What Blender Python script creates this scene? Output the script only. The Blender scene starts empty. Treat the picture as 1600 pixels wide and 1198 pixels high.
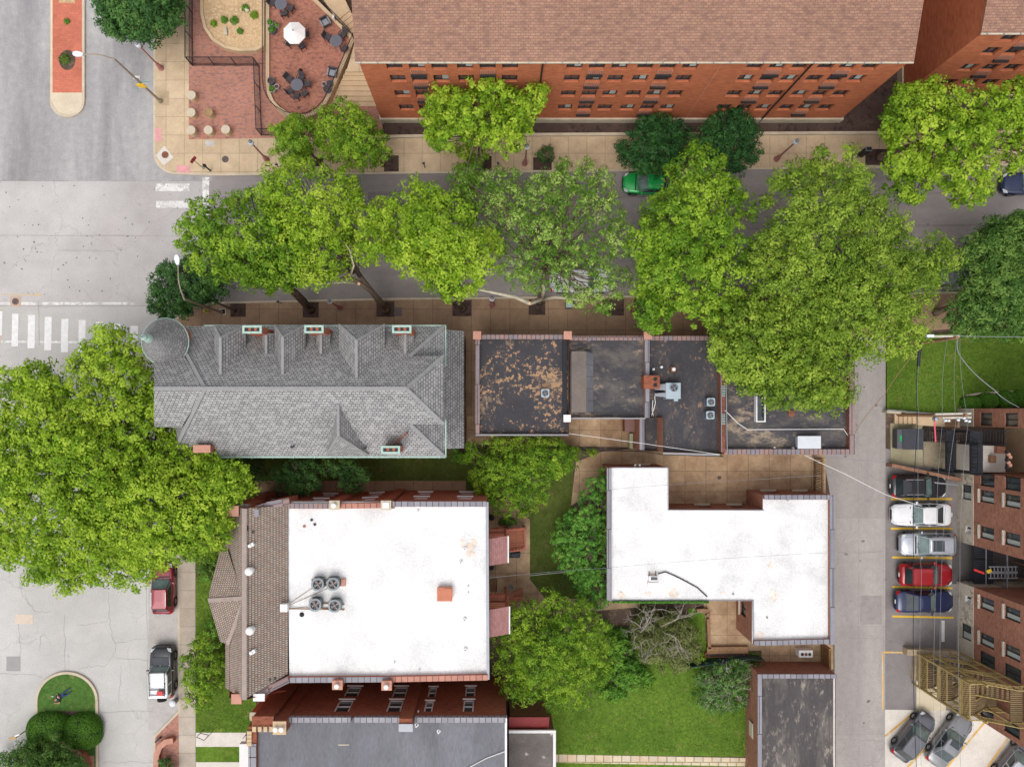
import bpy, bmesh, math, random
import numpy as np
from mathutils import Vector, Matrix
random.seed(7)
RNG = np.random.default_rng(11)
scene = bpy.context.scene
COL = scene.collection
# ------------------------------------------------------------ camera, sky, sun, exposure
H = 65.0            # camera height above the road (m)
F = 1220.0          # focal length in photo pixels
NX, NY = 774.0, 640.0   # where straight-down falls in the photo
cam_d = bpy.data.cameras.new("camera"); cam = bpy.data.objects.new("camera", cam_d); COL.objects.link(cam)
cam.location = (0, 0, H); cam.rotation_euler = (0, 0, 0)
cam_d.sensor_width = 36; cam_d.lens = 36*F/1600; cam_d.clip_end = 2000; cam_d.clip_start = 1
cam_d.shift_x = (800-NX)/1600; cam_d.shift_y = (NY-599)/1600
scene.camera = cam
SUN_EL, SUN_AZ = math.radians(64), math.radians(200)     # azimuth clockwise from +Y
world = bpy.data.worlds.new("World"); scene.world = world; world.use_nodes = True
wn = world.node_tree; wn.nodes.clear()
sky = wn.nodes.new("ShaderNodeTexSky"); sky.sky_type = 'NISHITA'; sky.sun_disc = False
sky.sun_elevation = SUN_EL; sky.sun_rotation = SUN_AZ; sky.dust_density = 3.0
hs = wn.nodes.new("ShaderNodeHueSaturation"); hs.inputs['Saturation'].default_value = 0.22
bg = wn.nodes.new("ShaderNodeBackground"); bg.inputs[1].default_value = 0.15
wo = wn.nodes.new("ShaderNodeOutputWorld")
wn.links.new(sky.outputs[0], hs.inputs['Color']); wn.links.new(hs.outputs[0], bg.inputs[0]); wn.links.new(bg.outputs[0], wo.inputs[0])
sun_d = bpy.data.lights.new("sun", 'SUN'); sun_d.energy = .62; sun_d.angle = math.radians(40); sun_d.color = (1, .95, .88)
sun = bpy.data.objects.new("sun", sun_d); COL.objects.link(sun); sun.location = (0, 0, 100)
sdir = Vector((math.sin(SUN_AZ)*math.cos(SUN_EL), math.cos(SUN_AZ)*math.cos(SUN_EL), math.sin(SUN_EL)))
sun.rotation_euler = sdir.to_track_quat('Z', 'Y').to_euler()
scene.view_settings.view_transform = 'Standard'; scene.view_settings.look = 'None'
scene.view_settings.exposure = 0.64; scene.view_settings.gamma = 1
scene.render.engine = 'CYCLES'
scene.cycles.max_bounces = 6; scene.cycles.diffuse_bounces = 4; scene.cycles.glossy_bounces = 2
scene.cycles.transmission_bounces = 3; scene.cycles.transparent_max_bounces = 4

# ------------------------------------------------------------ helpers
def P(px, py, z=0.0):
    k = (H-z)/F
    return Vector(((px-NX)*k, (NY-py)*k, z))
def Q(px, py, z=0.0):
    v = P(px, py, z); return (v.x, v.y)
def QL(pts, z=0.0): return [Q(a, b, z) for a, b in pts]
def S(r, g, b, f=.85):
    def c(v):
        v /= 255.0
        return (v/12.92 if v <= .04045 else ((v+.055)/1.055)**2.4)*f
    return (c(r), c(g), c(b), 1)

def area2(pts):
    return sum(pts[i][0]*pts[(i+1) % len(pts)][1]-pts[(i+1) % len(pts)][0]*pts[i][1] for i in range(len(pts)))
def ccw(pts):
    pts = [tuple(p[:2]) for p in pts]
    return pts if area2(pts) > 0 else pts[::-1]
def offset(pts, d, closed=True):
    """mitred offset; positive d = to the right of travel (outward for a ccw ring)"""
    n = len(pts); out = []
    for i in range(n):
        p = Vector(pts[i][:2])
        a = Vector(pts[i-1][:2]) if (closed or i > 0) else None
        b = Vector(pts[(i+1) % n][:2]) if (closed or i < n-1) else None
        ns = []
        if a is not None: t = (p-a).normalized(); ns.append(Vector((t.y, -t.x)))
        if b is not None: t = (b-p).normalized(); ns.append(Vector((t.y, -t.x)))
        if len(ns) == 1: o = ns[0]*d
        else:
            m = (ns[0]+ns[1]); l = max(m.length, .3); m = m/l
            o = m*(d/max(.35, m.dot(ns[0])))
        out.append((p.x+o.x, p.y+o.y))
    return out

class MB:
    def __init__(s): s.v = []; s.f = []; s.m = []; s.cur = 0; s.sm = False
    def poly(s, pts):
        i = len(s.v); s.v += [tuple(p) for p in pts]; s.f.append(tuple(range(i, i+len(pts)))); s.m.append(s.cur)
    def raw(s, v, f):
        i = len(s.v); s.v += [tuple(p) for p in v]
        for q in f: s.f.append(tuple(i+k for k in q)); s.m.append(s.cur)
    def box(s, c, d, rz=0, bot=True):
        cx, cy, cz = c; x, y, z = d[0]/2, d[1]/2, d[2]/2
        ca, sa = math.cos(rz), math.sin(rz); v = []
        for dz in (-z, z):
            for dx, dy in ((-x, -y), (x, -y), (x, y), (-x, y)):
                v.append((cx+dx*ca-dy*sa, cy+dx*sa+dy*ca, cz+dz))
        f = [(4, 5, 6, 7), (0, 1, 5, 4), (1, 2, 6, 5), (2, 3, 7, 6), (3, 0, 4, 7)]
        if bot: f.append((3, 2, 1, 0))
        s.raw(v, f)
    def bar(s, a, b, w, h=None, up=(0, 0, 1)):
        """rectangular bar from a to b"""
        h = h or w; a = Vector(a); b = Vector(b); t = (b-a).normalized()
        u = Vector(up)
        if abs(t.dot(u)) > .98: u = Vector((1, 0, 0))
        r = t.cross(u).normalized(); u = r.cross(t)
        v = []
        for p in (a, b):
            for i, j in ((-1, -1), (1, -1), (1, 1), (-1, 1)):
                v.append(p+r*(i*w/2)+u*(j*h/2))
        s.raw(v, [(3, 2, 1, 0), (4, 5, 6, 7), (0, 1, 5, 4), (1, 2, 6, 5), (2, 3, 7, 6), (3, 0, 4, 7)])
    def prism(s, pts, z0, z1, bot=False, top=True):
        pts = ccw(pts); n = len(pts)
        zt = z1 if callable(z1) else (lambda x, y: z1)
        v = [(p[0], p[1], z0) for p in pts]+[(p[0], p[1], zt(*p[:2])) for p in pts]
        f = [(i, (i+1) % n, n+(i+1) % n, n+i) for i in range(n)]
        if top: f.append(tuple(range(n, 2*n)))
        if bot: f.append(tuple(range(n-1, -1, -1)))
        s.raw(v, f)
    def strip(s, pts, o0, o1, z0, z1, closed=False):
        """band with rectangular section following a path, between offsets o0 and o1"""
        A = offset(pts, o0, closed); B = offset(pts, o1, closed); n = len(pts)
        z0f = z0 if isinstance(z0, (list, tuple)) else [z0]*n; z1f = z1 if isinstance(z1, (list, tuple)) else [z1]*n
        v = []
        for i in range(n): v += [(A[i][0], A[i][1], z0f[i]), (B[i][0], B[i][1], z0f[i]), (B[i][0], B[i][1], z1f[i]), (A[i][0], A[i][1], z1f[i])]
        f = []
        for i in range(n if closed else n-1):
            a, b = 4*i, 4*((i+1) % n)
            for k in range(4): q = (k+1) % 4; f.append((a+k, b+k, b+q, a+q) if o1 < o0 else (a+q, b+q, b+k, a+k))
        if not closed:
            e = 4*(n-1)
            f.append((0, 1, 2, 3)); f.append((e+3, e+2, e+1, e))
        s.raw(v, f)
    def tube(s, pts, r, n=8, cap=True):
        pts = [Vector(p) for p in pts]; m = len(pts)
        rs = r if isinstance(r, (list, tuple)) else [r]*m
        v = []; up = None
        for i, p in enumerate(pts):
            t = (pts[min(i+1, m-1)]-pts[max(i-1, 0)]).normalized()
            if up is None:
                up = Vector((0, 0, 1)) if abs(t.z) < .9 else Vector((1, 0, 0))
            rr = t.cross(up).normalized(); up = rr.cross(t).normalized()
            for k in range(n):
                a = 2*math.pi*k/n; v.append(p+(rr*math.cos(a)+up*math.sin(a))*rs[i])
        f = [(i*n+k, i*n+(k+1) % n, (i+1)*n+(k+1) % n, (i+1)*n+k) for i in range(m-1) for k in range(n)]
        if cap: f.append(tuple(range(n-1, -1, -1))); f.append(tuple((m-1)*n+k for k in range(n)))
        s.raw(v, f)
    def lathe(s, c, prof, n=16):
        """prof: list of (radius, z)"""
        cx, cy, cz = c; v = []; m = len(prof)
        for r, z in prof:
            for k in range(n): a = 2*math.pi*k/n; v.append((cx+r*math.cos(a), cy+r*math.sin(a), cz+z))
        f = [(i*n+k, i*n+(k+1) % n, (i+1)*n+(k+1) % n, (i+1)*n+k) for i in range(m-1) for k in range(n)]
        if prof[-1][0] > 1e-4: f.append(tuple((m-1)*n+k for k in range(n)))
        if prof[0][0] > 1e-4: f.append(tuple(range(n-1, -1, -1)))
        s.raw(v, f)
    def build(s, name, mat, parent=None, smooth=False, bevel=0):
        me = bpy.data.meshes.new(name)
        o3 = org(parent)
        v = [(a-o3[0], b-o3[1], c-o3[2]) for a, b, c in s.v]
        me.from_pydata(v, [], s.f)
        mats = mat if isinstance(mat, (list, tuple)) else [mat]
        for m in mats: me.materials.append(m)
        me.polygons.foreach_set('material_index', s.m)
        me.update()
        auto_uv(me)
        if smooth: me.polygons.foreach_set('use_smooth', [True]*len(me.polygons))
        o = bpy.data.objects.new(name, me); COL.objects.link(o)
        if parent is not None: o.parent = parent
        if bevel:
            bm = bmesh.new(); bm.from_mesh(me); bmesh.ops.remove_doubles(bm, verts=bm.verts, dist=1e-4)
            ed = [e for e in bm.edges if len(e.link_faces) == 2 and e.calc_face_angle(0) > .5]
            bmesh.ops.bevel(bm, geom=ed, offset=bevel, segments=2, affect='EDGES', profile=.5)
            bm.to_mesh(me); bm.free()
        return o
ORG = {}
def org(p):
    return ORG.get(p.name, (0, 0, 0)) if p is not None else (0, 0, 0)
def auto_uv(me):
    uv = me.uv_layers.new(name='UVMap')
    nl = len(me.loops)
    if nl == 0: return
    co = np.empty(len(me.vertices)*3); me.vertices.foreach_get('co', co); co = co.reshape(-1, 3)
    li = np.empty(nl, dtype=np.int64); me.loops.foreach_get('vertex_index', li)
    nf = len(me.polygons); tot = np.empty(nf, dtype=np.int64); me.polygons.foreach_get('loop_total', tot)
    nn = np.empty(nf*3); me.polygons.foreach_get('normal', nn); nn = nn.reshape(-1, 3)
    N = np.repeat(nn, tot, axis=0); p = co[li]
    T = np.stack([-N[:, 1], N[:, 0], np.zeros(nl)], 1); l = np.linalg.norm(T, axis=1)
    flat = l < .06; T[flat] = (1, 0, 0); l[flat] = 1; T /= l[:, None]
    B = np.cross(N, T); B[flat] = (0, 1, 0)
    u = (p*T).sum(1); v = (p*B).sum(1)
    uv.data.foreach_set('uv', np.stack([u, v], 1).astype(np.float32).ravel())
def tag(o, label=None, cat=None, group=None, kind=None):
    if label: o['label'] = label
    if cat: o['category'] = cat
    if group: o['group'] = group
    if kind: o['kind'] = kind
    return o
def thing(name, label, cat, loc=(0, 0, 0), group=None, world=True):
    o = bpy.data.objects.new(name, None); COL.objects.link(o); o.location = loc
    o.empty_display_size = .3
    if world: ORG[o.name] = tuple(loc)
    return tag(o, label, cat, group)
def sub(mb, name, mat, parent, **k):
    o = mb.build(name, mat, parent, **k)
    ORG[o.name] = org(parent)
    return o
def copy_tree(o, parent=None):
    c = o.copy(); COL.objects.link(c); c.parent = parent
    for ch in list(o.children): copy_tree(ch, c)
    return c

# ------------------------------------------------------------ materials
MATS = {}
def base_mat(name, rough=.8, metal=0, spec=.3):
    m = bpy.data.materials.new(name); m.use_nodes = True; nt = m.node_tree
    b = nt.nodes['Principled BSDF']; b.inputs['Roughness'].default_value = rough; b.inputs['Metallic'].default_value = metal
    b.inputs['Specular IOR Level'].default_value = spec
    MATS[name] = m; return m, nt, b
def node(nt, t, **k):
    n = nt.nodes.new(t)
    for a, v in k.items(): setattr(n, a, v)
    return n
def noise(nt, vec, scale, detail=3, rough=.6, dist=0):
    n = node(nt, 'ShaderNodeTexNoise'); n.inputs['Scale'].default_value = scale; n.inputs['Detail'].default_value = detail
    n.inputs['Roughness'].default_value = rough; n.inputs['Distortion'].default_value = dist
    nt.links.new(vec, n.inputs['Vector']); return n
def ramp(nt, fac, stops):
    r = node(nt, 'ShaderNodeValToRGB'); e = r.color_ramp.elements
    e[0].position, e[0].color = stops[0]; e[1].position, e[1].color = stops[-1]
    for p, c in stops[1:-1]: x = e.new(p); x.color = c
    nt.links.new(fac, r.inputs[0]); return r.outputs[0]
def mix(nt, fac, a, b, mode='MIX'):
    n = node(nt, 'ShaderNodeMix', data_type='RGBA', blend_type=mode)
    for sck, val in ((n.inputs[0], fac), (n.inputs[6], a), (n.inputs[7], b)):
        if isinstance(val, (int, float)): sck.default_value = val
        elif isinstance(val, tuple): sck.default_value = val
        else: nt.links.new(val, sck)
    return n.outputs[2]
def g(v): return (v, v, v, 1)
def coords(nt, uv=False, sc=(1, 1, 1)):
    t = node(nt, 'ShaderNodeTexCoord'); o = t.outputs['UV' if uv else 'Object']
    if sc != (1, 1, 1):
        m = node(nt, 'ShaderNodeMapping'); m.inputs['Scale'].default_value = sc; nt.links.new(o, m.inputs[0]); o = m.outputs[0]
    return o
def bump(nt, b, h, strength, dist=.02):
    n = node(nt, 'ShaderNodeBump'); n.inputs['Strength'].default_value = strength; n.inputs['Distance'].default_value = dist
    nt.links.new(h, n.inputs['Height']); nt.links.new(n.outputs[0], b.inputs['Normal'])
def M(name, c, rough=.7, metal=0, var=.12, scale=2.0, uv=False, bmp=0, spec=.3):
    """one colour with uneven wear at two scales"""
    m, nt, b = base_mat(name, rough, metal, spec); co = coords(nt, uv)
    n1 = noise(nt, co, scale, 4); n2 = noise(nt, co, scale*9, 3)
    f = ramp(nt, n1.outputs[0], [(.3, g(1-var)), (.7, g(1+var))])
    f2 = ramp(nt, n2.outputs[0], [(.3, g(1-var*.7)), (.7, g(1+var*.7))])
    x = mix(nt, 1.0, c, f, 'MULTIPLY'); x = mix(nt, 1.0, x, f2, 'MULTIPLY')
    nt.links.new(x, b.inputs['Base Color'])
    if bmp: bump(nt, b, n2.outputs[0], bmp)
    return m
def tiles(name, c1, c2, mortar, bw, bh, ms, rough=.85, off=.5, stain=.25, bscale=.25, bmp=.3, c3=None, mix3=.35, smooth=.1):
    m, nt, b = base_mat(name, rough); co = coords(nt, True)
    br = node(nt, 'ShaderNodeTexBrick'); br.offset = off
    for k, v in (('Color1', c1), ('Color2', c2), ('Mortar', mortar), ('Scale', 1.0), ('Mortar Size', ms), ('Mortar Smooth', smooth), ('Bias', 0.0), ('Brick Width', bw), ('Row Height', bh)):
        br.inputs[k].default_value = v
    nt.links.new(co, br.inputs['Vector'])
    x = br.outputs['Color']
    if c3:
        mp = node(nt, 'ShaderNodeMapping'); mp.inputs['Scale'].default_value = (1/bw, 1/bh, 1); nt.links.new(co, mp.inputs[0])
        wn2 = noise(nt, mp.outputs[0], .55, 2)
        fz = ramp(nt, wn2.outputs[0], [(.5, g(0)), (.62, g(1))])
        mm = node(nt, 'ShaderNodeMath', operation='MULTIPLY'); mm.inputs[1].default_value = mix3; nt.links.new(fz, mm.inputs[0])
        x = mix(nt, mm.outputs[0], x, c3)
    n1 = noise(nt, co, bscale, 5, .65); n2 = noise(nt, co, bscale*14, 3)
    f = ramp(nt, n1.outputs[0], [(.32, g(1-stain)), (.68, g(1+stain*.5))])
    f2 = ramp(nt, n2.outputs[0], [(.3, g(1-stain*.5)), (.7, g(1+stain*.5))])
    x = mix(nt, 1.0, x, f, 'MULTIPLY'); x = mix(nt, 1.0, x, f2, 'MULTIPLY')
    nt.links.new(x, b.inputs['Base Color'])
    if bmp:
        bump(nt, b, br.outputs['Fac'], -bmp if False else bmp, -.01)
    return m
def pave(name, c, c2, rough=.9, joint=None, crack=True, spots=None, stretch=(1, 1, 1), bscale=.12, contrast=1.0, crack_scale=.13, fine=.08, offx=0.0):
    """concrete / asphalt: clouds of wear, cracks, oil, optional slab joints"""
    m, nt, b = base_mat(name, rough); co = coords(nt, False)
    st = coords(nt, False, stretch)
    n1 = noise(nt, st, bscale, 6, .62, .4); n3 = noise(nt, co, bscale*6, 5, .7); n2 = noise(nt, co, 9, 3)
    k = .5-.2/contrast
    x = mix(nt, ramp(nt, n1.outputs[0], [(.36, g(0)), (.66, g(1))]), c, c2)
    x = mix(nt, 1.0, x, ramp(nt, n3.outputs[0], [(.3, g(1-.10*contrast)), (.7, g(1+.08*contrast))]), 'MULTIPLY')
    x = mix(nt, 1.0, x, ramp(nt, n2.outputs[0], [(.3, g(1-fine)), (.7, g(1+fine))]), 'MULTIPLY')
    if joint:
        br = node(nt, 'ShaderNodeTexBrick'); br.offset = 0
        mp = node(nt, 'ShaderNodeMapping'); mp.inputs['Location'].default_value = (offx, offx, 0); nt.links.new(co, mp.inputs[0])
        for kk, v in (('Color1', g(.94)), ('Color2', g(1.06)), ('Mortar', g(joint[3] if len(joint) > 3 else .62)), ('Scale', 1.0), ('Mortar Size', joint[2]), ('Mortar Smooth', .3), ('Brick Width', joint[0]), ('Row Height', joint[1])):
            br.inputs[kk].default_value = v
        nt.links.new(mp.outputs[0], br.inputs['Vector'])
        x = mix(nt, 1.0, x, br.outputs['Color'], 'MULTIPLY')
    if crack:
        dn = noise(nt, co, .5, 4, .6)
        ad = node(nt, 'ShaderNodeVectorMath', operation='ADD'); sc = node(nt, 'ShaderNodeVectorMath', operation='SCALE'); sc.inputs['Scale'].default_value = 2.2
        nt.links.new(dn.outputs['Color'], sc.inputs[0]); nt.links.new(co, ad.inputs[0]); nt.links.new(sc.outputs[0], ad.inputs[1])
        vo = node(nt, 'ShaderNodeTexVoronoi', feature='DISTANCE_TO_EDGE'); vo.inputs['Scale'].default_value = crack_scale
        nt.links.new(ad.outputs[0], vo.inputs['Vector'])
        line = ramp(nt, vo.outputs['Distance'], [(.001, g(.74)), (.005, g(1))])
        gate = ramp(nt, n3.outputs[0], [(.45, g(0)), (.55, g(1))])
        x = mix(nt, gate, x, mix(nt, 1.0, x, line, 'MULTIPLY'))
    if spots:
        vo = node(nt, 'ShaderNodeTexVoronoi'); vo.inputs['Scale'].default_value = spots; nt.links.new(co, vo.inputs['Vector'])
        dt = ramp(nt, vo.outputs['Distance'], [(.03, g(.45)), (.06, g(1))])
        x = mix(nt, 1.0, x, dt, 'MULTIPLY')
    nt.links.new(x, b.inputs['Base Color']); bump(nt, b, n2.outputs[0], .25)
    return m
def blotch(name, c, c2, c3, s1=.5, s2=3.0, rough=.9, t=(.52, .6), t2=(.6, .7), stretch=(1, 1, 1), s0=.35):
    """base colour c with weathered patches of c2 and debris of c3"""
    m, nt, b = base_mat(name, rough); co = coords(nt, False, stretch)
    a = noise(nt, co, s1, 7, .7, .3); d = noise(nt, co, s2, 6, .75); e = noise(nt, co, s0, 3); fi = noise(nt, co, 11, 3)
    x = mix(nt, 1.0, c, ramp(nt, e.outputs[0], [(.3, g(.8)), (.7, g(1.25))]), 'MULTIPLY')
    x = mix(nt, ramp(nt, a.outputs[0], [(t[0], g(0)), (t[1], g(1))]), x, c2)
    mm = node(nt, 'ShaderNodeMath', operation='ADD'); nt.links.new(d.outputs[0], mm.inputs[0])
    m2 = node(nt, 'ShaderNodeMath', operation='MULTIPLY_ADD'); m2.inputs[1].default_value = .6; m2.inputs[2].default_value = -.3
    nt.links.new(e.outputs[0], m2.inputs[0]); nt.links.new(m2.outputs[0], mm.inputs[1])
    x = mix(nt, ramp(nt, mm.outputs[0], [(t2[0], g(0)), (t2[1], g(1))]), x, c3)
    x = mix(nt, 1.0, x, ramp(nt, fi.outputs[0], [(.3, g(.85)), (.7, g(1.15))]), 'MULTIPLY')
    nt.links.new(x, b.inputs['Base Color']); bump(nt, b, d.outputs[0], .3)
    return m
def grassmat(name, c1, c2, c3):
    m, nt, b = base_mat(name, 1.0, spec=.1); co = coords(nt)
    a = noise(nt, co, .35, 6, .65); d = noise(nt, co, 4, 5, .7); e = noise(nt, co, .8, 5, .7); fi = noise(nt, co, 18, 2)
    x = mix(nt, ramp(nt, a.outputs[0], [(.35, g(0)), (.65, g(1))]), c1, c2)
    x = mix(nt, ramp(nt, e.outputs[0], [(.56, g(0)), (.68, g(.8))]), x, c3)
    x = mix(nt, 1.0, x, ramp(nt, d.outputs[0], [(.25, g(.62)), (.75, g(1.35))]), 'MULTIPLY')
    x = mix(nt, 1.0, x, ramp(nt, fi.outputs[0], [(.25, g(.7)), (.75, g(1.3))]), 'MULTIPLY')
    nt.links.new(x, b.inputs['Base Color']); bump(nt, b, d.outputs[0], .6, .05)
    return m
def leafmat(name, stops, trans=.3):
    m = bpy.data.materials.new(name); m.use_nodes = True; nt = m.node_tree; nt.nodes.clear()
    at = node(nt, 'ShaderNodeAttribute', attribute_name='leafvar')
    c = ramp(nt, at.outputs['Fac'], stops)
    d = node(nt, 'ShaderNodeBsdfPrincipled'); d.inputs['Roughness'].default_value = .55; d.inputs['Specular IOR Level'].default_value = .25
    t = node(nt, 'ShaderNodeBsdfTranslucent'); ms = node(nt, 'ShaderNodeMixShader'); ms.inputs[0].default_value = trans
    o = node(nt, 'ShaderNodeOutputMaterial')
    nt.links.new(c, d.inputs['Base Color']); nt.links.new(c, t.inputs[0])
    nt.links.new(d.outputs[0], ms.inputs[1]); nt.links.new(t.outputs[0], ms.inputs[2]); nt.links.new(ms.outputs[0], o.inputs[0])
    MATS[name] = m; return m

M_ROAD = pave('road_concrete', S(196, 191, 188), S(177, 171, 169), crack=True, spots=.45, bscale=.07, crack_scale=.11)
M_DRIVE = pave('road_pale_concrete', S(200, 197, 193), S(184, 180, 176), crack=True, bscale=.06, crack_scale=.16)
M_AVE = pave('avenue_asphalt', S(148, 144, 145), S(184, 181, 180), crack=False, stretch=(1, .16, 1), bscale=.3, contrast=1.4)
M_STREET = pave('street_asphalt', S(140, 132, 131), S(164, 156, 153), crack=False, stretch=(.15, 1, 1), bscale=.3, spots=.7, contrast=.8)
M_LOT = pave('lot_asphalt', S(128, 122, 121), S(150, 144, 142), crack=True, bscale=.2, spots=.8, crack_scale=.25)
M_ALLEY = pave('alley_concrete', S(178, 171, 166), S(158, 151, 148), crack=True, stretch=(1, .2, 1), bscale=.3, crack_scale=.12, joint=(40, 9, .012, .8))
M_WALK = pave('sidewalk_concrete', S(214, 190, 158), S(190, 166, 136), joint=(1.52, 1.52, .022, .6), crack=False, bscale=.2, contrast=1.4)
M_WALKD = pave('sidewalk_shaded_concrete', S(176, 146, 118), S(142, 116, 94), joint=(1.6, 1.75, .025, .6), crack=False, bscale=.2, contrast=1.6, offx=.4)  # darker sidewalk tone: shade beside the buildings is put into the colour
M_WALKW = pave('sidewalk_grey_concrete', S(196, 184, 170), S(180, 166, 150), joint=(9, 1.5, .025, .6), crack=False, bscale=.2)
M_COURT = pave('court_concrete', S(204, 176, 142), S(156, 126, 98), joint=(1.75, 1.7, .03, .62), crack=True, bscale=.28, contrast=2.2, crack_scale=.3)
M_PAD = pave('new_concrete', S(226, 218, 208), S(210, 202, 192), crack=False, bscale=.2)
M_KERB = M('kerb_stone', S(205, 190, 168), .9, var=.12, scale=1.2)
M_BRPAVE = tiles('brick_paving', S(196, 134, 112), S(182, 124, 108), S(176, 136, 118), .21, .11, .012, c3=S(132, 108, 108), mix3=.7, stain=.18, bscale=.5)
M_BRTERR = tiles('terrace_brick_paving', S(190, 126, 104), S(172, 112, 94), S(164, 120, 102), .21, .11, .012, c3=S(122, 84, 76), mix3=.6, stain=.25, bscale=.4)
M_BRMED = tiles('median_brick', S(214, 124, 98), S(198, 114, 92), S(180, 112, 92), .4, .2, .01, stain=.2, bscale=.4)
M_SOIL = blotch('soil', S(92, 76, 66), S(120, 100, 84), S(150, 130, 105), 1.0, 5)
M_MULCH = blotch('mulch', S(84, 66, 60), S(60, 48, 44), S(112, 92, 78), 2.0, 8)
M_GRAVEL = blotch('gravel', S(196, 164, 124), S(214, 188, 152), S(170, 134, 100), 5.0, 9, t=(.5, .58))
M_GR1 = grassmat('lawn', S(86, 116, 40), S(104, 132, 48), S(126, 132, 66))
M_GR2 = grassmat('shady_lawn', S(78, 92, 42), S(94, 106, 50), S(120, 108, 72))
M_GR3 = grassmat('island_lawn', S(72, 106, 50), S(88, 120, 56), S(140, 132, 84))
M_WHITEP = M('road_paint_white', S(228, 226, 224), .8, var=.1, scale=3)
M_WORNP = blotch('road_paint_worn', S(222, 219, 216), S(190, 186, 183), S(200, 196, 192), 1.5, 4, t=(.48, .56))
M_YEL = M('road_paint_yellow', S(236, 192, 60), .8, var=.1, scale=3)
M_YELF = blotch('road_paint_yellow_faded', S(226, 178, 96), S(214, 196, 160), S(210, 196, 170), 1.5, 4)
# ------------------------------------------------------------ ground
def flat(name, pts, z, mat, kind='structure', z0=None, px=True):
    mb = MB(); pts = QL(pts, z) if px else pts
    if z0 is None: mb.poly([(a, b, z) for a, b in ccw(pts)])
    else: mb.prism(pts, z0, z)
    o = mb.build(name, mat)
    if kind: o['kind'] = kind
    return o
def arc(cx, cy, rx, ry, a0, a1, n=12):
    return [(cx+rx*math.cos(math.radians(a0+(a1-a0)*i/n)), cy-ry*math.sin(math.radians(a0+(a1-a0)*i/n))) for i in range(n+1)]
g_ = MB(); g_.poly([(-400, -400, -.06), (400, -400, -.06), (400, 400, -.06), (-400, 400, -.06)])
tag(g_.build('ground', M_SOIL), kind='structure')
flat('avenue_asphalt', [(-600, -700), (335, -700), (335, 283), (-600, 283)], 0.0, M_AVE)
flat('intersection_road', [(-600, 283), (325, 283), (325, 478), (-600, 478)], 0.0, M_ROAD)
flat('boulevard_road', [(-600, 478), (330, 478), (330, 560), (281, 600), (283, 1600), (-600, 1600)], 0.0, M_DRIVE)
flat('side_street_asphalt', [(335, 264), (2400, 236), (2400, 460), (325, 476), (325, 283), (335, 283)], 0.0, M_STREET)
flat('parking_strip', [(232, 880), (278, 880), (279, 1140), (232, 1140)], .004, pave('parking_strip_asphalt', S(196, 191, 187), S(180, 173, 168), crack=False, bscale=.3))
flat('alley', [(1284, 470), (1384, 470), (1382, 1700), (1306, 1700), (1304, 1030), (1302, 800), (1284, 720)], .012, M_ALLEY)
flat('parking_lot', [(1382, 700), (1500, 725), (1500, 1112), (1382, 1108)], .008, M_LOT)
flat('parking_lot_concrete', [(1380, 1108), (1520, 1110), (1800, 1110), (1800, 1700), (1380, 1700)], .010, M_PAD)
# raised blocks (kerb height .13)
KZ = .13
flat('sidewalk', [(240, -700), (240, 235)]+arc(275, 238, 35, 34, 190, 262, 8)+[(330, 274), (840, 269), (1395, 262), (2300, 243), (2300, 196), (1395, 205), (840, 208), (600, 211), (415, 216), (295, 218), (295, 100), (295, -700)], KZ, M_WALK, z0=-.05)
flat('sidewalk', [(274, 498), (300, 478), (340, 472), (604, 466), (1300, 459), (1480, 456), (2300, 450), (2300, 497), (1500, 512), (1385, 524), (1300, 526), (274, 526)], KZ, M_WALKD, z0=-.05)
flat('sidewalk', [(277, 600), (305, 600), (306, 1700), (281, 1700), (279, 1110)], KZ, M_WALKW, z0=-.05)
kb = MB()
for path in ([(240, -700), (240, 235)]+arc(275, 238, 35, 34, 190, 262, 8)+[(330, 274), (840, 269), (1395, 262), (2300, 243)],):
    kb.strip([tuple(p) for p in QL(path, KZ)], .02, -.14, -.05, KZ+.006)
kb.strip(QL([(2300, 450), (1480, 456), (1300, 459), (604, 466), (340, 472), (300, 478), (274, 498)], KZ), .02, -.14, -.05, KZ+.006)
kb.strip(QL([(277, 560), (277, 800), (279, 1110), (240, 1150), (240, 1700)], KZ), .02, -.15, -.05, KZ+.008)
tag(kb.build('kerb', M_KERB), kind='structure')
flat('brick_paving', [(295, 100), (405, 100), (480, 100), (545, 90), (590, 150), (600, 211), (415, 216), (295, 218)], KZ+.004, M_BRPAVE, z0=-.05)
flat('brick_paving', [(296, -60), (480, -60), (480, 99), (296, 99)], KZ+.006, M_BRPAVE, z0=-.05)
flat('mulch_bed', [(600, 192), (1560, 178), (1560, 202), (1395, 205), (840, 208), (600, 211)], .2, M_MULCH, z0=-.05)
flat('mulch_bed', [(1312, 90), (1412, 90), (1412, 186), (1312, 186)], .16, M_MULCH, z0=-.05)
flat('block_soil', [(276, 526), (1284, 526), (1284, 700), (1302, 800), (1304, 1030), (1306, 1700), (306, 1700), (305, 600), (276, 600)], .09, M_SOIL, z0=-.05)
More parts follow.
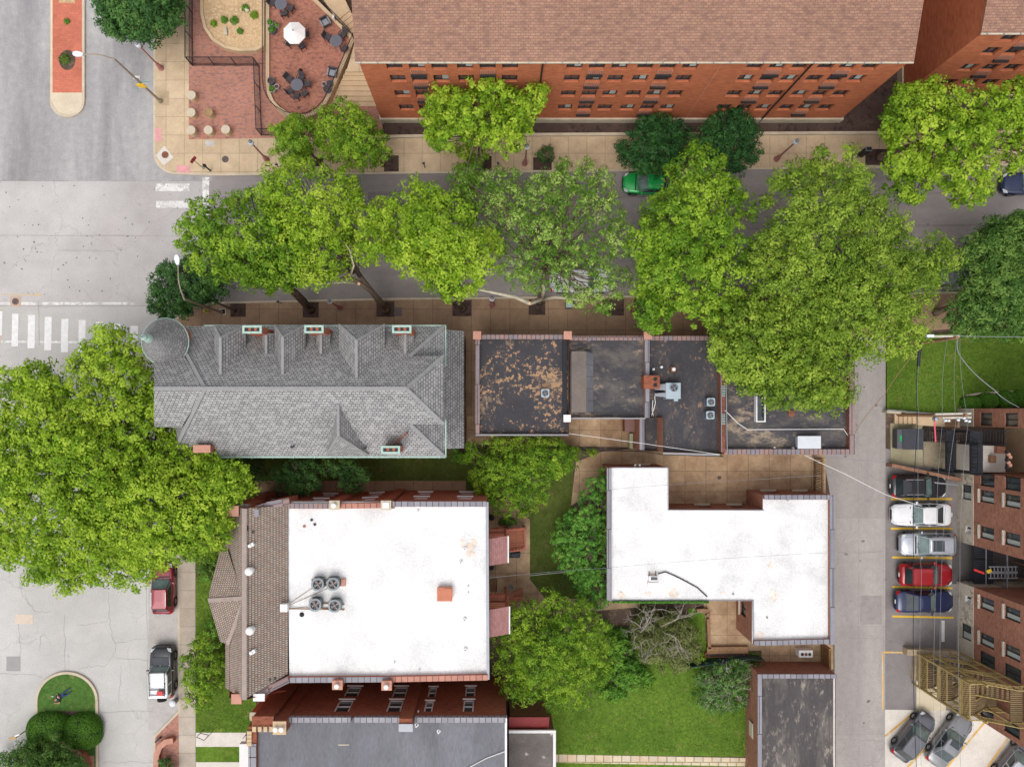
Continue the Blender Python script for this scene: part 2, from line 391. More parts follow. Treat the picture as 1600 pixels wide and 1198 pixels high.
# lawns, courts, paths inside the block
L1, L2 = .13, .134
flat('lawn', [(306, 905), (400, 905), (400, 1144), (306, 1144)], L1, M_GR1, z0=0)
flat('lawn', [(306, 1166), (378, 1166), (378, 1190), (306, 1190)], L1, M_GR1, z0=0)
flat('front_path', [(306, 1144), (384, 1144), (384, 1166), (306, 1166)], L2+.01, M_PAD, z0=0)
flat('front_path', [(306, 1190), (384, 1190), (384, 1300), (306, 1300)], L2+.01, M_PAD, z0=0)
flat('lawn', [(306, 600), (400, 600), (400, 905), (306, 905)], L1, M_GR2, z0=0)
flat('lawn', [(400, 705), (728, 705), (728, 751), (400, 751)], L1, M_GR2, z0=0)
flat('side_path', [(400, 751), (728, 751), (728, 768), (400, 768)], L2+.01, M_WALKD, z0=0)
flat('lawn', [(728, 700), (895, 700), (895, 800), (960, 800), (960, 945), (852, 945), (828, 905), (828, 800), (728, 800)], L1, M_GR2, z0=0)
flat('garden_soil', [(728, 768), (768, 768), (768, 800), (728, 800)], L1+.004, M_SOIL, z0=0)
flat('patio', [(752, 780), (795, 780), (828, 812), (828, 905), (852, 935), (1000, 935), (1000, 948), (800, 965), (752, 965)], L2+.006, M_COURT, z0=0)
flat('gangway_path', [(728, 520), (748, 520), (748, 690), (728, 690)], L2, M_WALKD, z0=0)
flat('court_paving', [(730, 650), (1010, 650), (1010, 699), (900, 697), (730, 694)], L2+.008, M_COURT, z0=0)
flat('court_paving', [(892, 790), (900, 722), (938, 706), (1010, 699), (1290, 699), (1290, 815), (945, 815), (940, 748), (925, 768)], L2+.014, M_COURT, z0=0)
flat('court_paving', [(1098, 930), (1190, 930), (1190, 1016), (1108, 1016)], L2+.014, M_COURT, z0=0)
flat('court_paving', [(1190, 985), (1302, 985), (1302, 1045), (1190, 1045)], L2+.018, M_COURT, z0=0)
flat('lawn', [(800, 1000), (1098, 1000), (1190, 1022), (1190, 1182), (866, 1178), (800, 1120)], L1, M_GR1, z0=0)
flat('lawn', [(1075, 950), (1102, 950), (1102, 1000), (1075, 1000)], L1+.004, M_GR1, z0=0)
flat('stone_path', [(866, 1178), (1190, 1184), (1190, 1197), (866, 1191)], L2+.01, tiles('flagstone', S(224, 206, 176), S(214, 200, 180), S(160, 150, 110), .75, .75, .05, c3=S(222, 180, 140), stain=.2, bscale=.8, off=.3), z0=0)
flat('lawn', [(866, 1191), (1190, 1197), (1190, 1500), (866, 1500)], L1, M_GR1, z0=0)
# north east lawn, steps and pad by the alley
flat('lawn', [(1386, 524), (2300, 500), (2300, 640), (1500, 648), (1386, 640)], L1, M_GR1, z0=-.05)
flat('garden_bed', [(1503, 640), (1512, 618), (1545, 612), (1800, 606), (1800, 645), (1503, 648)], L1+.01, M_MULCH, z0=0)
flat('concrete_pad', [(1391, 661), (1442, 661), (1442, 729), (1392, 724)], .05, pave('pad_concrete', S(176, 168, 138), S(150, 140, 112), crack=False, bscale=.4), z0=-.05)
flat('rusty_pad', [(1443, 688), (1500, 688), (1500, 733), (1443, 728)], .06, blotch('stained_concrete', S(150, 138, 116), S(130, 118, 96), S(170, 112, 52), .9, 1.2, t2=(.66, .74)), z0=-.05)
flat('gap_paving', [(1488, 838), (1720, 838), (1720, 912), (1488, 912)], .03, M('dark_asphalt', S(92, 88, 86), .9, scale=1), z0=-.05)
flat('concrete_slab', [(1432, 1063), (1478, 1063), (1478, 1110), (1432, 1110)], .05, M('slab_beige', S(214, 200, 172), .9, var=.06), z0=-.05)
# tree pits
def pit(x0, y0, x1, y1):
    tag(flat('tree_pit', [(x0, y0), (x1, y0), (x1, y1), (x0, y1)], KZ+.006, M_MULCH), kind='structure')
for r in ((473, 472, 498, 496), (588, 471, 616, 495), (707, 469, 737, 494), (826, 468, 852, 492), (944, 467, 975, 493), (990, 466, 1010, 490), (1190, 464, 1215, 488), (1320, 462, 1345, 486), (360, 474, 384, 495),
          (489, 246, 505, 260), (600, 243, 623, 268), (740, 244, 768, 267), (833, 246, 862, 266), (990, 240, 1012, 262), (1100, 240, 1122, 260), (1352, 233, 1392, 258), (1418, 473, 1440, 493)): pit(*r)
# median island
med = QL([(-0+78, -700), (78, 160)]+arc(105, 158, 27, 25, 180, 360, 14)+[(132, -700)], .15)
mm = MB(); mm.prism(med, -.02, .15); tag(mm.build('median_island', pave('median_concrete', S(226, 212, 188), S(214, 198, 172), crack=False)), kind='structure')
mm = MB(); mm.strip(ccw(med), 0.01, -.2, -.02, .17, True); tag(mm.build('median_kerb', M_KERB), kind='structure')
flat('median_brick', [(82, -700), (128, -700), (128, 145), (82, 145)], .158, M_BRMED)
flat('median_bed', arc(105, 94, 13, 16, 0, 360, 16)[:-1], .163, M_SOIL)
flat('median_bed', [(92, -4), (117, -4), (117, 5), (92, 5)], .163, M_GRAVEL)
# street paint
pm = MB()
def stripe(mb, pts, z): mb.poly([(a, b, z) for a, b in ccw(QL(pts, z))])
def mark(name, plist, mat, z, lab=None):
    for pts in plist:
        mb = MB(); stripe(mb, pts, z); tag(mb.build(name, mat), kind='structure')
zb = [(-6, 486, 4, 524), (19, 490, 29, 541), (44, 492, 55, 544), (70, 495, 81, 547), (96, 498, 107, 550), (123, 500, 134, 552), (150, 503, 161, 555), (176, 506, 188, 558), (204, 509, 216, 534)]
mark('crosswalk_stripe', [[(a, b), (c, b), (c-1, d), (a-1, d)] for a, b, c, d in zb], M_WHITEP, .010)
mark('crosswalk_line', [[(-100, 531), (125, 533), (125, 536), (-100, 535)], [(-100, 472), (212, 472), (212, 476), (-100, 477)]], M_WORNP, .006)
mark('crosswalk_stripe', [[(243, 287), (296, 287), (296, 299), (243, 299)], [(244, 314), (296, 314), (296, 325), (244, 325)], [(316, 277), (327, 277), (326, 336), (317, 336)]], M_WORNP, .008)
mark('parking_line', [[(1392, 778), (1488, 778), (1488, 781), (1392, 781)], [(1392, 824), (1488, 824), (1488, 827), (1392, 827)], [(1394, 869), (1490, 870), (1490, 873), (1394, 872)],
      [(1394, 915), (1488, 917), (1488, 920), (1394, 918)], [(1394, 961), (1490, 963), (1490, 966), (1394, 964)], [(1488, 873), (1491, 873), (1491, 884), (1488, 884)]], M_YEL, .016)
mark('parking_line', [[(1379, 1017), (1416, 1018), (1416, 1020), (1379, 1020)], [(1378, 1021), (1380.5, 1021), (1380.5, 1108), (1378, 1108)]], M_YELF, .018)
def dline(x0, y0, x1, y1, w=1.6):
    d = Vector((x1-x0, y1-y0)).normalized(); n = (-d.y*w, d.x*w)
    return [(x0+n[0], y0+n[1]), (x1+n[0], y1+n[1]), (x1-n[0], y1-n[1]), (x0-n[0], y0-n[1])]
mark('parking_line', [dline(1428, 1112, 1383, 1150), dline(1500, 1112, 1418, 1198), dline(1545, 1120, 1480, 1198), dline(1580, 1145, 1543, 1198)], M_YELF, .018)
mark('parking_block_mark', [[(1471, 969), (1476, 969), (1476, 1002), (1471, 1002)]], M_WHITEP, .016)
mark('utility_mark', [dline(216, 128, 235, 128, .5), dline(215, 129, 215, 146, .4)], M('teal_paint', S(80, 160, 150), .8), .006)
mark('utility_mark', [dline(0, 460, 60, 461, .4), dline(3, 480, 0, 540, .4), dline(58, 459, 64, 461, 1)], M_YELF, .006)
mark('road_patch', [[(24, 959), (51, 960), (51, 975), (24, 974)]], M('patch_pale', S(214, 196, 178), .9, var=.06), .006)
mark('road_patch', [[(10, 1025), (32, 1025), (32, 1048), (10, 1048)]], M('patch_grey', S(160, 157, 155), .9, var=.06), .006)
mark('road_patch', [[(16, 463), (33, 463), (33, 479), (16, 479)]], M('patch_tan', S(196, 170, 150), .9, var=.06), .011)
# slab joints saw-cut into the concrete roads (thin dark seams)
M_SEAM = M('tar_seam', S(156, 149, 145), .9, var=.3, scale=.6)
def crackline(pts, w, z=.007, mat=None, seg=7, amp=1.6):
    out = []
    for a, b in zip(pts[:-1], pts[1:]):
        for i in range(seg): t = i/seg; out.append((a[0]+(b[0]-a[0])*t+random.uniform(-amp, amp), a[1]+(b[1]-a[1])*t+random.uniform(-amp, amp)))
    out.append(pts[-1]); q = QL(out, z); mb = MB()
    L = offset(q, w, False); R = offset(q, -w, False)
    for i in range(len(q)-1): mb.poly([(L[i][0], L[i][1], z), (L[i+1][0], L[i+1][1], z), (R[i+1][0], R[i+1][1], z), (R[i][0], R[i][1], z)])
    tag(mb.build('road_crack', mat or M_SEAM), kind='structure')
for pts in ([(-200, 283), (320, 283)], [(-200, 368), (130, 368), (290, 369)], [(90, 391), (180, 392)], [(-200, 478), (240, 478)], [(60, 470), (62, 540)]): crackline(pts, .018, amp=.4)
for pts in ([(170, 925), (171, 970), (180, 1010), (177, 1026), (165, 1040), (140, 1041), (122, 1044)], [(177, 1026), (232, 1032)], [(180, 1004), (232, 996)], [(100, 960), (102, 1045)],
            [(30, 905), (35, 930), (55, 955), (80, 955)], [(120, 978), (168, 970)], [(0, 1052), (55, 1053), (68, 1060)], [(30, 975), (32, 1030)], [(158, 1112), (238, 1111)], [(190, 1040), (186, 1100)],
            [(160, 1190), (240, 1190)], [(65, 990), (62, 1015)], [(230, 920), (231, 1110)]): crackline(pts, .014)
for pts in ([(1341, 560), (1342, 1198)], [(1382, 735), (1380, 1108)], [(1305, 1155), (1380, 1156)], [(1306, 996), (1380, 998)], [(1310, 865), (1380, 862)]): crackline(pts, .012, z=.02, amp=.5)
# manhole covers
M_IRON = M('cast_iron', S(112, 98, 96), .6, .5, var=.2, scale=8)
M_RUST = M('rusty_iron', S(140, 92, 74), .8, .2, var=.25, scale=6)
def manhole(px, py, r, mat, label, z=KZ+.01, patch=None):
    t = thing('manhole_cover', label, 'manhole cover', P(px, py, z-.02), group='round utility covers')
    mb = MB(); c = P(px, py, z); mb.lathe(c, [(r, -.02), (r, .012), (r*.9, .016), (r*.86, .01), (.001, .012)], 20); sub(mb, 'cover', mat, t)
    mb = MB()
    for a in range(4):
        dx, dy = math.cos(a*math.pi/4), math.sin(a*math.pi/4); mb.bar((c.x-dx*r*.7, c.y-dy*r*.7, c.z+.015), (c.x+dx*r*.7, c.y+dy*r*.7, c.z+.015), .03, .02)
    sub(mb, 'ribs', mat, t)
flat('corner_slab', [(243, 243), (257, 228), (271, 246), (256, 259)], KZ+.008, M_PAD)
manhole(258, 242, .29, M_RUST, 'rusty round cover set in the pale square at the street corner', z=KZ+.016)
manhole(352, 249, .28, M_IRON, 'round purplish cover in the pavement below the brick plaza')
manhole(24, 471, .28, M_IRON, 'round iron cover in the road at the left of the crosswalk', z=.02)
manhole(1124, 746, .16, M_IRON, 'small round drain cover in the middle of the tan court', z=.16)
manhole(466, 169, .10, M_IRON, 'small drain cover in the brick terrace floor near its round end', z=1.05)
manhole(987, 484, .24, M_RUST, 'round rusty cover in the pavement north of the black roofs')
for nm, pts in (('tactile_plate', [(242, 200), (252, 200), (253, 221), (242, 221)]), ('tactile_plate', [(276, 258), (297, 259), (296, 271), (276, 269)])):
    flat(nm, pts, KZ+.012, M('tactile_pink', S(222, 160, 160), .8) if 'tactile_pink' not in MATS else MATS['tactile_pink'])
flat('utility_lid', [(243, 143), (264, 143), (264, 165), (243, 165)], KZ+.008, M('lid_tan', S(190, 168, 136), .9))
flat('utility_lid', [(321, 220), (335, 220), (335, 228), (321, 228)], KZ+.008, M('lid_grey', S(196, 190, 186), .8))
flat('utility_lid', [(616, 480), (628, 480), (628, 494), (616, 494)], KZ+.010, M_IRON)
flat('utility_lid', [(1288, 230), (1293, 230), (1293, 244), (1288, 244)], KZ+.010, M_IRON)
# low retaining kerb between mulch bed and pavement
t = thing('retaining_wall', 'low tan stone kerb wall between mulch bed and pavement below the brick apartments', 'retaining wall', P(1000, 207, .13))
mb = MB(); mb.strip(QL([(600, 211), (840, 208), (1395, 205)], .4), 0.0, .22, .0, .42); sub(mb, 'wall', M_KERB, t)

for pts in ([(330, 372), (700, 365), (1100, 359), (1700, 350)], [(330, 318), (800, 310), (1200, 306), (1700, 298)], [(1390, 352), (1700, 350)], [(700, 268), (705, 462)], [(1210, 262), (1208, 456)]): crackline(pts, .016, z=.008, mat=M('street_seam', S(120, 108, 106), .9) if 'street_seam' not in MATS else MATS['street_seam'], amp=.5)
for i, (x0, y0, x1, y1) in enumerate(((575, 300, 640, 322), (395, 405, 440, 452))): mark('road_patch', [[(x0, y0), (x1, y0-1), (x1, y1-1), (x0, y1)]], M('asphalt_patch', S(134, 126, 125), .9, var=.15) if 'asphalt_patch' not in MATS else MATS['asphalt_patch'], .006)
mark('road_patch', [[(1308, 640), (1340, 640), (1341, 700), (1308, 700)], [(1344, 930), (1378, 930), (1378, 975), (1344, 975)]], M('alley_patch', S(160, 153, 150), .9, var=.12), .017)
mo = M('oil_stain', S(118, 112, 110), .7, var=.3)
for i in range(46):
    if i < 26: px, py = random.uniform(330, 1590), random.choice((295, 330, 400, 440))+random.uniform(-10, 10)
    elif i < 36: px, py = random.uniform(1396, 1480), random.choice((760, 806, 851, 898, 941, 985))+random.uniform(-12, 12)
    else: px, py = random.uniform(1310, 1375), random.uniform(600, 1190)
    z = .009 if i < 26 else .0165 if i < 36 else .019; c = P(px, py, z); r0 = random.uniform(.05, .16); mb = MB(); mb.poly([(c.x+r0*(1+.3*math.sin(2*t+i))*math.cos(t), c.y+r0*.8*(1+.3*math.cos(3*t+i))*math.sin(t), z) for t in np.linspace(0, 5.9, 12)]); tag(mb.build('oil_stain', mo), kind='structure')
# ------------------------------------------------------------ building materials
M_BRICK = tiles('orange_brick', S(206, 122, 82), S(190, 108, 72), S(176, 112, 84), .4, .14, .012, c3=S(166, 90, 62), mix3=.5, stain=.14, bscale=.15)
M_BRICKD = tiles('dark_red_brick', S(164, 96, 68), S(148, 82, 58), S(130, 84, 66), .24, .08, .008, c3=S(96, 54, 46), mix3=.5, stain=.2, bscale=.2)
M_BRICKR = tiles('red_brown_brick', S(178, 124, 100), S(160, 106, 86), S(156, 122, 104), .24, .085, .008, c3=S(124, 80, 66), mix3=.5, stain=.2, bscale=.3)
M_CHIM = tiles('chimney_brick', S(202, 118, 90), S(184, 104, 80), S(164, 106, 86), .22, .08, .01, stain=.15)
M_ROOFBR = tiles('brown_shingles', S(172, 132, 110), S(154, 116, 98), S(128, 98, 84), .34, .17, .02, c3=S(124, 94, 86), mix3=.6, stain=.14, bscale=.12, off=.37)
M_ROOFGR = tiles('grey_slate', S(176, 174, 172), S(150, 149, 148), S(88, 88, 88), .27, .22, .024, c3=S(190, 188, 186), mix3=.4, stain=.14, bscale=.3)
M_RIDGE = M('slate_ridge', S(150, 149, 148), .85, var=.1, scale=3)
M_ROOFTAN = tiles('tan_slate', S(184, 172, 158), S(168, 148, 134), S(88, 78, 70), .16, .22, .026, c3=S(172, 130, 116), mix3=.3, stain=.12, bscale=.4)
M_WHITE = blotch('white_membrane', S(244, 243, 242, .78), S(234, 231, 229, .77), S(222, 206, 192, .8), .22, 1.3, t=(.45, .7), t2=(.78, .88), rough=.6)
M_BLACK = blotch('tar_roof_flaking', S(72, 70, 74), S(142, 122, 104), S(182, 144, 110), .5, 3.4, t=(.57, .64), t2=(.53, .56), s0=.22)
M_BLACK2 = blotch('tar_roof_stained', S(74, 72, 76), S(104, 98, 94), S(160, 142, 122), .9, 1.7, t=(.45, .62), t2=(.55, .68), stretch=(.6, 1, 1))
M_BLACK3 = blotch('tar_roof_speckled', S(70, 68, 72), S(100, 92, 88), S(158, 128, 106), 1.0, 3.4, t=(.5, .7), t2=(.59, .68), stretch=(1, .6, 1))
M_DKROOF = blotch('grey_membrane', S(112, 112, 118), S(120, 120, 126), S(134, 132, 134), .3, 1.6, t2=(.7, .8), rough=.7, stretch=(1, .25, 1))
M_WRINK = blotch('wrinkled_tar', S(82, 78, 78), S(108, 102, 98), S(150, 140, 130), .9, 2.6, t=(.48, .6), t2=(.55, .64), stretch=(.9, .35, 1))
M_GREYM = M('grey_metal', S(152, 154, 160), .5, .4, var=.06)
M_TILEG = tiles('glazed_grey_tile', S(150, 146, 154), S(132, 130, 138), S(70, 66, 70), .45, 3.0, .03, rough=.4, stain=.15, bmp=0)
M_TILER = tiles('terracotta_tile', S(196, 134, 114), S(176, 118, 102), S(100, 66, 60), .45, 3.0, .03, rough=.5, stain=.2, bmp=0)
M_TILEM = tiles('mixed_coping_tile', S(160, 128, 120), S(134, 128, 136), S(90, 70, 68), .34, 3.0, .03, rough=.5, stain=.2, bmp=0)
M_MINT = M('verdigris_copper', S(172, 198, 186), .7, .2, var=.12, scale=3)
M_STONE = M('cut_stone', S(200, 188, 166), .85, var=.12, scale=1.5)
M_STONEW = blotch('painted_rubble_stone', S(196, 186, 170), S(176, 164, 146), S(140, 126, 108), 1.2, 3.5, t2=(.6, .7))
M_WTRIM = M('white_trim', S(236, 234, 232), .6, var=.05)
M_FRDK = M('dark_window_frame', S(48, 46, 48), .5)
M_TERRA = M('terracotta_cap', S(196, 144, 124), .7, var=.1)
M_BLK = M('black_metal', S(46, 48, 54), .5, .5)
M_BLKDECK = tiles('black_deck_boards', S(58, 60, 66), S(50, 52, 58), S(20, 20, 24), 6, .16, .02, stain=.1)
M_WOODD = tiles('plank_landing', S(156, 132, 96), S(138, 116, 84), S(60, 50, 36), 5, .15, .03, stain=.25)
M_WOOD = M('olive_lumber', S(172, 150, 96), .85, var=.2, scale=4)
M_DECK = tiles('red_brown_deck', S(190, 122, 96), S(178, 112, 88), S(110, 66, 52), 6, .15, .015, stain=.12)
M_REDPAINT = M('red_brown_paint', S(176, 100, 78), .6, var=.08)
M_WOODBR = M('weathered_wood', S(150, 116, 86), .9, var=.2, scale=4)
M_TANCON = M('tan_concrete', S(206, 180, 146), .9, var=.1, scale=1)
def glass(name, c, rough=.08):
    m, nt, b = base_mat(name, rough, 0, .8); co = coords(nt)
    n = noise(nt, co, .8, 3); nt.links.new(mix(nt, ramp(nt, n.outputs[0], [(.4, g(0)), (.6, g(1))]), c, tuple(x*1.8 for x in c[:3])+(1,)), b.inputs['Base Color'])
    return m
M_GLASS = glass('dark_glass', S(52, 58, 60)); M_GLASSP = glass('pale_glass', S(120, 132, 132)); M_CURT = M('pale_curtain', S(176, 182, 176), .8, var=.1, scale=5)

def wall_mb(mb, p0, p1, z0, z1, ops=(), depth=.18):
    """vertical wall, outside to the right of p0->p1, with real openings and reveals"""
    p0 = Vector((*p0[:2], 0)); p1 = Vector((*p1[:2], 0)); L = (p1-p0).length; d = (p1-p0)/L; n = Vector((d.y, -d.x, 0))
    us = sorted({0, L, *[o[0] for o in ops], *[o[1] for o in ops]}); vs = sorted({z0, z1, *[o[2] for o in ops], *[o[3] for o in ops]})
    def pt(u, v, k=0): q = p0+d*u-n*k; return (q.x, q.y, v)
    for a, b in zip(us[:-1], us[1:]):
        run = None
        for c, e in zip(vs[:-1], vs[1:]):
            um, vm = (a+b)/2, (c+e)/2
            if any(o[0] < um < o[1] and o[2] < vm < o[3] for o in ops): continue
            mb.poly([pt(a, c), pt(b, c), pt(b, e), pt(a, e)])
    for o in ops:
        a, b, c, e = o[:4]
        mb.poly([pt(a, c), pt(a, e), pt(a, e, depth), pt(a, c, depth)][::-1]); mb.poly([pt(b, c, depth), pt(b, e, depth), pt(b, e), pt(b, c)][::-1])
        mb.poly([pt(a, c), pt(b, c), pt(b, c, depth), pt(a, c, depth)]); mb.poly([pt(a, e, depth), pt(b, e, depth), pt(b, e), pt(a, e)])
def window(root, p0, p1, op, depth=.18, frame=None, sill=None, split='v', curtain=False, fw=.06, name='window', proud=0.0, glassm=None, sillm=None, lintel=None):
    p0 = Vector((*p0[:2], 0)); p1 = Vector((*p1[:2], 0)); d = (p1-p0).normalized(); n = Vector((d.y, -d.x, 0)); a, b, c, e = op[:4]
    def pt(u, v, k): q = p0+d*u-n*k; return Vector((q.x, q.y, v))
    mb = MB(); k = depth-.03-proud
    for q, r in (((a+fw/2, c), (a+fw/2, e)), ((b-fw/2, c), (b-fw/2, e)), ((a, c+fw/2), (b, c+fw/2)), ((a, e-fw/2), (b, e-fw/2))):
        mb.bar(pt(q[0], q[1], k), pt(r[0], r[1], k), fw, .07, up=n)
    if split == 'v': mb.bar(pt((a+b)/2, c, k), pt((a+b)/2, e, k), fw*.9, .06, up=n)
    elif split == 'h': mb.bar(pt(a, (c+e)/2, k), pt(b, (c+e)/2, k), fw*.9, .06, up=n)
    w = sub(mb, name, frame or M_FRDK, root)
    mb = MB(); mb.poly([pt(a, c, depth-.004), pt(b, c, depth-.004), pt(b, e, depth-.004), pt(a, e, depth-.004)])
    sub(mb, 'pane', glassm or M_GLASS, w)
    if curtain:
        mb = MB(); m = (a+b)/2; mb.poly([pt(m+.04, c+.05, depth-.012), pt(b-.06, c+.05, depth-.012), pt(b-.06, e-.06, depth-.012), pt(m+.04, e-.06, depth-.012)]); sub(mb, 'blind', M_CURT, w)
    if sill:
        mb = MB(); mb.bar(pt(a-.08, c-.05, -sill/2+.01), pt(b+.08, c-.05, -sill/2+.01), sill, .1); sub(mb, 'sill', sillm or M_STONE, w)
    if lintel:
        mb = MB(); mb.bar(pt(a-.1, e+.09, -.03), pt(b+.1, e+.09, -.03), .09, .18); sub(mb, 'lintel', sillm or M_STONE, w)
    return w
def walls(root, pts, z0, z1, mat, ops={}, depth=.18, name='wall', skip=()):
    """one mesh of walls round a ccw footprint"""
    mb = MB(); n = len(pts)
    for i in range(n):
        if i in skip: continue
        wall_mb(mb, pts[i], pts[(i+1) % n], z0, z1, ops.get(i, ()), depth)
    return sub(mb, name, mat, root)
def facade_x(p0, p1, z0, z1, items): pass
def roof_flat(root, pts, z, mat, name='roof'):
    mb = MB(); mb.poly([(a, b, z) for a, b in ccw(pts)]); return sub(mb, name, mat, root)
def parapet(root, pts, zr, zt, t=.3, capm=None, wallm=None, over=.04, closed=True, caph=.07, name='parapet'):
    mb = MB(); mb.strip(pts, -.004, -t, zr-.05, zt, closed); p = sub(mb, name, wallm or M_BRICKD, root)
    mb = MB(); mb.strip(pts, over, -t-over, zt, zt+caph, closed); sub(mb, 'coping', capm or M_TILEG, p)
    return p
def gutter_line(root, pts, mat, r=.07, name='gutter'):
    mb = MB()
    for a, b in zip(pts[:-1], pts[1:]): mb.bar(a, b, r*2, r*1.6)
    return sub(mb, name, mat, root)
def chimney(root, x0, y0, x1, y1, zb, zt, capm, flues=0, brick=None, capt=.1, ov=.05, hollow=False, name='chimney'):
    """world coordinates"""
    mb = MB(); cx, cy = (x0+x1)/2, (y0+y1)/2; w, d = abs(x1-x0), abs(y1-y0)
    mb.box((cx, cy, (zb+zt)/2), (w, d, zt-zb)); c = sub(mb, name, brick or M_CHIM, root)
    mb = MB()
    if flues and hollow:
        mb.strip([(cx-w/2, cy-d/2), (cx+w/2, cy-d/2), (cx+w/2, cy+d/2), (cx-w/2, cy+d/2)], ov, -.09, zt-.02, zt+.12, True)
    else: mb.box((cx, cy, zt+capt/2), (w+2*ov, d+2*ov, capt))
    sub(mb, 'chimney_cap', capm, c)
    for i in range(flues):
        mb = MB(); fx = cx-w/2+w*(i+.5)/flues
        if hollow:
            mb.box((fx, cy, zt+.03), (w/flues*.5, d*.55, .06)); sub(mb, 'flue', M_FRDK, c)
        else:
            mb.lathe((fx, cy, zt+capt), [(.13, 0), (.13, .25), (.17, .27), (.17, .34), (.001, .38)], 14); sub(mb, 'flue_cap', M_WTRIM, c)
    return c

# ------------------------------------------------------------ B1 brick apartments (north)
def apartments(label, xs0, xs1, yS, cols_groups, west_wall, name='apartment_building', pipes=(), seamx=None, ybk=None, zg=11.4, gab=1.0, zp=.95):
    zg += .12
    root = thing(name, label, 'apartment building', ((xs0+xs1)/2, yS, 0))
    yN = yS+15
    fp = [(xs0, yS), (xs1, yS), (xs1, yN), (xs0, yN)]
    tops = [zg-.28, 9.15-.0, 6.45, 3.75]
    ops = []
    for gx, mid in cols_groups:
        for t in tops: ops.append((gx-.56-xs0, gx+.56-xs0, t-1.25, t))
    walls(root, fp, zp, zg, M_BRICK, {0: ops}, depth=.26)
    mb = MB(); pl = [(xs0-.12, yS-.14), (xs1+.12, yS-.14), (xs1+.12, yN), (xs0-.12, yN)]; mb.prism(pl, -.02, zp); sub(mb, 'plinth', M_STONE, root)
    k = 0
    for gx, mid in cols_groups:
        for t in tops:
            k += 1
            op = (gx-.56-xs0, gx+.56-xs0, t-1.25, t)
            window(root, (xs0, yS), (xs1, yS), op, depth=.26, split='v', curtain=(k*7 % 5) < 2, fw=.05)
            mb = MB()   # brick soldier panel below the window
            if mid:
                mb.box((gx, yS-.09, t-2.0), (1.12, .18, .22)); a = sub(mb, 'air_conditioner_grille', M_FRDK, root)
                mb = MB()
                for i in range(9): mb.box((gx-.5+i*.125, yS-.03, t-1.58), (.05, .06, .58))
                sub(mb, 'fins', M_TERRA, a)
    # gable roof, ridge along x
    mb = MB(); ov = .22; s = .345; yr = yS+9.0; x0, x1 = xs0-ov, xs1+ov; ye = yS-.12; zr = zg+(yr-ye)*s; yb = 2*yr-ye
    mb.poly([(x0, ye, zg), (x1, ye, zg), (x1, yr, zr), (x0, yr, zr)]); mb.poly([(x0, yr, zr), (x1, yr, zr), (x1, yb, zg), (x0, yb, zg)])
    mb.poly([(x0, ye, zg-.12), (x0, yr, zr-.12), (x1, yr, zr-.12), (x1, ye, zg-.12)])
    for x in (x0, x1):
        q = [(x, ye, zg), (x, yr, zr), (x, yr, zr-.12), (x, ye, zg-.12)]; mb.poly(q if x == x0 else q[::-1])
    sub(mb, 'roof', M_ROOFBR, root)
    for x in (xs0+.002, xs1-.002):
        mb = MB(); mb.poly([(x, yS, zg-.01), (x, yN+3, zg-.01), (x, yr, zr-.16)]); sub(mb, 'gable', M_BRICK, root)
    mb = MB(); mb.box(((x0+x1)/2, ye-.04, zg-.05), (x1-x0, .09, .1)); gt = sub(mb, 'gutter', M_STONE, root)
    mb = MB(); i = x0+.4
    while i < x1: mb.box((i, ye-.05, zg+.03), (.05, .18, .07)); i += 1.15
    sub(mb, 'gutter_brackets', M_GREYM, gt)
    for px_ in pipes:
        mb = MB(); mb.tube([(px_, ye-.02, zg-.15), (px_, yS-.1, zg-.6), (px_, yS-.1, .3)], .06, 8); sub(mb, 'downpipe', M_BLK, root)
    if seamx is not None:
        mb = MB(); mb.box((seamx, yS-.012, (zp+zg)/2), (.035, .024, zg-zp-.1)); sub(mb, 'expansion_joint', M_TERRA, root)
    return root
yS1 = 449*H/F
def wx(px, z=10.2): return (px-NX)*(H-z)/F
zmid = 10.0
grp = []
for c in ((617, 652, 687), (727, 762, 797), (897, 932, 967), (1007, 1042, 1077), (1177, 1212, 1247), (1287, 1321, 1356)):
    for i, x in enumerate(c): grp.append(((x-NX)*(H-10.3)/F, i == 1))
apartments('long orange brick apartment block with brown shingle roof across the top of the picture', -9.4, 28.45, yS1, grp, True,
           pipes=[wx(848, 11), wx(1268, 11)], seamx=wx(1128, 11))
def wx2(px): return (px-NX)*(H-10.3)/F
grp2 = [(35.8+i*1.65, i % 3 == 1) for i in range(9)]
apartments('second orange brick apartment block partly cut by the top right corner', 33.5, 58, 25.9, grp2, True)
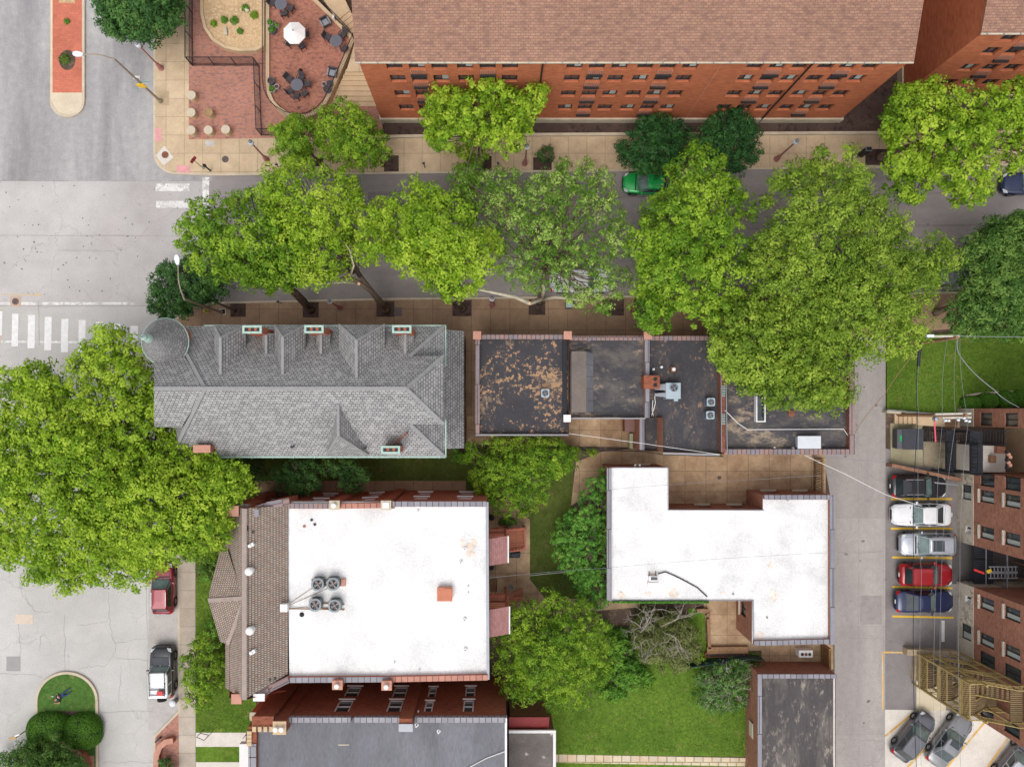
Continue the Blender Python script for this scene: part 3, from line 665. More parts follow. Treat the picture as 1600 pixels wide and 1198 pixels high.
# ------------------------------------------------------------ B2 grey slate mansion
def V3(px, py, z): return tuple(P(px, py, z))
def mansion():
    k9 = (H-9)/F
    root = thing('mansion', 'long grey slate roofed mansion with round corner turret and copper gutters beside the street', 'house', P(480, 607, 0))
    xW, xE, yN, yS, yR = -23.3, -3.7, 6.0, -3.35, 1.4
    ZE, ZR = 8.8, 13.3
    sl = (ZR-ZE)/(yN-yR); slS = (ZR-ZE)/(yR-yS)
    # walls
    wx0, wx1, wy0, wy1 = xW+.35, xE-.4, yS+.45, yN-.5
    wp = [(wx0, wy0), (wx1, wy0), (wx1, wy1), (wx0, wy1)]
    win = [(a, a+1.0, z, z+1.8) for z in (1.4, 5.0) for a in (1.5, 4.2, 7, 10, 13, 16)]
    winW = [(a, a+1.0, z, z+1.8) for z in (1.4, 5.0) for a in (1.2, 5.4)]
    walls(root, wp, .05, ZE+.1, M_CHIM, {0: win, 2: win, 3: winW})
    for o in win: window(root, wp[0], wp[1], o, sill=.2, split='h'); window(root, wp[2], wp[3], o, sill=.2, split='h')
    for o in winW: window(root, wp[3], wp[0], o, sill=.2, split='h')
    mb = MB(); xr0, xr1 = -19.2, -5.9           # ridge ends
    zt = ZR-(1.4*0+ (3.72-yR))*sl               # height where the upper east hip stops
    xT = xr1+(ZR-zt)/sl*1.0
    # north slope (ridge to eave), split round the east wings
    mb.poly([(xr0, yR, ZR), (xW, yN, ZE), (xE, yN, ZE), (xr1+(ZR-zt)*0, yR+(ZR-zt)/sl, zt), (xT-.0, yR+(ZR-zt)/sl, zt), (xr1, yR, ZR)][::-1])
    # NE lower hip
    ym = yR+(ZR-zt)/sl
    mb.poly([(xr1, ym, zt), (xE, yN, ZE), (xE, ym, ZE)][::-1])
    # south slope
    ysm = yR-(ZR-zt)/slS
    mb.poly([(xr0, yR, ZR), (xr1, yR, ZR), (xT, ysm, zt), (xr1, ysm, zt), (xE, yS, ZE), (xW, yS, ZE)][::-1])
    mb.poly([(xr1, ysm, zt), (xE, ysm, ZE), (xE, yS, ZE)][::-1])
    # upper east hip
    mb.poly([(xr1, yR, ZR), (xT, ym, zt), (xT, ysm, zt)][::-1])
    # west hip
    mb.poly([(xr0, yR, ZR), (xW, yS, ZE), (xW, yN, ZE)][::-1])
    # cross gable to the west
    gw = 2.6; gz = ZR-gw*sl
    mb.poly([(xr0, yR, ZR), (xW+.7, yR, ZR), (xW-.4, yR+gw, gz), (xr0-gw, yR+gw, gz)]); mb.poly([(xr0, yR, ZR), (xr0-gw, yR-gw, gz), (xW-.4, yR-gw, gz), (xW+.7, yR, ZR)])
    mb.poly([(xW-.4, yR+gw, gz), (xW+.7, yR, ZR), (xW-.4, yR-gw, gz)][::-1])
    rf = sub(mb, 'roof', M_ROOFGR, root)
    mb = MB(); mb.poly([(xE-.02, ysm, ZE), (xE-.02, ym, ZE), (xE-.02, ym, zt), (xE-.02, ysm, zt)][::-1])
    mb.poly([(xT, ym, zt), (xE, ym, ZE), (xr1, ym, zt)]); mb.poly([(xT, ysm, zt), (xE, ysm, ZE), (xr1, ysm, zt)][::-1])
    mb.poly([(xT, ysm, zt), (xE-.02, ysm, zt), (xE-.02, ym, zt), (xT, ym, zt)])
    sub(mb, 'wall', M_ROOFGR, root)
    # lower roof to the east
    x0, x1 = xE-.3, Q(725, 600, 5.0)[0]; y0, y1 = Q(0, 700, 4.8)[1], Q(0, 517, 4.8)[1]
    mb = MB(); mb.poly([(x0, y0, 6.1), (x1, y0, 4.7), (x1, y1, 4.7), (x0, y1, 6.1)]); mb.poly([(x1, y0, 4.7), (x1, y0, 4.5), (x1, y1, 4.5), (x1, y1, 4.7)])
    sub(mb, 'lower_roof', M_ROOFGR, root)
    walls(root, [(x0, y0+.15), (x1-.15, y0+.15), (x1-.15, y1-.15), (x0, y1-.15)], .05, 4.6, M_CHIM, name='lower_wall', skip=(3,))
    # ridge and hip caps
    mb = MB()
    def cap(a, b, w=.24):
        a = Vector(a)+Vector((0, 0, .03)); b = Vector(b)+Vector((0, 0, .03)); mb.bar(a, b, w, .07)
    for a, b in (((xW+.7, yR, ZR), (xr1, yR, ZR)), ((xr0, yR, ZR), (xW, yS, ZE)), ((xr0, yR, ZR), (xW, yN, ZE)), ((xr1, yR, ZR), (xT, ym, zt)), ((xr1, yR, ZR), (xT, ysm, zt)),
                 ((xr1, ym, zt), (xE, yN, ZE)), ((xr1, ysm, zt), (xE, yS, ZE))): cap(a, b)
    # dormers: (photo px of left eave, right eave, ridge x, front y, back y, hip y), north side
    dm = MB(); fw = MB()
    def dormer(cx, hw, zr, ze, yf, yb, hip, sgn, front):
        # cx centre x, hw half width, front at yf, back where ridge meets the roof yb
        def sp(x, y, z): return (x, y, z)
        zroof = lambda y: ZR-abs(y-yR)*(sl if sgn > 0 else slS)
        ybk = yR+sgn*(ZR-zr)/(sl if sgn > 0 else slS); yek = yR+sgn*(ZR-ze)/(sl if sgn > 0 else slS)
        yh = yf-sgn*hip
        q = [(cx, yh, zr), (cx, ybk, zr), (cx-hw, yek, ze), (cx-hw, yf, ze)]; dm.poly(q if sgn > 0 else q[::-1])
        q = [(cx, ybk, zr), (cx, yh, zr), (cx+hw, yf, ze), (cx+hw, yek, ze)]; dm.poly(q if sgn > 0 else q[::-1])
        q = [(cx, yh, zr), (cx-hw, yf, ze), (cx+hw, yf, ze)]; dm.poly(q if sgn > 0 else q[::-1])
        w = hw-.12; yw = yf-sgn*.15
        fw.poly([(cx-w, yw, zroof(yw)-.3), (cx+w, yw, zroof(yw)-.3), (cx+w, yw, ze), (cx-w, yw, ze)][::-1 if sgn > 0 else 1])
        for s_ in (-1, 1): fw.poly([(cx+s_*w, yw, zroof(yw)-.3), (cx+s_*w, yek, ze), (cx+s_*w, yw, ze)])
        cap((cx, yh, zr), (cx, ybk, zr), .18); cap((cx, yh, zr), (cx-hw, yf, ze), .15); cap((cx, yh, zr), (cx+hw, yf, ze), .15)
    kz = (H-10.6)/F
    dormer((358.5-NX)*kz, 1.1, 12.35, 10.5, 132*kz, 0, 1.05, 1, True)
    dormer((452.5-NX)*kz, 1.08, 12.35, 10.5, 132*kz, 0, 1.0, 1, True)
    dormer((565-NX)*kz, 1.6, 12.6, 10.5, 133*kz, 0, 1.3, 1, True)
    kz9 = (H-9)/F
    dormer((543-NX)*kz9, 1.5, 12.3, 9.0, -71.5*kz9, 0, 1.5, -1, True)
    # saddles behind chimneys
    for px in (503, 634, 418):
        dormer((px-NX)*kz, .5, 10.9, 10.2, 118*kz, 0, .05, 1, False)
    sub(dm, 'dormer_roofs', M_ROOFGR, root); sub(fw, 'dormer_walls', M_ROOFGR, root); sub(mb, 'ridge_caps', M_RIDGE, root)
    # copper gutters
    zg = ZE-.05
    gutter_line(root, [(-22.9, yS-.06, zg), (xE+.12, yS-.06, zg), (xE+.12, ysm+.3, zg)], M_MINT, .055)
    gutter_line(root, [(-21.0, yN+.06, zg), (xE+.12, yN+.06, zg), (xE+.12, ym-.6, zg)], M_MINT, .04)
    mb = MB()
    for i in range(13): mb.box((-22+i*1.5, yS-.02, zg+.09), (.05, .26, .03))
    sub(mb, 'gutter_straps', M_MINT, root)
    # chimneys with copper frames
    for i, (px, py) in enumerate(((394.5, 515), (491, 514.5), (628, 514.5))):
        c = P(px, py, 12.3); chimney(root, c.x-.6, c.y-.22, c.x+.6, c.y+.22, 8.6, 12.3, M_MINT, flues=3, hollow=True)
    c = P(610.5, 702.5, 11.4); chimney(root, c.x-.6, c.y-.22, c.x+.6, c.y+.22, 9.0, 11.4, M_MINT, flues=3, hollow=True)
    c = P(316, 701, 10.2); chimney(root, c.x-.55, c.y-.22, c.x+.55, c.y+.22, 8.8, 10.2, M_TERRA)
    mb = MB(); a = P(615, 694, 9.9); b = P(637, 676, 10.9); mb.bar(a, b, .12, .12); sub(mb, 'flue_brace', M_RUST, root)
    for px, py, z in ((457, 698, 9.9), (571, 700, 9.6), (545, 523, 9.9)):
        mb = MB(); c = P(px, py, z); mb.lathe((c.x, c.y, z-.5), [(.06, 0), (.06, .75), (.001, .76)], 8); mb.lathe((c.x, c.y, z+.2), [(.1, 0), (.1, .08), (.001, .1)], 8); sub(mb, 'vent_pipe', M_FRDK, root)
    # turret
    tc = P(258, 534, 11.0); R = 1.6
    cx, cy = tc.x, tc.y
    mb = MB(); mb.lathe((cx, cy, 0), [(R-.25, .05), (R-.25, 11.05)], 28); sub(mb, 'turret_wall', M_CHIM, root)
    mb = MB(); rows = 17
    prof = []
    for i in range(rows):
        t0, t1 = i/rows, (i+1)/rows; prof += [(R*(1-t0)+.015, 11.0+3.0*t0+.03), (R*(1-t1)+.035, 11.0+3.0*t1)]
    prof.append((.001, 14.0)); mb.lathe((cx, cy, 0), prof, 32)
    m, nt, b = base_mat('turret_slate', .85); co = node(nt, 'ShaderNodeTexCoord'); sp = node(nt, 'ShaderNodeSeparateXYZ'); nt.links.new(co.outputs['Object'], sp.inputs[0])
    at = node(nt, 'ShaderNodeMath', operation='ARCTAN2'); sx = node(nt, 'ShaderNodeMath', operation='SUBTRACT'); sx.inputs[1].default_value = cx-root.location.x; sy = node(nt, 'ShaderNodeMath', operation='SUBTRACT'); sy.inputs[1].default_value = cy-root.location.y
    nt.links.new(sp.outputs[0], sx.inputs[0]); nt.links.new(sp.outputs[1], sy.inputs[0]); nt.links.new(sy.outputs[0], at.inputs[0]); nt.links.new(sx.outputs[0], at.inputs[1])
    cb = node(nt, 'ShaderNodeCombineXYZ'); nt.links.new(at.outputs[0], cb.inputs[0]); nt.links.new(sp.outputs[2], cb.inputs[1])
    br = node(nt, 'ShaderNodeTexBrick'); 
    for k_, v_ in (('Color1', S(160, 158, 157)), ('Color2', S(132, 131, 131)), ('Mortar', S(84, 84, 84)), ('Scale', 1.), ('Mortar Size', .012), ('Brick Width', .2), ('Row Height', 3.0/rows)): br.inputs[k_].default_value = v_
    nt.links.new(cb.outputs[0], br.inputs['Vector']); nt.links.new(br.outputs['Color'], b.inputs['Base Color'])
    sub(mb, 'turret_roof', m, root)
    mb = MB(); mb.lathe((cx, cy, 0), [(R+.0, 10.86), (R+.06, 10.9), (R+.06, 11.0), (R+.01, 11.02), (R-.02, 10.9)], 32); sub(mb, 'turret_gutter', M_MINT, root)
    mb = MB(); mb.lathe((cx, cy, 13.62), [(.3, 0), (.22, .28), (.1, .42), (.2, .56), (.2, .7), (.05, .86), (.03, 1.3), (.001, 1.32)], 14); sub(mb, 'finial', M_MINT, root)
mansion()

# ------------------------------------------------------------ B4 row of black flat roofs
ZB = 5.4
def rowhouse(label, pts, roofm, sides, storefront=None, zr=ZB, wm=None, cop=None, extra=None):
    pts = ccw(QL(pts, zr+.5)); c = (sum(p[0] for p in pts)/len(pts), sum(p[1] for p in pts)/len(pts), 0)
    root = thing('rowhouse', label, 'row house', c, group='black roofed row houses')
    n = len(pts); ops = {}
    for i in range(n):
        L = (Vector(pts[(i+1) % n])-Vector(pts[i])).length
        if i in sides and L > 3: ops[i] = [(a, a+1.3, .9, 2.9) for a in np.arange(.9, L-1.8, 2.4)]
    walls(root, pts, .05, zr+.5, wm or M_BRICKR, ops)
    for i in ops:
        for o in ops[i]: window(root, pts[i], pts[(i+1) % n], o, sill=.15)
    roof_flat(root, offset(pts, -.02), zr, roofm)
    return root, pts
# unit 1
r, p = rowhouse('flat black tar roof with flaking tan patches, westmost of the row', [(743, 523), (889, 523), (889, 678), (743, 678)], M_BLACK, (0, 1, 2, 3))
parapet(r, [(a, b) for a, b in (p[0], p[3], p[2])][::-1] if False else [p[2], p[3], p[0]], ZB, ZB+.35, .28, M_TILEM, closed=False)
def pilaster(root, px, py, z=ZB+.9, w=.5, mat=None):
    mb = MB(); c = P(px, py, z); mb.box((c.x, c.y, z/2+.02), (w, w, z-.04)); q = sub(mb, 'pilaster', M_BRICKR, root)
    mb = MB(); mb.box((c.x, c.y, z+.05), (w+.1, w+.1, .14)); sub(mb, 'pilaster_cap', mat or M_TERRA, q)
pilaster(r, 745.5, 524); pilaster(r, 887, 524); pilaster(r, 886, 653.5, ZB+.6, .45, M_WTRIM)
gutter_line(r, [(p[0][0], p[0][1]-.08, ZB+.1), (p[1][0], p[1][1]-.08, ZB+.1)], M_GREYM, .05)
mb = MB(); mb.box((P(882, 590, ZB).x-.0, P(0, 590, ZB).y, ZB+.12), (.34, 6.2, .25)); sub(mb, 'dark_upstand', M_BLK, r)
# unit 2
r, p = rowhouse('flat black roof with a brown shed hatch along its left side', [(889.5, 525), (1010, 525), (1010, 652), (889.5, 652)], M_BLACK2, (0, 2))
parapet(r, [p[2], p[3]], ZB, ZB+.32, .28, M_TILEM, closed=False)
gutter_line(r, [(p[0][0], p[0][1]-.08, ZB+.1), (p[1][0], p[1][1]-.08, ZB+.1)], M_GREYM, .05)
a0, a1 = P(893, 549, ZB+1.3), P(916, 644, ZB+1.3)
mb = MB(); x0, x1, y0, y1 = a0.x, a1.x, a1.y, a0.y; xx = P(927, 600, ZB).x
mb.raw([(x0, y0, ZB), (xx, y0, ZB), (xx, y1, ZB), (x0, y1, ZB), (x0, y0, ZB+1.3), (x1, y0, ZB+1.3), (x1, y1, ZB+1.3), (x0, y1, ZB+1.3)], [(0, 1, 5, 4), (1, 2, 6, 5), (2, 3, 7, 6), (3, 0, 4, 7)])
sh = sub(mb, 'shed_hatch', tiles('grey_sheet', S(140, 140, 144), S(132, 132, 138), S(90, 90, 94), .9, 5, .02, stain=.3), r)
mb = MB(); mb.box(((x0+x1)/2, (y0+y1)/2, ZB+1.33), (x1-x0, y1-y0, .06)); sub(mb, 'shed_roof', blotch('brown_felt', S(116, 106, 100), S(122, 110, 102), S(134, 118, 108), .8, 3), sh)
# unit 3 with its lower back part
r, p = rowhouse('black roofed row house with the large rooftop air unit and a sunken square bay', [(1010.5, 525), (1130, 525), (1130, 709), (1036, 706), (1036, 652), (1010.5, 652)], M_BLACK3, (0, 1, 3))
pr = QL([(1008, 525), (1014, 525), (1014, 652), (1008, 652)], ZB+.6); mb = MB(); mb.prism(pr, ZB-.1, ZB+.55); pw = sub(mb, 'party_wall', M_BRICKR, r)
mb = MB(); mb.prism(offset(ccw(pr), .03), ZB+.55, ZB+.62); sub(mb, 'coping', M_TILEG, pw)
parapet(r, [q for q in p if q[1] > 4], ZB, ZB+.32, .28, M_TILEM, closed=False) if False else None
nn = sorted([q for q in p if q[1] > 4]); parapet(r, [nn[-1], nn[0]], ZB, ZB+.32, .28, M_TILEM, closed=False)
pilaster(r, 1012, 524)
gutter_line(r, [V3(1036, 708, ZB+.15), V3(1124, 710.5, ZB+.15)], M_GREYM, .07)
c = P(1018, 597, ZB+1.3); ch = chimney(r, c.x-.55, c.y-.45, c.x+.55, c.y+.45, ZB, ZB+1.3, M_BRICKD, flues=0, brick=M_BRICKD)
for dy in (-.22, .22):
    mb = MB(); mb.lathe((c.x+.25, c.y+dy, ZB+1.4), [(.14, 0), (.14, .12), (.09, .12), (.09, .02)], 12); sub(mb, 'flue', M_FRDK, ch)
for px, py, z in ((1033.5, 573.5, .2), (1021, 577, .2)):
    mb = MB(); c = P(px, py, ZB+z); mb.lathe((c.x, c.y, ZB), [(.1, 0), (.1, .3), (.001, .32)], 10); sub(mb, 'vent_pipe', M_WTRIM, r)
c = P(1052, 577, ZB+.4); mb = MB(); mb.box((c.x, c.y, ZB+.25), (.34, .34, .5)); q = sub(mb, 'vent_box', M_BRICKR, r); mb = MB(); mb.lathe((c.x, c.y, ZB+.5), [(.13, 0), (.13, .12), (.001, .14)], 10); sub(mb, 'vent_cap', M_WTRIM, q)
# sunken bay
zl = 3.6
bp = ccw(QL([(1000, 652), (1034, 652), (1034, 705), (1000, 703)], zl+.5)); rr = thing('lean_to', 'small low black roofed lean-to at the back corner of the row', 'outbuilding', (bp[0][0], bp[0][1], 0))
walls(rr, bp, .05, zl+.45, M_BRICKR); roof_flat(rr, offset(bp, -.02), zl, M_BLACK3)
wpt = [q for q in bp if q[0] < bp[0][0]+.6]; wl = sorted(wpt, key=lambda q: -q[1]); parapet(rr, [wl[0], wl[-1]], zl, zl+.5, .28, M_TILEG, closed=False)
# unit 4
r, p = rowhouse('longest black roof of the row, with skylight and white roof box at the alley end', [(1130.5, 526), (1334, 526), (1334, 707), (1130.5, 709)], M_BLACK2, (0, 1, 2, 3))
mb = MB(); pw = QL([(1126, 530), (1132, 530), (1134, 707), (1128, 707)], ZB+.9); mb.prism(pw, ZB-.1, ZB+.85); q = sub(mb, 'party_wall', tiles('party_brick', S(156, 96, 76), S(136, 82, 66), S(130, 84, 70), .22, .08, .01, stain=.3), r)
mb = MB(); mb.bar(V3(1133.5, 535, ZB+1.0), V3(1136, 706, ZB+1.0), .05, .12); mb.bar(V3(1126, 532, ZB+1.0), V3(1127.5, 706, ZB+1.0), .04, .1); sub(mb, 'flashing', M_GREYM, q)
for yy in (612, 656):
    mb = MB(); c = P(1130, yy, ZB+.9)
    for i in range(7): mb.box((c.x, c.y-.3+i*.12, ZB+.92), (.26, .05, .14))
    sub(mb, 'vent_grille', M_MINT, q)
xs = sorted(set(round(a, 3) for a, b in p)); ys = sorted(b for a, b in p)
xa, xb, ya, yb = min(a for a, b in p), max(a for a, b in p), min(b for a, b in p), max(b for a, b in p)
parapet(r, [(xa, ya), (xb, ya), (xb, yb), (xa, yb)], ZB, ZB+.5, .32, M_TILEM, closed=False)
sk = P(1189, 637, ZB+.5); mb = MB(); x0, x1, y0, y1 = sk.x-.36, sk.x+.36, sk.y-1.08, sk.y+1.08
mb.strip([(x0, y0), (x1, y0), (x1, y1), (x0, y1)], 0, -.09, ZB-.02, ZB+.5, True); q = sub(mb, 'skylight_frame', M_WTRIM, r)
mb = MB(); xm = sk.x
mb.poly([(x0+.08, y0+.08, ZB+.42), (xm, y0+.45, ZB+.62), (xm, y1-.45, ZB+.62), (x0+.08, y1-.08, ZB+.42)][::-1]); mb.poly([(x1-.08, y0+.08, ZB+.42), (xm, y0+.45, ZB+.62), (xm, y1-.45, ZB+.62), (x1-.08, y1-.08, ZB+.42)])
mb.poly([(x0+.08, y0+.08, ZB+.42), (x1-.08, y0+.08, ZB+.42), (xm, y0+.45, ZB+.62)]); mb.poly([(x0+.08, y1-.08, ZB+.42), (x1-.08, y1-.08, ZB+.42), (xm, y1-.45, ZB+.62)][::-1]); sub(mb, 'skylight_glass', M_GLASS, q)
c = P(1264.5, 691, ZB+.6); mb = MB(); mb.box((c.x, c.y, ZB+.28), (1.65, .85, .56)); q = sub(mb, 'roof_box', M('galvanised', S(196, 200, 206), .5, .2, var=.06), r, bevel=.02)
mb = MB(); mb.box((c.x, c.y, ZB+.585), (1.75, .95, .05)); sub(mb, 'box_lid', M('galvanised_pale', S(212, 216, 220), .5, .2, var=.05), q)
mb = MB(); mb.tube([V3(1133, 641, ZB+1.0), V3(1153, 661, ZB+.2), V3(1168, 671, ZB+.15), V3(1318, 670, ZB+.15), V3(1326, 682, ZB+.2), V3(1336, 686, ZB+.5)], .03, 6); sub(mb, 'conduit', M_WTRIM, r)
c = P(1238, 646, ZB+.3); mb = MB(); mb.lathe((c.x, c.y, ZB), [(.28, 0), (.26, .18), (.1, .22), (.001, .23)], 16); sub(mb, 'vent_hood', M_RUST, r)
for px, py in ((1210.5, 699), (1240, 700)):
    mb = MB(); c = P(px, py, ZB+.3); mb.lathe((c.x, c.y, ZB), [(.07, 0), (.07, .3), (.001, .32)], 8); sub(mb, 'vent_pipe', M_WTRIM, r)

# ------------------------------------------------------------ B3 white roofed brick building with tan slate front
def white_house():
    ZT = 8.3
    root = thing('brick_townhouse', 'brick townhouse with white flat roof and tan slate mansard front', 'building', P(600, 920, 0))
    k = (H-ZT)/F
    def w(px, py, z=ZT): return Q(px, py, z)
    fp = ccw([w(760, 784), w(616, 784), w(616, 794), w(603, 794), w(603, 784), w(531, 787), w(531, 793), w(519, 793), w(519, 787), w(453, 787), w(420, 797), w(358, 797), w(358, 1090), w(408, 1090), w(428, 1078), w(453, 1066), w(762, 1062)])
    nops = {}
    n = len(fp)
    for i in range(n):
        a, b = Vector(fp[i]), Vector(fp[(i+1) % n]); d = (b-a)
        if d.length > 2.5 and abs(d.y) < .4*abs(d.x):
            L = d.length; m = max(1, int(L/2.9)); nops[i] = [(L*(j+.5)/m-.55, L*(j+.5)/m+.55, z, z+1.5) for j in range(m) for z in (1.6, 5.0)]
        elif d.length > 8: L = d.length; m = int(L/3); nops[i] = [(L*(j+.5)/m-.55, L*(j+.5)/m+.55, z, z+1.7) for j in range(m) for z in (1.2, 4.6)]
    walls(root, fp, .05, ZT-.02, M_CHIM, nops, depth=.16)
    for i in nops:
        for o in nops[i]: window(root, fp[i], fp[(i+1) % n], o, depth=.16, frame=M_WTRIM, split='h', sill=.1, sillm=M_WTRIM, glassm=M_GLASSP)
    rz = ZT-.25
    mb = MB(); roof = ccw([w(449, 783, rz), w(760, 783, rz), w(762, 1060, rz), w(452, 1062, rz)]); mb.poly([(a, b, rz) for a, b in roof]); sub(mb, 'flat_roof', M_WHITE, root)
    # membrane laps
    mb = MB()
    for px in (540, 587, 645, 704): mb.box((Q(px, 0, rz)[0], Q(0, 922, rz)[1], rz+.006), (.03, 12.3, .008))
    sub(mb, 'membrane_laps', M('membrane_lap', S(240, 232, 224, .8), .7, var=.06), root)
    # parapet copings, varied tiles
    segs = [([(530, 787), (453, 787)], M_TILEM), ([(616, 785), (603, 794)], None), ([(603, 786), (532, 787)], M_TILER), ([(760, 784), (616, 784)], M_TILEG), ([(453, 1064), (612, 1063)], M_TILEG), ([(612, 1063), (762, 1060)], M_TILER)]
    for s_, mt in segs:
        if mt is None: continue
        pts = [w(*q) for q in s_]; mb = MB(); mb.strip(pts, -.0, -.3, rz-.05, ZT+.1, False); pp = sub(mb, 'parapet', M_CHIM, root); mb = MB(); mb.strip(pts, .05, -.33, ZT+.1, ZT+.17, False); sub(mb, 'coping', mt, pp)
    mb = MB(); e = [w(761, 784), w(762.5, 1061)]; mb.strip(e, .1, -.1, rz-.06, ZT+.02, False); sub(mb, 'edge_gutter', M_GREYM, root)
    # tan slate roof: east slope falls to the flat roof, west slope falls to the front
    zr, ze, zf = 10.0, ZT-.1, ZT-.6
    def R(px, py, z): return tuple(P(px, py, z))
    xr = P(382, 0, zr).x; x1 = P(450, 0, ze).x; x0 = P(352, 0, zf).x
    yN_, yS_ = P(0, 792, 9.2).y, P(0, 1086, 9.2).y
    mb = MB()
    mb.poly([(xr, yS_, zr), (x1, yS_+1.2, ze), (x1, yN_, ze), (xr, yN_, zr)]); mb.poly([(xr, yN_, zr), (x0, yN_, zf), (x0, yS_, zf), (xr, yS_, zr)])
    # bay roof
    bz = 8.0; xa = P(380, 0, zr-.25).x; ya = P(0, 934, zr-.25).y
    A = (xa, ya, zr-.3); B_ = R(326, 940, bz); C = R(344, 1002, bz); D = (x0+.4, P(0, 1004, bz).y, bz+.35); E_ = R(343, 862, bz); Fp = (x0+.4, P(0, 858, bz).y, bz+.35)
    zq = zr-.34
    m1 = (xr-.02, P(0, 905, zr).y, zq); m2 = (xr-.02, P(0, 965, zr).y, zq)
    B1 = R(327, 925, bz)
    mb.poly([A, Fp, E_, B1][::1]); mb.poly([A, B1, B_]); mb.poly([A, B_, C, D])
    mb.poly([(A[0], A[1], A[2]), (D[0], D[1], D[2]), (xr, D[1], zf+.0)]) if False else None
    sub(mb, 'slate_roof', M_ROOFTAN, root)
    mb = MB()
    mb.bar((xr, yN_, zr+.03), (xr, yS_, zr+.03), .34, .06); mb.bar(Vector(A)+Vector((0, 0, .05)), Vector(B_)+Vector((0, .12, .05)), .3, .06); mb.bar(Vector(A)+Vector((.1, 0, .05)), Vector(D)+Vector((0, 0, .05)), .26, .06); sub(mb, 'ridge_caps', M('tan_ridge', S(164, 148, 140), .85), root)
    # bay walls under it
    bay = [C[:2], D[:2], Fp[:2], E_[:2], B1[:2], B_[:2]]; bay = offset(ccw(bay), -.2); walls(root, bay, .05, bz+.1, M_CHIM, name='bay_wall')
    # gable end pieces
    for y in (yN_+.02, yS_-.02): mb = MB(); mb.poly([(x0, y, zf), (x1, y, ze), (xr, y, zr)]); sub(mb, 'gable_wall', M_CHIM, root)
    # north and south stepped end parapets with piers
    def pier(px, py, z, w1, w2, cm, zb=.05): c = P(px, py, z); chimney(root, c.x-w1/2, c.y-w2/2, c.x+w1/2, c.y+w2/2, zb, z, cm, brick=M_CHIM, name='corner_pier')
    pier(364.5, 798, 9.6, .72, .66, M_TERRA); pier(396.5, 801, 9.5, .66, .42, M_TILEG); pier(370, 1091, 9.4, .62, .6, M_TERRA); pier(405, 1088.5, 9.4, .72, .42, M_WTRIM)
    for pts, h0 in (([Q(404, 799, 9.0), Q(418, 794, 9.0), Q(453, 787, 8.5)], [9.3, 8.8, 8.45]), ([Q(372, 1089, 9), Q(400, 1089, 9)], [9.0, 9.0]), ([Q(408, 1088, 9.2), Q(428, 1076, 8.7), Q(453, 1064, 8.4)], [9.35, 8.8, 8.45]), ([Q(372, 796, 9), Q(392, 797, 9)], [9.1, 9.1])):
        mb = MB(); mb.strip(pts, 0, -.4, 6, h0, False); q = sub(mb, 'end_parapet', M_CHIM, root)
        mb = MB(); mb.strip(pts, .05, -.45, h0, [h+.08 for h in h0], False); sub(mb, 'end_coping', M_TILEM, q)
    # chimneys on the north and south walls
    for px, py, cm, fl in ((522.5, 789, M_STONE, 1), (603, 789, M_STONE, 0), (527, 1070, M_TERRA, 1), (604, 1071, M_TERRA, 1)):
        c = P(px, py, ZT+.7); ch = chimney(root, c.x-.32, c.y-.28, c.x+.32, c.y+.28, .05, ZT+.6, cm, flues=fl)
        if not fl:
            mb = MB(); mb.box((c.x, c.y, ZT+.74), (.46, .42, .1)); sub(mb, 'chimney_lid', M_WTRIM, ch)
    # roof fittings
    c = P(695, 928, rz+.5); mb = MB(); mb.box((c.x, c.y, rz+.25), (1.02, .92, .5)); q = sub(mb, 'roof_hatch', M_TERRA, root); mb = MB(); mb.box((c.x, c.y, rz+.53), (1.1, 1.0, .06)); mb.box((c.x+.25, c.y+.18, rz+.59), (.5, .5, .06)); sub(mb, 'hatch_lid', M('clay_lid', S(196, 124, 96), .7), q)
    for px, py, r_ in ((726, 857, .11), (720, 878, .11), (726, 968, .13), (727, 1015, .13), (731.5, 916, .05), (731.5, 926, .05), (616, 1035, .05), (655, 1047, .06), (653, 798, .06), (470.5, 961, .1)):
        mb = MB(); c = P(px, py, rz+.2); mb.lathe((c.x, c.y, rz), [(r_+.08, 0), (r_, .03), (r_, .22), (r_*.6, .22), (r_*.5, .1)], 12); sub(mb, 'roof_vent', M_WTRIM if px != 470.5 else M_FRDK, root)
    for px, py in ((487, 812), (492, 819), (475.5, 822)):
        mb = MB(); c = P(px, py, rz+.02); mb.box((c.x, c.y, rz+.03), (.18, .18, .05), .6); sub(mb, 'loose_tile', M_FRDK if px > 480 else M_BRICKR, root)
    for px, py, sz in ((388, 893, .3), (389.5, 986, .3)):
        mb = MB(); c = P(px, py, 10.2); mb.lathe((c.x, c.y, 9.6), [(.26, 0), (.26, .4), (sz, .42), (sz, .52), (sz*.8, .62), (sz*.4, .68), (.001, .7)], 20); sub(mb, 'roof_fan', M_WTRIM, root)
    for px, py in ((393, 851), (395, 1018)):
        mb = MB(); c = P(px, py, 9.8); mb.box((c.x, c.y, 9.75), (.36, .26, .3), .5); mb.box((c.x-.1, c.y-.05, 9.92), (.2, .2, .12), .5); sub(mb, 'roof_vent_box', M_WTRIM, root)
    for px, py in ((388, 824), (395.5, 830), (428, 1061.5), (421.5, 1062)):
        mb = MB(); c = P(px, py, 9.6 if py < 900 else 9.0); z_ = zr-(c.x-xr)*(zr-ze)/(x1-xr); mb.box((c.x, c.y, z_+.02), (.16, .34 if px == 388 else .2, .05)); sub(mb, 'slipped_slate', M_FRDK, root)
    c = P(444, 949, rz+.6); mb = MB(); mb.box((c.x, c.y, ZT+.1), (.52, .55, .8)); sub(mb, 'conduit_box', M_WTRIM, root)
    ms = blotch('rust_stain', S(222, 200, 184), S(236, 226, 216), S(196, 160, 140), 1.5, 3, t=(.4, .6))
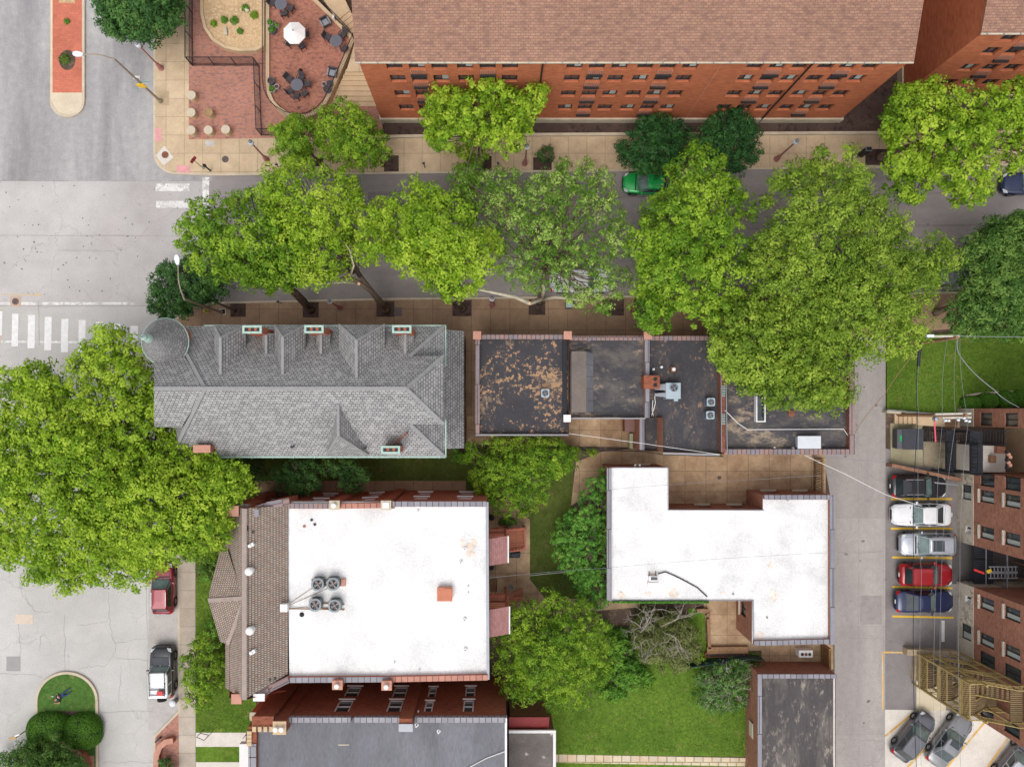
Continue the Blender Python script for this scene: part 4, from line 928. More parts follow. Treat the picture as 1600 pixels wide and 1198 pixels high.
    for px, py, a, b_ in ((733, 858, .3, .6), (723, 849, .15, .45), (741, 850, .2, .35), (735, 866, .35, .25), (740, 845, .15, .25)):
        c = P(px, py, rz+.004); mb = MB(); mb.poly([(c.x+a*math.cos(t)*(1+.2*math.sin(3*t)), c.y+b_*math.sin(t)*(1+.15*math.cos(2*t)), rz+.004+.008*a) for t in np.linspace(0, 6.1, 22)]); sub(mb, 'rust_stain', ms, root)
white_house()
# ------------------------------------------------------------ B5 dark roofed brick house (south)
def south_house():
    ZT = 8.8
    root = thing('brick_townhouse', 'dark red brick house with flat grey membrane roof at the bottom edge', 'building', P(600, 1150, 0))
    y0 = Q(0, 1121, ZT)[1]; xa, xb = Q(398, 0, ZT)[0], Q(791, 0, ZT)[0]; ys = Q(0, 1420, ZT)[1]
    fp = [(xa, ys), (xb, ys), (xb, y0), (xa, y0)]
    L = xb-xa
    def U(px, z): return xb-(px-NX)*(H-z)/F
    ops = []
    for px1, px2 in ((550, 536), (625, 616), (675, 670), (735, 732)):
        w_ = .58 if px1 != 675 else .4
        xm = U(px1, 5.6); ops.append((xm-w_, xm+w_, 5.0, 6.5))
        ops.append((xm-w_, xm+w_, 7.0-.0, 8.2)) if False else None
    # measured rows: upper row centre y 1101, lower row y 1081 -> heights from the wall plane
    def zat(py): return H-(-y0)*F/(py-NY)
    ops = []
    for px, py0, py1, hw in ((537, 1095, 1111, .56), (617, 1095, 1111, .54), (670, 1097, 1111, .32), (732, 1095, 1111, .40), (551, 1074, 1087, .56), (625, 1074, 1088, .54), (675.5, 1075, 1088, .32), (735, 1074, 1087, .40)):
        z1, z0 = zat(py1), zat(py0); zm = (z0+z1)/2; xm = xb-((px-NX)*(H-zm)/F); ops.append((xm-hw, xm+hw, z0-.3, z1))
    walls(root, fp, .05, ZT-.02, M_BRICKD, {2: ops}, depth=.12)
    for o in ops: window(root, fp[2], fp[3], o, depth=.12, frame=M_WTRIM, split='h', sill=.1, sillm=M_WTRIM, fw=.1, glassm=M_GLASS)
    rz = ZT-.3; roof_flat(root, offset(fp, -.05), rz, M_DKROOF)
    mb = MB()
    for a, b, dz in ((418, 548, 0), (553, 632, .0), (648, 790, .06)):
        pts = [(Q(b, 0, ZT)[0], y0), (Q(a, 0, ZT)[0], y0)]; mb.strip(pts, .05, -.32, rz-.02, ZT+.06, False)
    p = sub(mb, 'parapet', M_TILEG, root)
    # broad brick breast running down the wall, topped by a slab
    cx0, cx1 = Q(623.5, 0, ZT+.8)[0], Q(644, 0, ZT+.8)[0]; yc = Q(0, 1136, ZT+.8)[1]
    mb = MB(); mb.box(((cx0+cx1)/2, (y0+.25+yc-.2)/2, (ZT+.8)/2), (cx1-cx0, (y0+.25)-(yc-.2), ZT+.75)); q = sub(mb, 'chimney_breast', M_BRICKD, root)
    mb = MB(); c = P(634, 1136.5, ZT+.9); mb.box((c.x, c.y, ZT+.86), (1.0, .55, .12)); sub(mb, 'chimney_cap', M_GREYM, q)
    c = P(436.5, 1140, ZT+1.0); ch = chimney(root, c.x-.42, c.y-.28, c.x+.42, c.y+.55, 0.05, ZT+.9, M_TANCON, flues=2, brick=M_BRICKD)
    c = P(410, 1133, ZT+.6); ch = chimney(root, c.x-.7, c.y-.2, c.x+.75, c.y+.6, 3, ZT+.5, M_BRICKD, flues=0, brick=M_BRICKD)
    mb = MB()
    for i in range(4): mb.box((c.x-.55+i*.4, c.y-.22, ZT+.66), (.26, .36, .16))
    sub(mb, 'merlons', M_TANCON, ch)
    # western parapet of grey tiles with tan blocks and a lower ledge
    xw = Q(392, 0, ZT)[0]; mb = MB(); mb.strip([(xw, y0-.6), (xw, ys)], .18, -.42, rz-3, ZT+.02, False); q = sub(mb, 'west_parapet', M_BRICKD, root)
    mb = MB(); i = 0; y = Q(0, 1160, ZT)[1]
    while y > ys+1: mb.box((xw+.12, y-.5, ZT+.05), (.56, .94, .1)); y -= 1.0
    sub(mb, 'coping', M_TILEG, q)
    mb = MB()
    for k in range(4): mb.box((Q(390.5, 0, ZT)[0], Q(0, 1143+k*6.0, ZT)[1], ZT+.09), (.34, .24, .2))
    sub(mb, 'tan_blocks', M_TANCON, q)
    mb = MB(); mb.box((Q(383, 0, ZT-2.2)[0]-.1, Q(0, 1250, ZT-2)[1], ZT-2.5), (.7, 8.2, .5)); sub(mb, 'porch_cornice', M_WTRIM, q)
    mb = MB(); mb.box((Q(404, 0, 7)[0], Q(0, 1117, 7)[1], 3.6), (1.1, .5, 7)); sub(mb, 'corner_pier', M_CHIM, root)
    mb = MB(); mb.box((Q(404, 0, 7)[0], Q(0, 1117, 7)[1], 7.15), (1.2, .6, .14)); sub(mb, 'pier_cap', M_STONE, root)
    mb = MB(); mb.strip([(xb, ys), (xb, y0)], .05, -.1, rz-.2, ZT+.04, False); sub(mb, 'edge_trim', M_WTRIM, root)
    for px, py in ((685, 1144), (650.5, 1134)):
        mb = MB(); c = P(px, py, rz+.25); mb.lathe((c.x, c.y, rz), [(.14, 0), (.06, .04), (.06, .35), (.001, .36)], 10); sub(mb, 'vent_pipe', M_WTRIM, root)
    mb = MB(); c = P(656, 1105, 6.5); mb.lathe((c.x, y0+.05, zat(1111)+.1), [(.07, -.1), (.07, .1), (.001, .12)], 8); sub(mb, 'wall_vent', M_WTRIM, root)
    mb = MB(); mb.tube([V3(730, 1200, rz+.1), V3(760, 1184, rz+.1), V3(790, 1173, rz+.15)], .03, 6); sub(mb, 'roof_cable', M_WTRIM, root)
    mb = MB(); mb.box((Q(537, 0, rz)[0], Q(0, 1163, rz)[1], rz+.01), (.8, .07, .02)); sub(mb, 'seam_patch', M_STONE, root)
south_house()
# low annex east of it with red metal roof
t = thing('annex', 'low annex with red ribbed metal roof strip and worn grey roof beside the lawn', 'outbuilding', P(828, 1170, 0))
za = 3.6; xa, xb = Q(795, 0, za)[0], Q(866, 0, za)[0]; y1 = Q(0, 1142, za)[1]; ys = Q(0, 1400, za)[1]
walls(t, [(xa, ys), (xb, ys), (xb, y1), (xa, y1)], .05, za, M_BRICKR)
roof_flat(t, [(xa, ys), (xb, ys), (xb, y1), (xa, y1)], za+.004, blotch('worn_grey_roof', S(116, 110, 106), S(124, 118, 114), S(196, 194, 192), .7, .9, t2=(.62, .66)), 'grey_roof')
mb = MB(); mb.strip([(xa, y1), (xb, y1), (xb, ys)], -.12, .1, za-.1, za+.12, False); sub(mb, 'white_edge', M_WTRIM, t)
y2 = Q(0, 1119, za)[1]; xc = Q(858, 0, za)[0]
mb = MB(); mb.poly([(xa, y1+.15, za-.25), (xc, y1+.15, za-.25), (xc, y2, za+.1), (xa, y2, za+.1)])
for i in range(14): x = xa+.1+i*(xc-xa-.2)/13; mb.bar((x, y1+.15, za-.22), (x, y2, za+.13), .05, .05)
sub(mb, 'red_metal_roof', M('red_sheet', S(134, 52, 52), .5, .2, var=.08), t)
walls(t, [(xa+.1, y1+.1), (xc-.15, y1+.1), (xc-.15, y2-.1), (xa+.1, y2-.1)], .05, za-.3, M_BRICKR, name='porch_wall', skip=(0,))

# ------------------------------------------------------------ porches behind the white roofed townhouse
def porch(label, px0, px1, py0, py1, py0b, py1b, z0=7.0):
    t = thing('back_porch', label, 'porch', P((px0+px1)/2, (py0+py1)/2, 0))
    a, b, c, d = P(px0, py0, z0+.7), P(px1, py0b, z0), P(px1, py1b, z0), P(px0, py1, z0+.7)
    mb = MB(); mb.poly([a, d, c, b]); mb.poly([tuple(v-Vector((0, 0, .12))) for v in (b, c, d, a)]); mb.poly([tuple(b), tuple(c), (c.x, c.y, c.z-.12), (b.x, b.y, b.z-.12)]); mb.poly([tuple(c), tuple(d), (d.x, d.y, d.z-.12), (c.x, c.y, c.z-.12)]); mb.poly([tuple(a), tuple(b), (b.x, b.y, b.z-.12), (a.x, a.y, a.z-.12)])
    sub(mb, 'roof', tiles('porch_shingle', S(182, 134, 128), S(166, 118, 114), S(140, 100, 98), .3, .16, .01, stain=.12, c3=S(140, 104, 108)) if 'porch_shingle' not in MATS else MATS['porch_shingle'], t)
    mb = MB(); mb.bar(b+Vector((.05, 0, 0)), c+Vector((.05, 0, 0)), .1, .1); sub(mb, 'gutter', M_WTRIM, t)
    x1 = b.x-.15
    for y in (b.y-.2, c.y+.2):
        mb = MB(); mb.box((x1, y, z0/2), (.16, .16, z0-.05)); sub(mb, 'post', M_REDPAINT, t)
    for z in (3.2,):
        mb = MB(); mb.box(((a.x+x1)/2, (b.y+c.y)/2, z), (x1-a.x, abs(b.y-c.y)-.1, .14)); sub(mb, 'deck', M_DECK, t)
    return t
p1 = porch('upper wooden back porch with pink brown shingle roof, beside the round garden bed', 762, 793, 842, 884, 837, 879)
p2 = porch('lower wooden back porch with pink brown shingle roof, by the big round tree', 762, 795, 953, 996, 947, 990)
def deck_part(t, pts, z, h=None, mat=None, name='deck'):
    mb = MB(); mb.prism(QL(pts, z), z-.16 if h is None else z-h, z, bot=True); return sub(mb, name, mat or M_DECK, t)
def rail(t, pts, z, h=.95, mat=None, name='railing', n=None, w=.07):
    mb = MB(); q = [P(a, b, z) for a, b in pts]
    for a, b in zip(q[:-1], q[1:]):
        mb.bar(a+Vector((0, 0, h)), b+Vector((0, 0, h)), .12, .06); mb.bar(a+Vector((0, 0, .15)), b+Vector((0, 0, .15)), .05, .05)
        k = max(2, int((b-a).length/.22))
        for i in range(k+1): c = a.lerp(b, i/k); mb.box((c.x, c.y, c.z+h/2), (.05, .05, h))
    return sub(mb, name, mat or M_REDPAINT, t)
d = thing('stair_landing', 'red brown plank landing beside the grill and upper porch', 'deck', P(806, 838, 0))
deck_part(d, [(789, 826), (819, 824), (819, 855), (794, 858)], 1.4); rail(d, [(790, 826), (820, 823), (820, 855), (796, 858)], 1.4)
for a, b in ((790, 827), (819, 825), (819, 855), (796, 857)):
    mb = MB(); c = P(a, b, 1.3); mb.box((c.x, c.y, .65), (.14, .14, 1.3)); sub(mb, 'post', M_REDPAINT, d)
st = thing('porch_stairs', 'wooden porch stairs under the upper porch roof', 'stairs', P(775, 832, 0))
rail(st, [(762, 832), (789, 832)], 3.2); deck_part(st, [(762, 826), (789, 826), (789, 842), (762, 842)], 3.2); 
mb = MB()
for i in range(9): c = P(764+i*2.8, 829, 1.6+.0*i); mb.box((c.x, c.y, 3.0-i*.17), (.26, .8, .05))
sub(mb, 'treads', M_DECK, st)
st2 = thing('porch_stairs', 'red brown porch stairs running down beside the lower porch', 'stairs', P(790, 930, 0))
deck_part(st2, [(762, 928), (790, 928), (790, 934), (762, 934)], 3.3); deck_part(st2, [(762, 941), (790, 941), (790, 950), (762, 950)], 3.5)
rail(st2, [(762, 927), (788, 926)], 3.3); rail(st2, [(790, 932), (816, 928)], 1.4)
mb = MB()
for i in range(10): c = P(792+i*2.6, 938, 2.6); mb.box((c.x, c.y, 2.9-i*.28), (.3, 1.0, .05))
sub(mb, 'treads', M_DECK, st2)
st3 = thing('cellar_steps', 'dark wooden cellar steps against the townhouse back wall', 'stairs', P(770, 915, 0))
for i in range(5):
    mb = MB(); c = P(770, 905+i*4.2, .15); mb.box((c.x, c.y, .52-i*.08), (.78, .23, .06)); sub(mb, 'step', M_WOODBR, st3)
for x in (762.5, 777.5):
    mb = MB(); a, b = P(x, 903, .1), P(x, 924, .1); mb.bar(a+Vector((0, 0, .4)), b+Vector((0, 0, .2)), .06, .3); sub(mb, 'side_wall', M_TANCON, st3)

# ------------------------------------------------------------ B6 white L-shaped roof
def workshop():
    zr = 4.2
    root = thing('workshop', 'low L-shaped brick building with bright white roof beside the alley', 'building', P(1120, 870, 0))
    pts = [(953, 731), (1044, 731), (1044, 797), (1190, 796), (1197, 773), (1303, 774), (1303, 1004), (1178, 1006), (1176, 937), (953, 937)]
    pts = [(953, 731), (1044, 731), (1044, 797), (1194, 797), (1194, 774), (1303, 774), (1303, 1004), (1177, 1006), (1177, 937), (953, 937)]
    fp = ccw(QL(pts, zr+.25)); n = len(fp)
    ops = {}
    for i in range(n):
        a, b = Vector(fp[i]), Vector(fp[(i+1) % n]); L = (b-a).length
        if L > 3: ops[i] = [(u, u+1.1, 1.2, 2.6) for u in np.arange(.8, L-1.5, 2.6)]
    walls(root, fp, .05, zr, M_BRICKR, ops)
    for i in ops:
        for o in ops[i]: window(root, fp[i], fp[(i+1) % n], o, sill=.15)
    roof_flat(root, offset(fp, .02), zr+.012, M_WHITE)
    def cope(seg, mat, h=.3, t=.28):
        q = QL(seg, zr+h); mb = MB(); mb.strip(q, 0, -t, zr-.1, zr+h, False); p_ = sub(mb, 'parapet', M_BRICKR, root); mb = MB(); mb.strip(q, .05, -t-.03, zr+h, zr+h+.07, False); sub(mb, 'coping', mat, p_)
    cope([(949, 731), (949, 937)], M_TILEG, .25); cope([(1303, 1006), (1303, 775)][::1], M_TILEG, .4, .3) ; cope([(1303, 774), (1194, 774)], M_TILEG, .35)
    cope([(1178, 1007), (1303, 1004)], M_TILEG, .3)
    mb = MB(); mb.bar(V3(1044, 796.5, zr+.06), V3(1194, 797, zr+.06), .06, .08); mb.bar(V3(953, 730.5, zr+.06), V3(1044, 730.5, zr+.06), .06, .08); mb.bar(V3(1044, 730.5, zr+.06), V3(1044, 796.5, zr+.06), .06, .08); mb.bar(V3(953, 937.5, zr+.06), V3(1177, 937.5, zr+.06), .06, .08); mb.bar(V3(1176.5, 937, zr+.06), V3(1177.5, 1004, zr+.06), .1, .12)
    sub(mb, 'edge_trim', M_GREYM, root)
    mb = MB()
    for px, py, L_, v in ((1083, 797, 0, 0),): pass
    mb.box((P(998, 797, zr).x, P(0, 797.3, zr).y, zr+.02), (4.6, .03, .01)); mb.box((P(1190, 870, zr).x, P(0, 870, zr).y, zr+.02), (.03, 7, .01)); mb.box((P(1083, 870, zr).x, P(0, 870, zr).y, zr+.02), (.03, 6.6, .01)); sub(mb, 'membrane_laps', MATS['membrane_lap'], root)
    ms = blotch('rust_stain_two', S(226, 208, 194), S(238, 230, 222), S(190, 160, 146), 1.6, 3, t=(.4, .6))
    for px, py, a, b_ in ((970, 929, .35, .28), (1012, 927, .3, .2), (1053, 926, .38, .36), (1131, 926, .3, .14), (1208, 930, .3, .5), (1204, 882, .2, .3), (1187, 995, .28, .5), (1294, 998, .45, .22), (1290, 778, .15, .15)):
        c = P(px, py, zr+.02); mb = MB(); mb.poly([(c.x+a*math.cos(t)*(1+.25*math.sin(3*t+px)), c.y+b_*math.sin(t)*(1+.2*math.cos(2*t+px)), zr+.02) for t in np.linspace(0, 6.0, 20)]); sub(mb, 'rust_stain', ms, root)
    mb = MB(); c = P(1021, 904, zr+.4); mb.box((c.x, c.y, zr+.2), (.7, .4, .4)); mb.box((c.x, c.y-.45, zr+.15), (.8, .3, .3)); q = sub(mb, 'roof_curb', M_WTRIM, root)
    mb = MB(); mb.box((c.x+.05, c.y+.02, zr+.42), (.5, .22, .06)); sub(mb, 'curb_opening', M_GLASS, q)
    mb = MB()
    pts = [V3(1028, 896, zr+.2), V3(1040, 893, zr+.12), V3(1056, 900, zr+.1), V3(1072, 908, zr+.1), V3(1090, 918, zr+.1), V3(1105, 932, zr+.1)]; mb.tube(pts, .05, 7); sub(mb, 'black_hose', M_FRDK, root)
    mb = MB(); mb.box((P(1014, 898, zr).x, P(0, 898, zr).y, zr+.12), (.08, .5, .2)); mb.box((P(1024, 896, zr).x, P(0, 896, zr).y, zr+.12), (.06, .4, .2)); sub(mb, 'pipe_supports', M_WOODBR, root)
    for px, py in ((1231, 781), (1199, 965), (1146, 928)):
        mb = MB(); c = P(px, py, zr+.15); mb.lathe((c.x, c.y, zr), [(.07, 0), (.07, .16), (.001, .18)], 8); sub(mb, 'roof_vent', M_GREYM, root)
    for dx in (0, 7): 
        mb = MB(); c = P(993+dx, 728, zr-.3); mb.lathe((c.x, c.y+.06, zr-.55), [(.02, 0), (.09, .08), (.08, .16), (.001, .2)], 10); sub(mb, 'flood_light', M_WTRIM, root)
workshop()
# ------------------------------------------------------------ B7 garage
t = thing('garage', 'brick garage with wrinkled black tar roof at the bottom edge by the alley', 'garage', P(1245, 1120, 0))
zr = 3.0; fp = ccw(QL([(1186, 1053), (1306, 1053), (1306, 1330), (1184, 1330)], zr+.3))
walls(t, fp, .05, zr+.25, M_BRICKR, {}); roof_flat(t, offset(fp, -.02), zr, M_WRINK)
xa, xb, ya, yb = min(a for a, b in fp)+.0, max(a for a, b in fp), min(b for a, b in fp), max(b for a, b in fp)
parapet(t, [(xb, yb), (xa, yb), (xa, ya)], zr, zr+.35, .25, M_TILEG, closed=False, wallm=M_BRICKR)
mb = MB(); mb.strip([(xb, ya), (xb, yb)], .03, -.09, zr-.1, zr+.1, False); sub(mb, 'roof_edge', M_WTRIM, t)
mb = MB()
for i in range(7): mb.box((xa+.7+i*.85, (ya+yb)/2, zr+.006), (.04, yb-ya-.8, .012))
sub(mb, 'felt_laps', M('felt_lap', S(96, 90, 88), .9), t)
mb = MB(); a = P(1172, 1124, .9); mb.box((xa-.01, P(0, 1138, 1.6).y, 1.7), (.06, 1.2, .9)); sub(mb, 'boarded_window', M_STONE, t)

# ------------------------------------------------------------ B8 brick apartments on the right edge
XW = 38.45
def east_block(label, y0, y1, cols, plinth_ops=(), zt=11.5, stone=True, x1=64):
    """west face at x=XW between y1 (north) and y0 (south)"""
    root = thing('brick_apartments', label, 'apartment building', (XW, (y0+y1)/2, 0))
    # west wall travels from north to south, outside to the right (west)
    fp = [(XW, y1), (XW, y0), (x1, y0), (x1, y1)]
    ops = []; extra = []
    for yc, hw, z0, h, kind in cols:
        for s in range(3):
            z = z0+s*3.0
            if z+h < zt-.3: ops.append((y1-yc-hw, y1-yc+hw, z, z+h)); extra.append(kind)
    walls(root, fp, 2.25, zt, M_BRICKR, {0: ops}, depth=.16)
    for o, kd in zip(ops, extra):
        window(root, fp[0], fp[1], o, depth=.16, frame=M_FRDK if kd != 2 else M_FRDK, split='v', curtain=kd != 2, fw=.09, sill=.17 if kd == 0 else None, sillm=M_STONEW)
    pfp = [(XW-.05, y1+.0), (XW-.05, y0-.0), (x1, y0), (x1, y1)]
    pops = [(y1-yc-hw, y1-yc+hw, z0, z1) for yc, hw, z0, z1 in plinth_ops]
    walls(root, pfp, .0, 2.25, M_STONEW, {0: pops}, name='stone_base', depth=.14)
    for o in pops: window(root, pfp[0], pfp[1], o, depth=.14, frame=M_FRDK if o[3]-o[2] > .9 else M_WTRIM, split='v', curtain=True, fw=.07)
    mb = MB(); mb.poly([(XW-.05, y1, 2.252), (XW-.05, y0, 2.252), (XW+.05, y0, 2.252), (XW+.05, y1, 2.252)]); sub(mb, 'base_ledge', M_STONE, root)
    roof_flat(root, fp, zt-.3, M_DKROOF); mb = MB(); mb.strip(ccw(fp), .06, -.34, zt, zt+.08, True); sub(mb, 'coping', M_TILEG, root)
    return root
Z1 = 3.05
east_block('brick apartment block between the black fire escape and the dark gap', -10.9, -5.05,
           [(-5.5, .5, Z1, 1.8, 2), (-6.8, .48, Z1, 1.75, 0), (-9.65, .48, Z1, 1.75, 0)], [(-6.72, .6, .8, 2.0), (-9.75, .32, 1.2, 1.95)])
east_block('brick apartment block beside the olive wooden stairs', -24.6, -14.25,
           [(-15.2, .48, Z1, 1.75, 0), (-18.05, .48, Z1, 1.75, 0), (-19.65, .62, Z1-.05, 1.9, 2), (-23.7, .5, Z1-.1, 1.8, 2)], [(-15.4, .32, 1.2, 1.95), (-18.1, .62, .7, 2.0)])
east_block('narrow brick wing north of the black fire escape', -1.35, .1, [(-.75, .5, Z1, 1.5, 2)], [])
# recessed courtyard wall behind the black stairs
t = thing('courtyard_wall', 'tan wall and landing at the back of the black fire escape court', 'wall', (44, -3.2, 0))
mb = MB(); mb.box((46.5, -3.2, 3.2), (8.3, 3.66, 6.4)); sub(mb, 'landing', M_TANCON, t)
mb = MB(); mb.box((54, -3.2, 5.7), (6.5, 3.6, 11.4)); sub(mb, 'back_wall', M_BRICKR, t)
t = thing('gap_end_wall', 'plain brick end wall at the far end of the dark gap', 'wall', (57, -12.6, 0))
mb = MB(); mb.box((57, -12.6, 4.4), (.5, 3.3, 8.8)); sub(mb, 'wall', M_BRICKR, t)
mb = MB(); mb.box((57, -12.6, 8.85), (.6, 3.3, .1)); sub(mb, 'coping', M_TILEG, t)
# ------------------------------------------------------------ terrace and garden in the top left
TZ = 1.0
def terrace():
    t = thing('terrace', 'raised brick terrace with tan wall and railing, rounded at its lower end', 'terrace', P(475, 60, 0))
    ring = [(415, -200), (415, 130)]+[(417, 146), (423, 160), (434, 172), (449, 181), (466, 185), (483, 183), (498, 175), (509, 163), (517, 148)]+[(536, 105), (553, 64), (549, 54), (520, 24), (488, -8), (470, -60), (470, -200)]
    q = QL(ring, TZ+.25)
    mb = MB(); mb.prism(offset(ccw(q), -.1), -.02, TZ); sub(mb, 'brick_floor', M_BRTERR, t)
    path = q if area2(q) > 0 else q[::-1]
    mb = MB(); mb.strip(path, 0, -.28, -.02, TZ+.22, True); sub(mb, 'wall', M_TANCON, t)
    # railing along the rounded side
    rp = [Vector((a, b, TZ+.22)) for a, b in QL(ring[0:16], TZ+.25)]
    mb = MB()
    for a, b in zip(rp[:-1], rp[1:]):
        mb.bar(a+Vector((0, 0, .95)), b+Vector((0, 0, .95)), .05, .05); k = max(1, int((b-a).length/.16))
        for i in range(k): c = a.lerp(b, i/k); mb.box((c.x, c.y, c.z+.48), (.02, .02, .95))
    sub(mb, 'railing', M_BLK, t)
terrace()
t = thing('bike_rail', 'wide concrete steps going down between terrace and brick apartments', 'steps', P(565, 130, 0)); t['label'] = 'wide tan concrete steps between the brick terrace and the apartment block'; t['category'] = 'steps'; t.name = 'garden_steps'
ORG[t.name] = tuple(t.location)
for i in range(7):
    y = 160-i*8; xl = 516+i*3.6; z = .2+i*.14
    mb = MB(); a = QL([(xl, y+6), (606-i*1.5, y+6), (606-i*1.5, y-4), (xl+3, y-4)], z); mb.prism(a, -.02, z); sub(mb, 'step', M_TANCON, t)
mb = MB(); mb.prism(QL([(541, 112), (597, 112), (597, 60), (556, 60)], 1.25), -.02, 1.22); sub(mb, 'upper_landing', M_WALK, t)
t = thing('upper_steps', 'short flight of steps with white post and handrail at the terrace upper corner', 'steps', P(545, 30, 0))
mb = MB(); mb.prism(QL([(486, -30), (520, -40), (548, 18), (534, 22), (523, 26)], TZ+.3), -.02, TZ+.28); sub(mb, 'path', M_TANCON, t)
for i in range(5):
    mb = MB(); o = i*5.5; z = TZ+.4-.08*i; mb.prism(QL([(524+o*.9, 26+o), (541+o*.9, 12+o), (546+o*.9, 17+o), (529+o*.9, 31+o)], z), .3, z-.01*i); sub(mb, 'step', M_WOODBR if False else M_TANCON, t)
mb = MB(); mb.bar(P(522, 27, 2.0), P(551, 55, 1.9), .06, .06)
for k in range(5): c = P(522+k*7.2, 27+k*7, 1.5); mb.box((c.x, c.y, 1.45), (.03, .03, 1.0))
sub(mb, 'handrail', M_BLK, t); mb = MB(); c = P(521, 26, 1.7); mb.box((c.x, c.y, 1.5), (.14, .3, .5)); sub(mb, 'post', M_WTRIM, t)
# gravel bed with retaining curb
t = thing('planting_bed', 'gravel planting bed with tan stone kerb and tufts of green', 'planting bed', P(360, 30, 0))
gring = [(413, -100), (413, 72), (400, 79), (372, 80), (350, 75), (330, 62), (318, 44), (313, 22), (312, -10), (322, -50), (340, -100)]
q = ccw(QL(gring, .75)); mb = MB(); mb.prism(offset(q, -.15), 0, .62); sub(mb, 'gravel', M_GRAVEL, t); mb = MB(); mb.strip(q, 0, -.24, -.02, .75, True); sub(mb, 'kerb', M_TANCON, t)
for i, (px, py, s) in enumerate(((352, 49, .25), (385, 15, .25))):
    mb = MB(); c = P(px, py, .8); mb.box((c.x, c.y, .72), (.3, .62 if i == 0 else .45, .3), .1+.5*i); o = mb.build('boulder', M_STONE, bevel=.06); tag(o, ('long pale block lying in the gravel planting bed', 'small pale block at the right side of the gravel planting bed')[i], 'stone', 'stones in the gravel bed')
# chain link fence
def chain_fence(label, pts, h=1.6, z=KZ, name='chain_link_fence'):
    t = thing(name, label, 'fence', P(*pts[0], z), group='black chain link fences')
    q = [P(a, b, z) for a, b in pts]; mb = MB()
    for a, b in zip(q[:-1], q[1:]):
        k = max(1, round((b-a).length/2.1))
        for i in range(k+1): c = a.lerp(b, i/k); mb.tube([c, c+Vector((0, 0, h))], .035, 6)
    sub(mb, 'posts', M_BLK, t); mb = MB()
    for a, b in zip(q[:-1], q[1:]):
        for hh in (h, .1): mb.bar(a+Vector((0, 0, hh)), b+Vector((0, 0, hh)), .05, .05)
    sub(mb, 'rails', M_BLK, t); mb = MB()
    for a, b in zip(q[:-1], q[1:]):
        L = (b-a).length; d = (b-a)/L; s = -h
        while s < L:
            for sg in (1, -1):
                u0, z0, u1, z1 = (s, 0, s+h, h) if sg > 0 else (s+h, 0, s, h)
                def cl(u): return max(0, min(L, u))
                a0, a1 = cl(u0), cl(u1)
                if abs(a1-a0) > .02:
                    f0 = (a0-u0)/(u1-u0); f1 = (a1-u0)/(u1-u0); mb.bar(a+d*a0+Vector((0, 0, h*f0)), a+d*a1+Vector((0, 0, h*f1)), .008, .008)
            s += .16
    sub(mb, 'mesh', M_BLK, t); return t
chain_fence('black chain link fence along the left edge of the garden', [(301, -60), (301, 103)])
chain_fence('black chain link fence running across below the gravel bed', [(302, 103), (404, 103)])
chain_fence('black chain link fence down the right edge of the brick plaza', [(405, 104), (409, 212), (432, 212)])

# cylinder seats
M_SEAT = M('seat_concrete', S(206, 178, 142), .85, var=.08, scale=3)
proto = None
lab = ['concrete drum seat, highest of the left column of three', 'concrete drum seat, middle of the left column', 'concrete drum seat, lowest of the left column', 'concrete drum seat with hollow darker top', 'concrete drum seat in the middle of the bottom row', 'concrete drum seat at the right end of the bottom row']
for i, (px, py) in enumerate(((299, 149), (298.5, 176), (298.5, 203.5), (325.5, 176), (325.5, 203.5), (352.5, 202.5))):
    c = P(px, py, .85); t = thing('drum_seat', lab[i], 'concrete seat', (c.x, c.y, KZ), group='round concrete drum seats on the plaza')
    mb = MB(); mb.lathe((c.x, c.y, KZ), [(.33, 0), (.33, .64), (.34, .66)], 24); sub(mb, 'drum', M_SEAT, t, smooth=False)
    mb = MB()
    if i == 3: mb.lathe((c.x, c.y, KZ), [(.36, .66), (.36, .74), (.29, .74), (.25, .68), (.001, .66)], 24)
    else: mb.lathe((c.x, c.y, KZ), [(.34, .66), (.37, .68), (.37, .75), (.34, .77), (.001, .775)], 24)
    sub(mb, 'top', M('seat_brown', S(170, 140, 100), .85) if i == 3 else M_KERB, t)

# ------------------------------------------------------------ lamps, signs, meters
M_PINK = M('pink_brown_paint', S(176, 118, 116), .6, var=.06)
M_GLOBE = M('lamp_globe', S(232, 238, 246), .3, var=.03)
def lamp(px, py, label, h=4.1, sgn=False):
    b = P(px, py, KZ); t = thing('street_lamp', label, 'street lamp', (b.x, b.y, KZ), group='globe street lamps along the pavements')
    mb = MB(); mb.lathe(b, [(.24, 0), (.24, .12), (.19, .2), (.17, .7), (.1, .85), (.075, 1.1), (.06, h-.35), (.1, h-.3), (.12, h-.15)], 12); sub(mb, 'pole', M_PINK, t, smooth=False)
    mb = MB(); mb.lathe((b.x, b.y, KZ+h-.15), [(.16, 0), (.2, .1), (.22, .25), (.2, .42), (.13, .55)], 14); g2 = sub(mb, 'globe', M_GLOBE, t, smooth=True)
    mb = MB(); mb.lathe((b.x, b.y, KZ+h+.36), [(.17, 0), (.12, .1), (.05, .16), (.03, .28), (.001, .3)], 12); sub(mb, 'finial', M_GREYM, t)
    return t
lamp(252, 107, 'pink globe street lamp on the pavement beside the avenue'); lamp(417, 250, 'pink globe street lamp near the lower end of the chain link fence')
lamp(820, 256, 'pink globe street lamp beside the small dark shrub'); lamp(1213, 249, 'pink globe street lamp right of the two round dark trees')
lamp(531, 481, 'globe street lamp between the first two street trees by the mansion', 3.8); lamp(769, 477, 'globe street lamp on the pavement by the gap beside the mansion', 3.8)
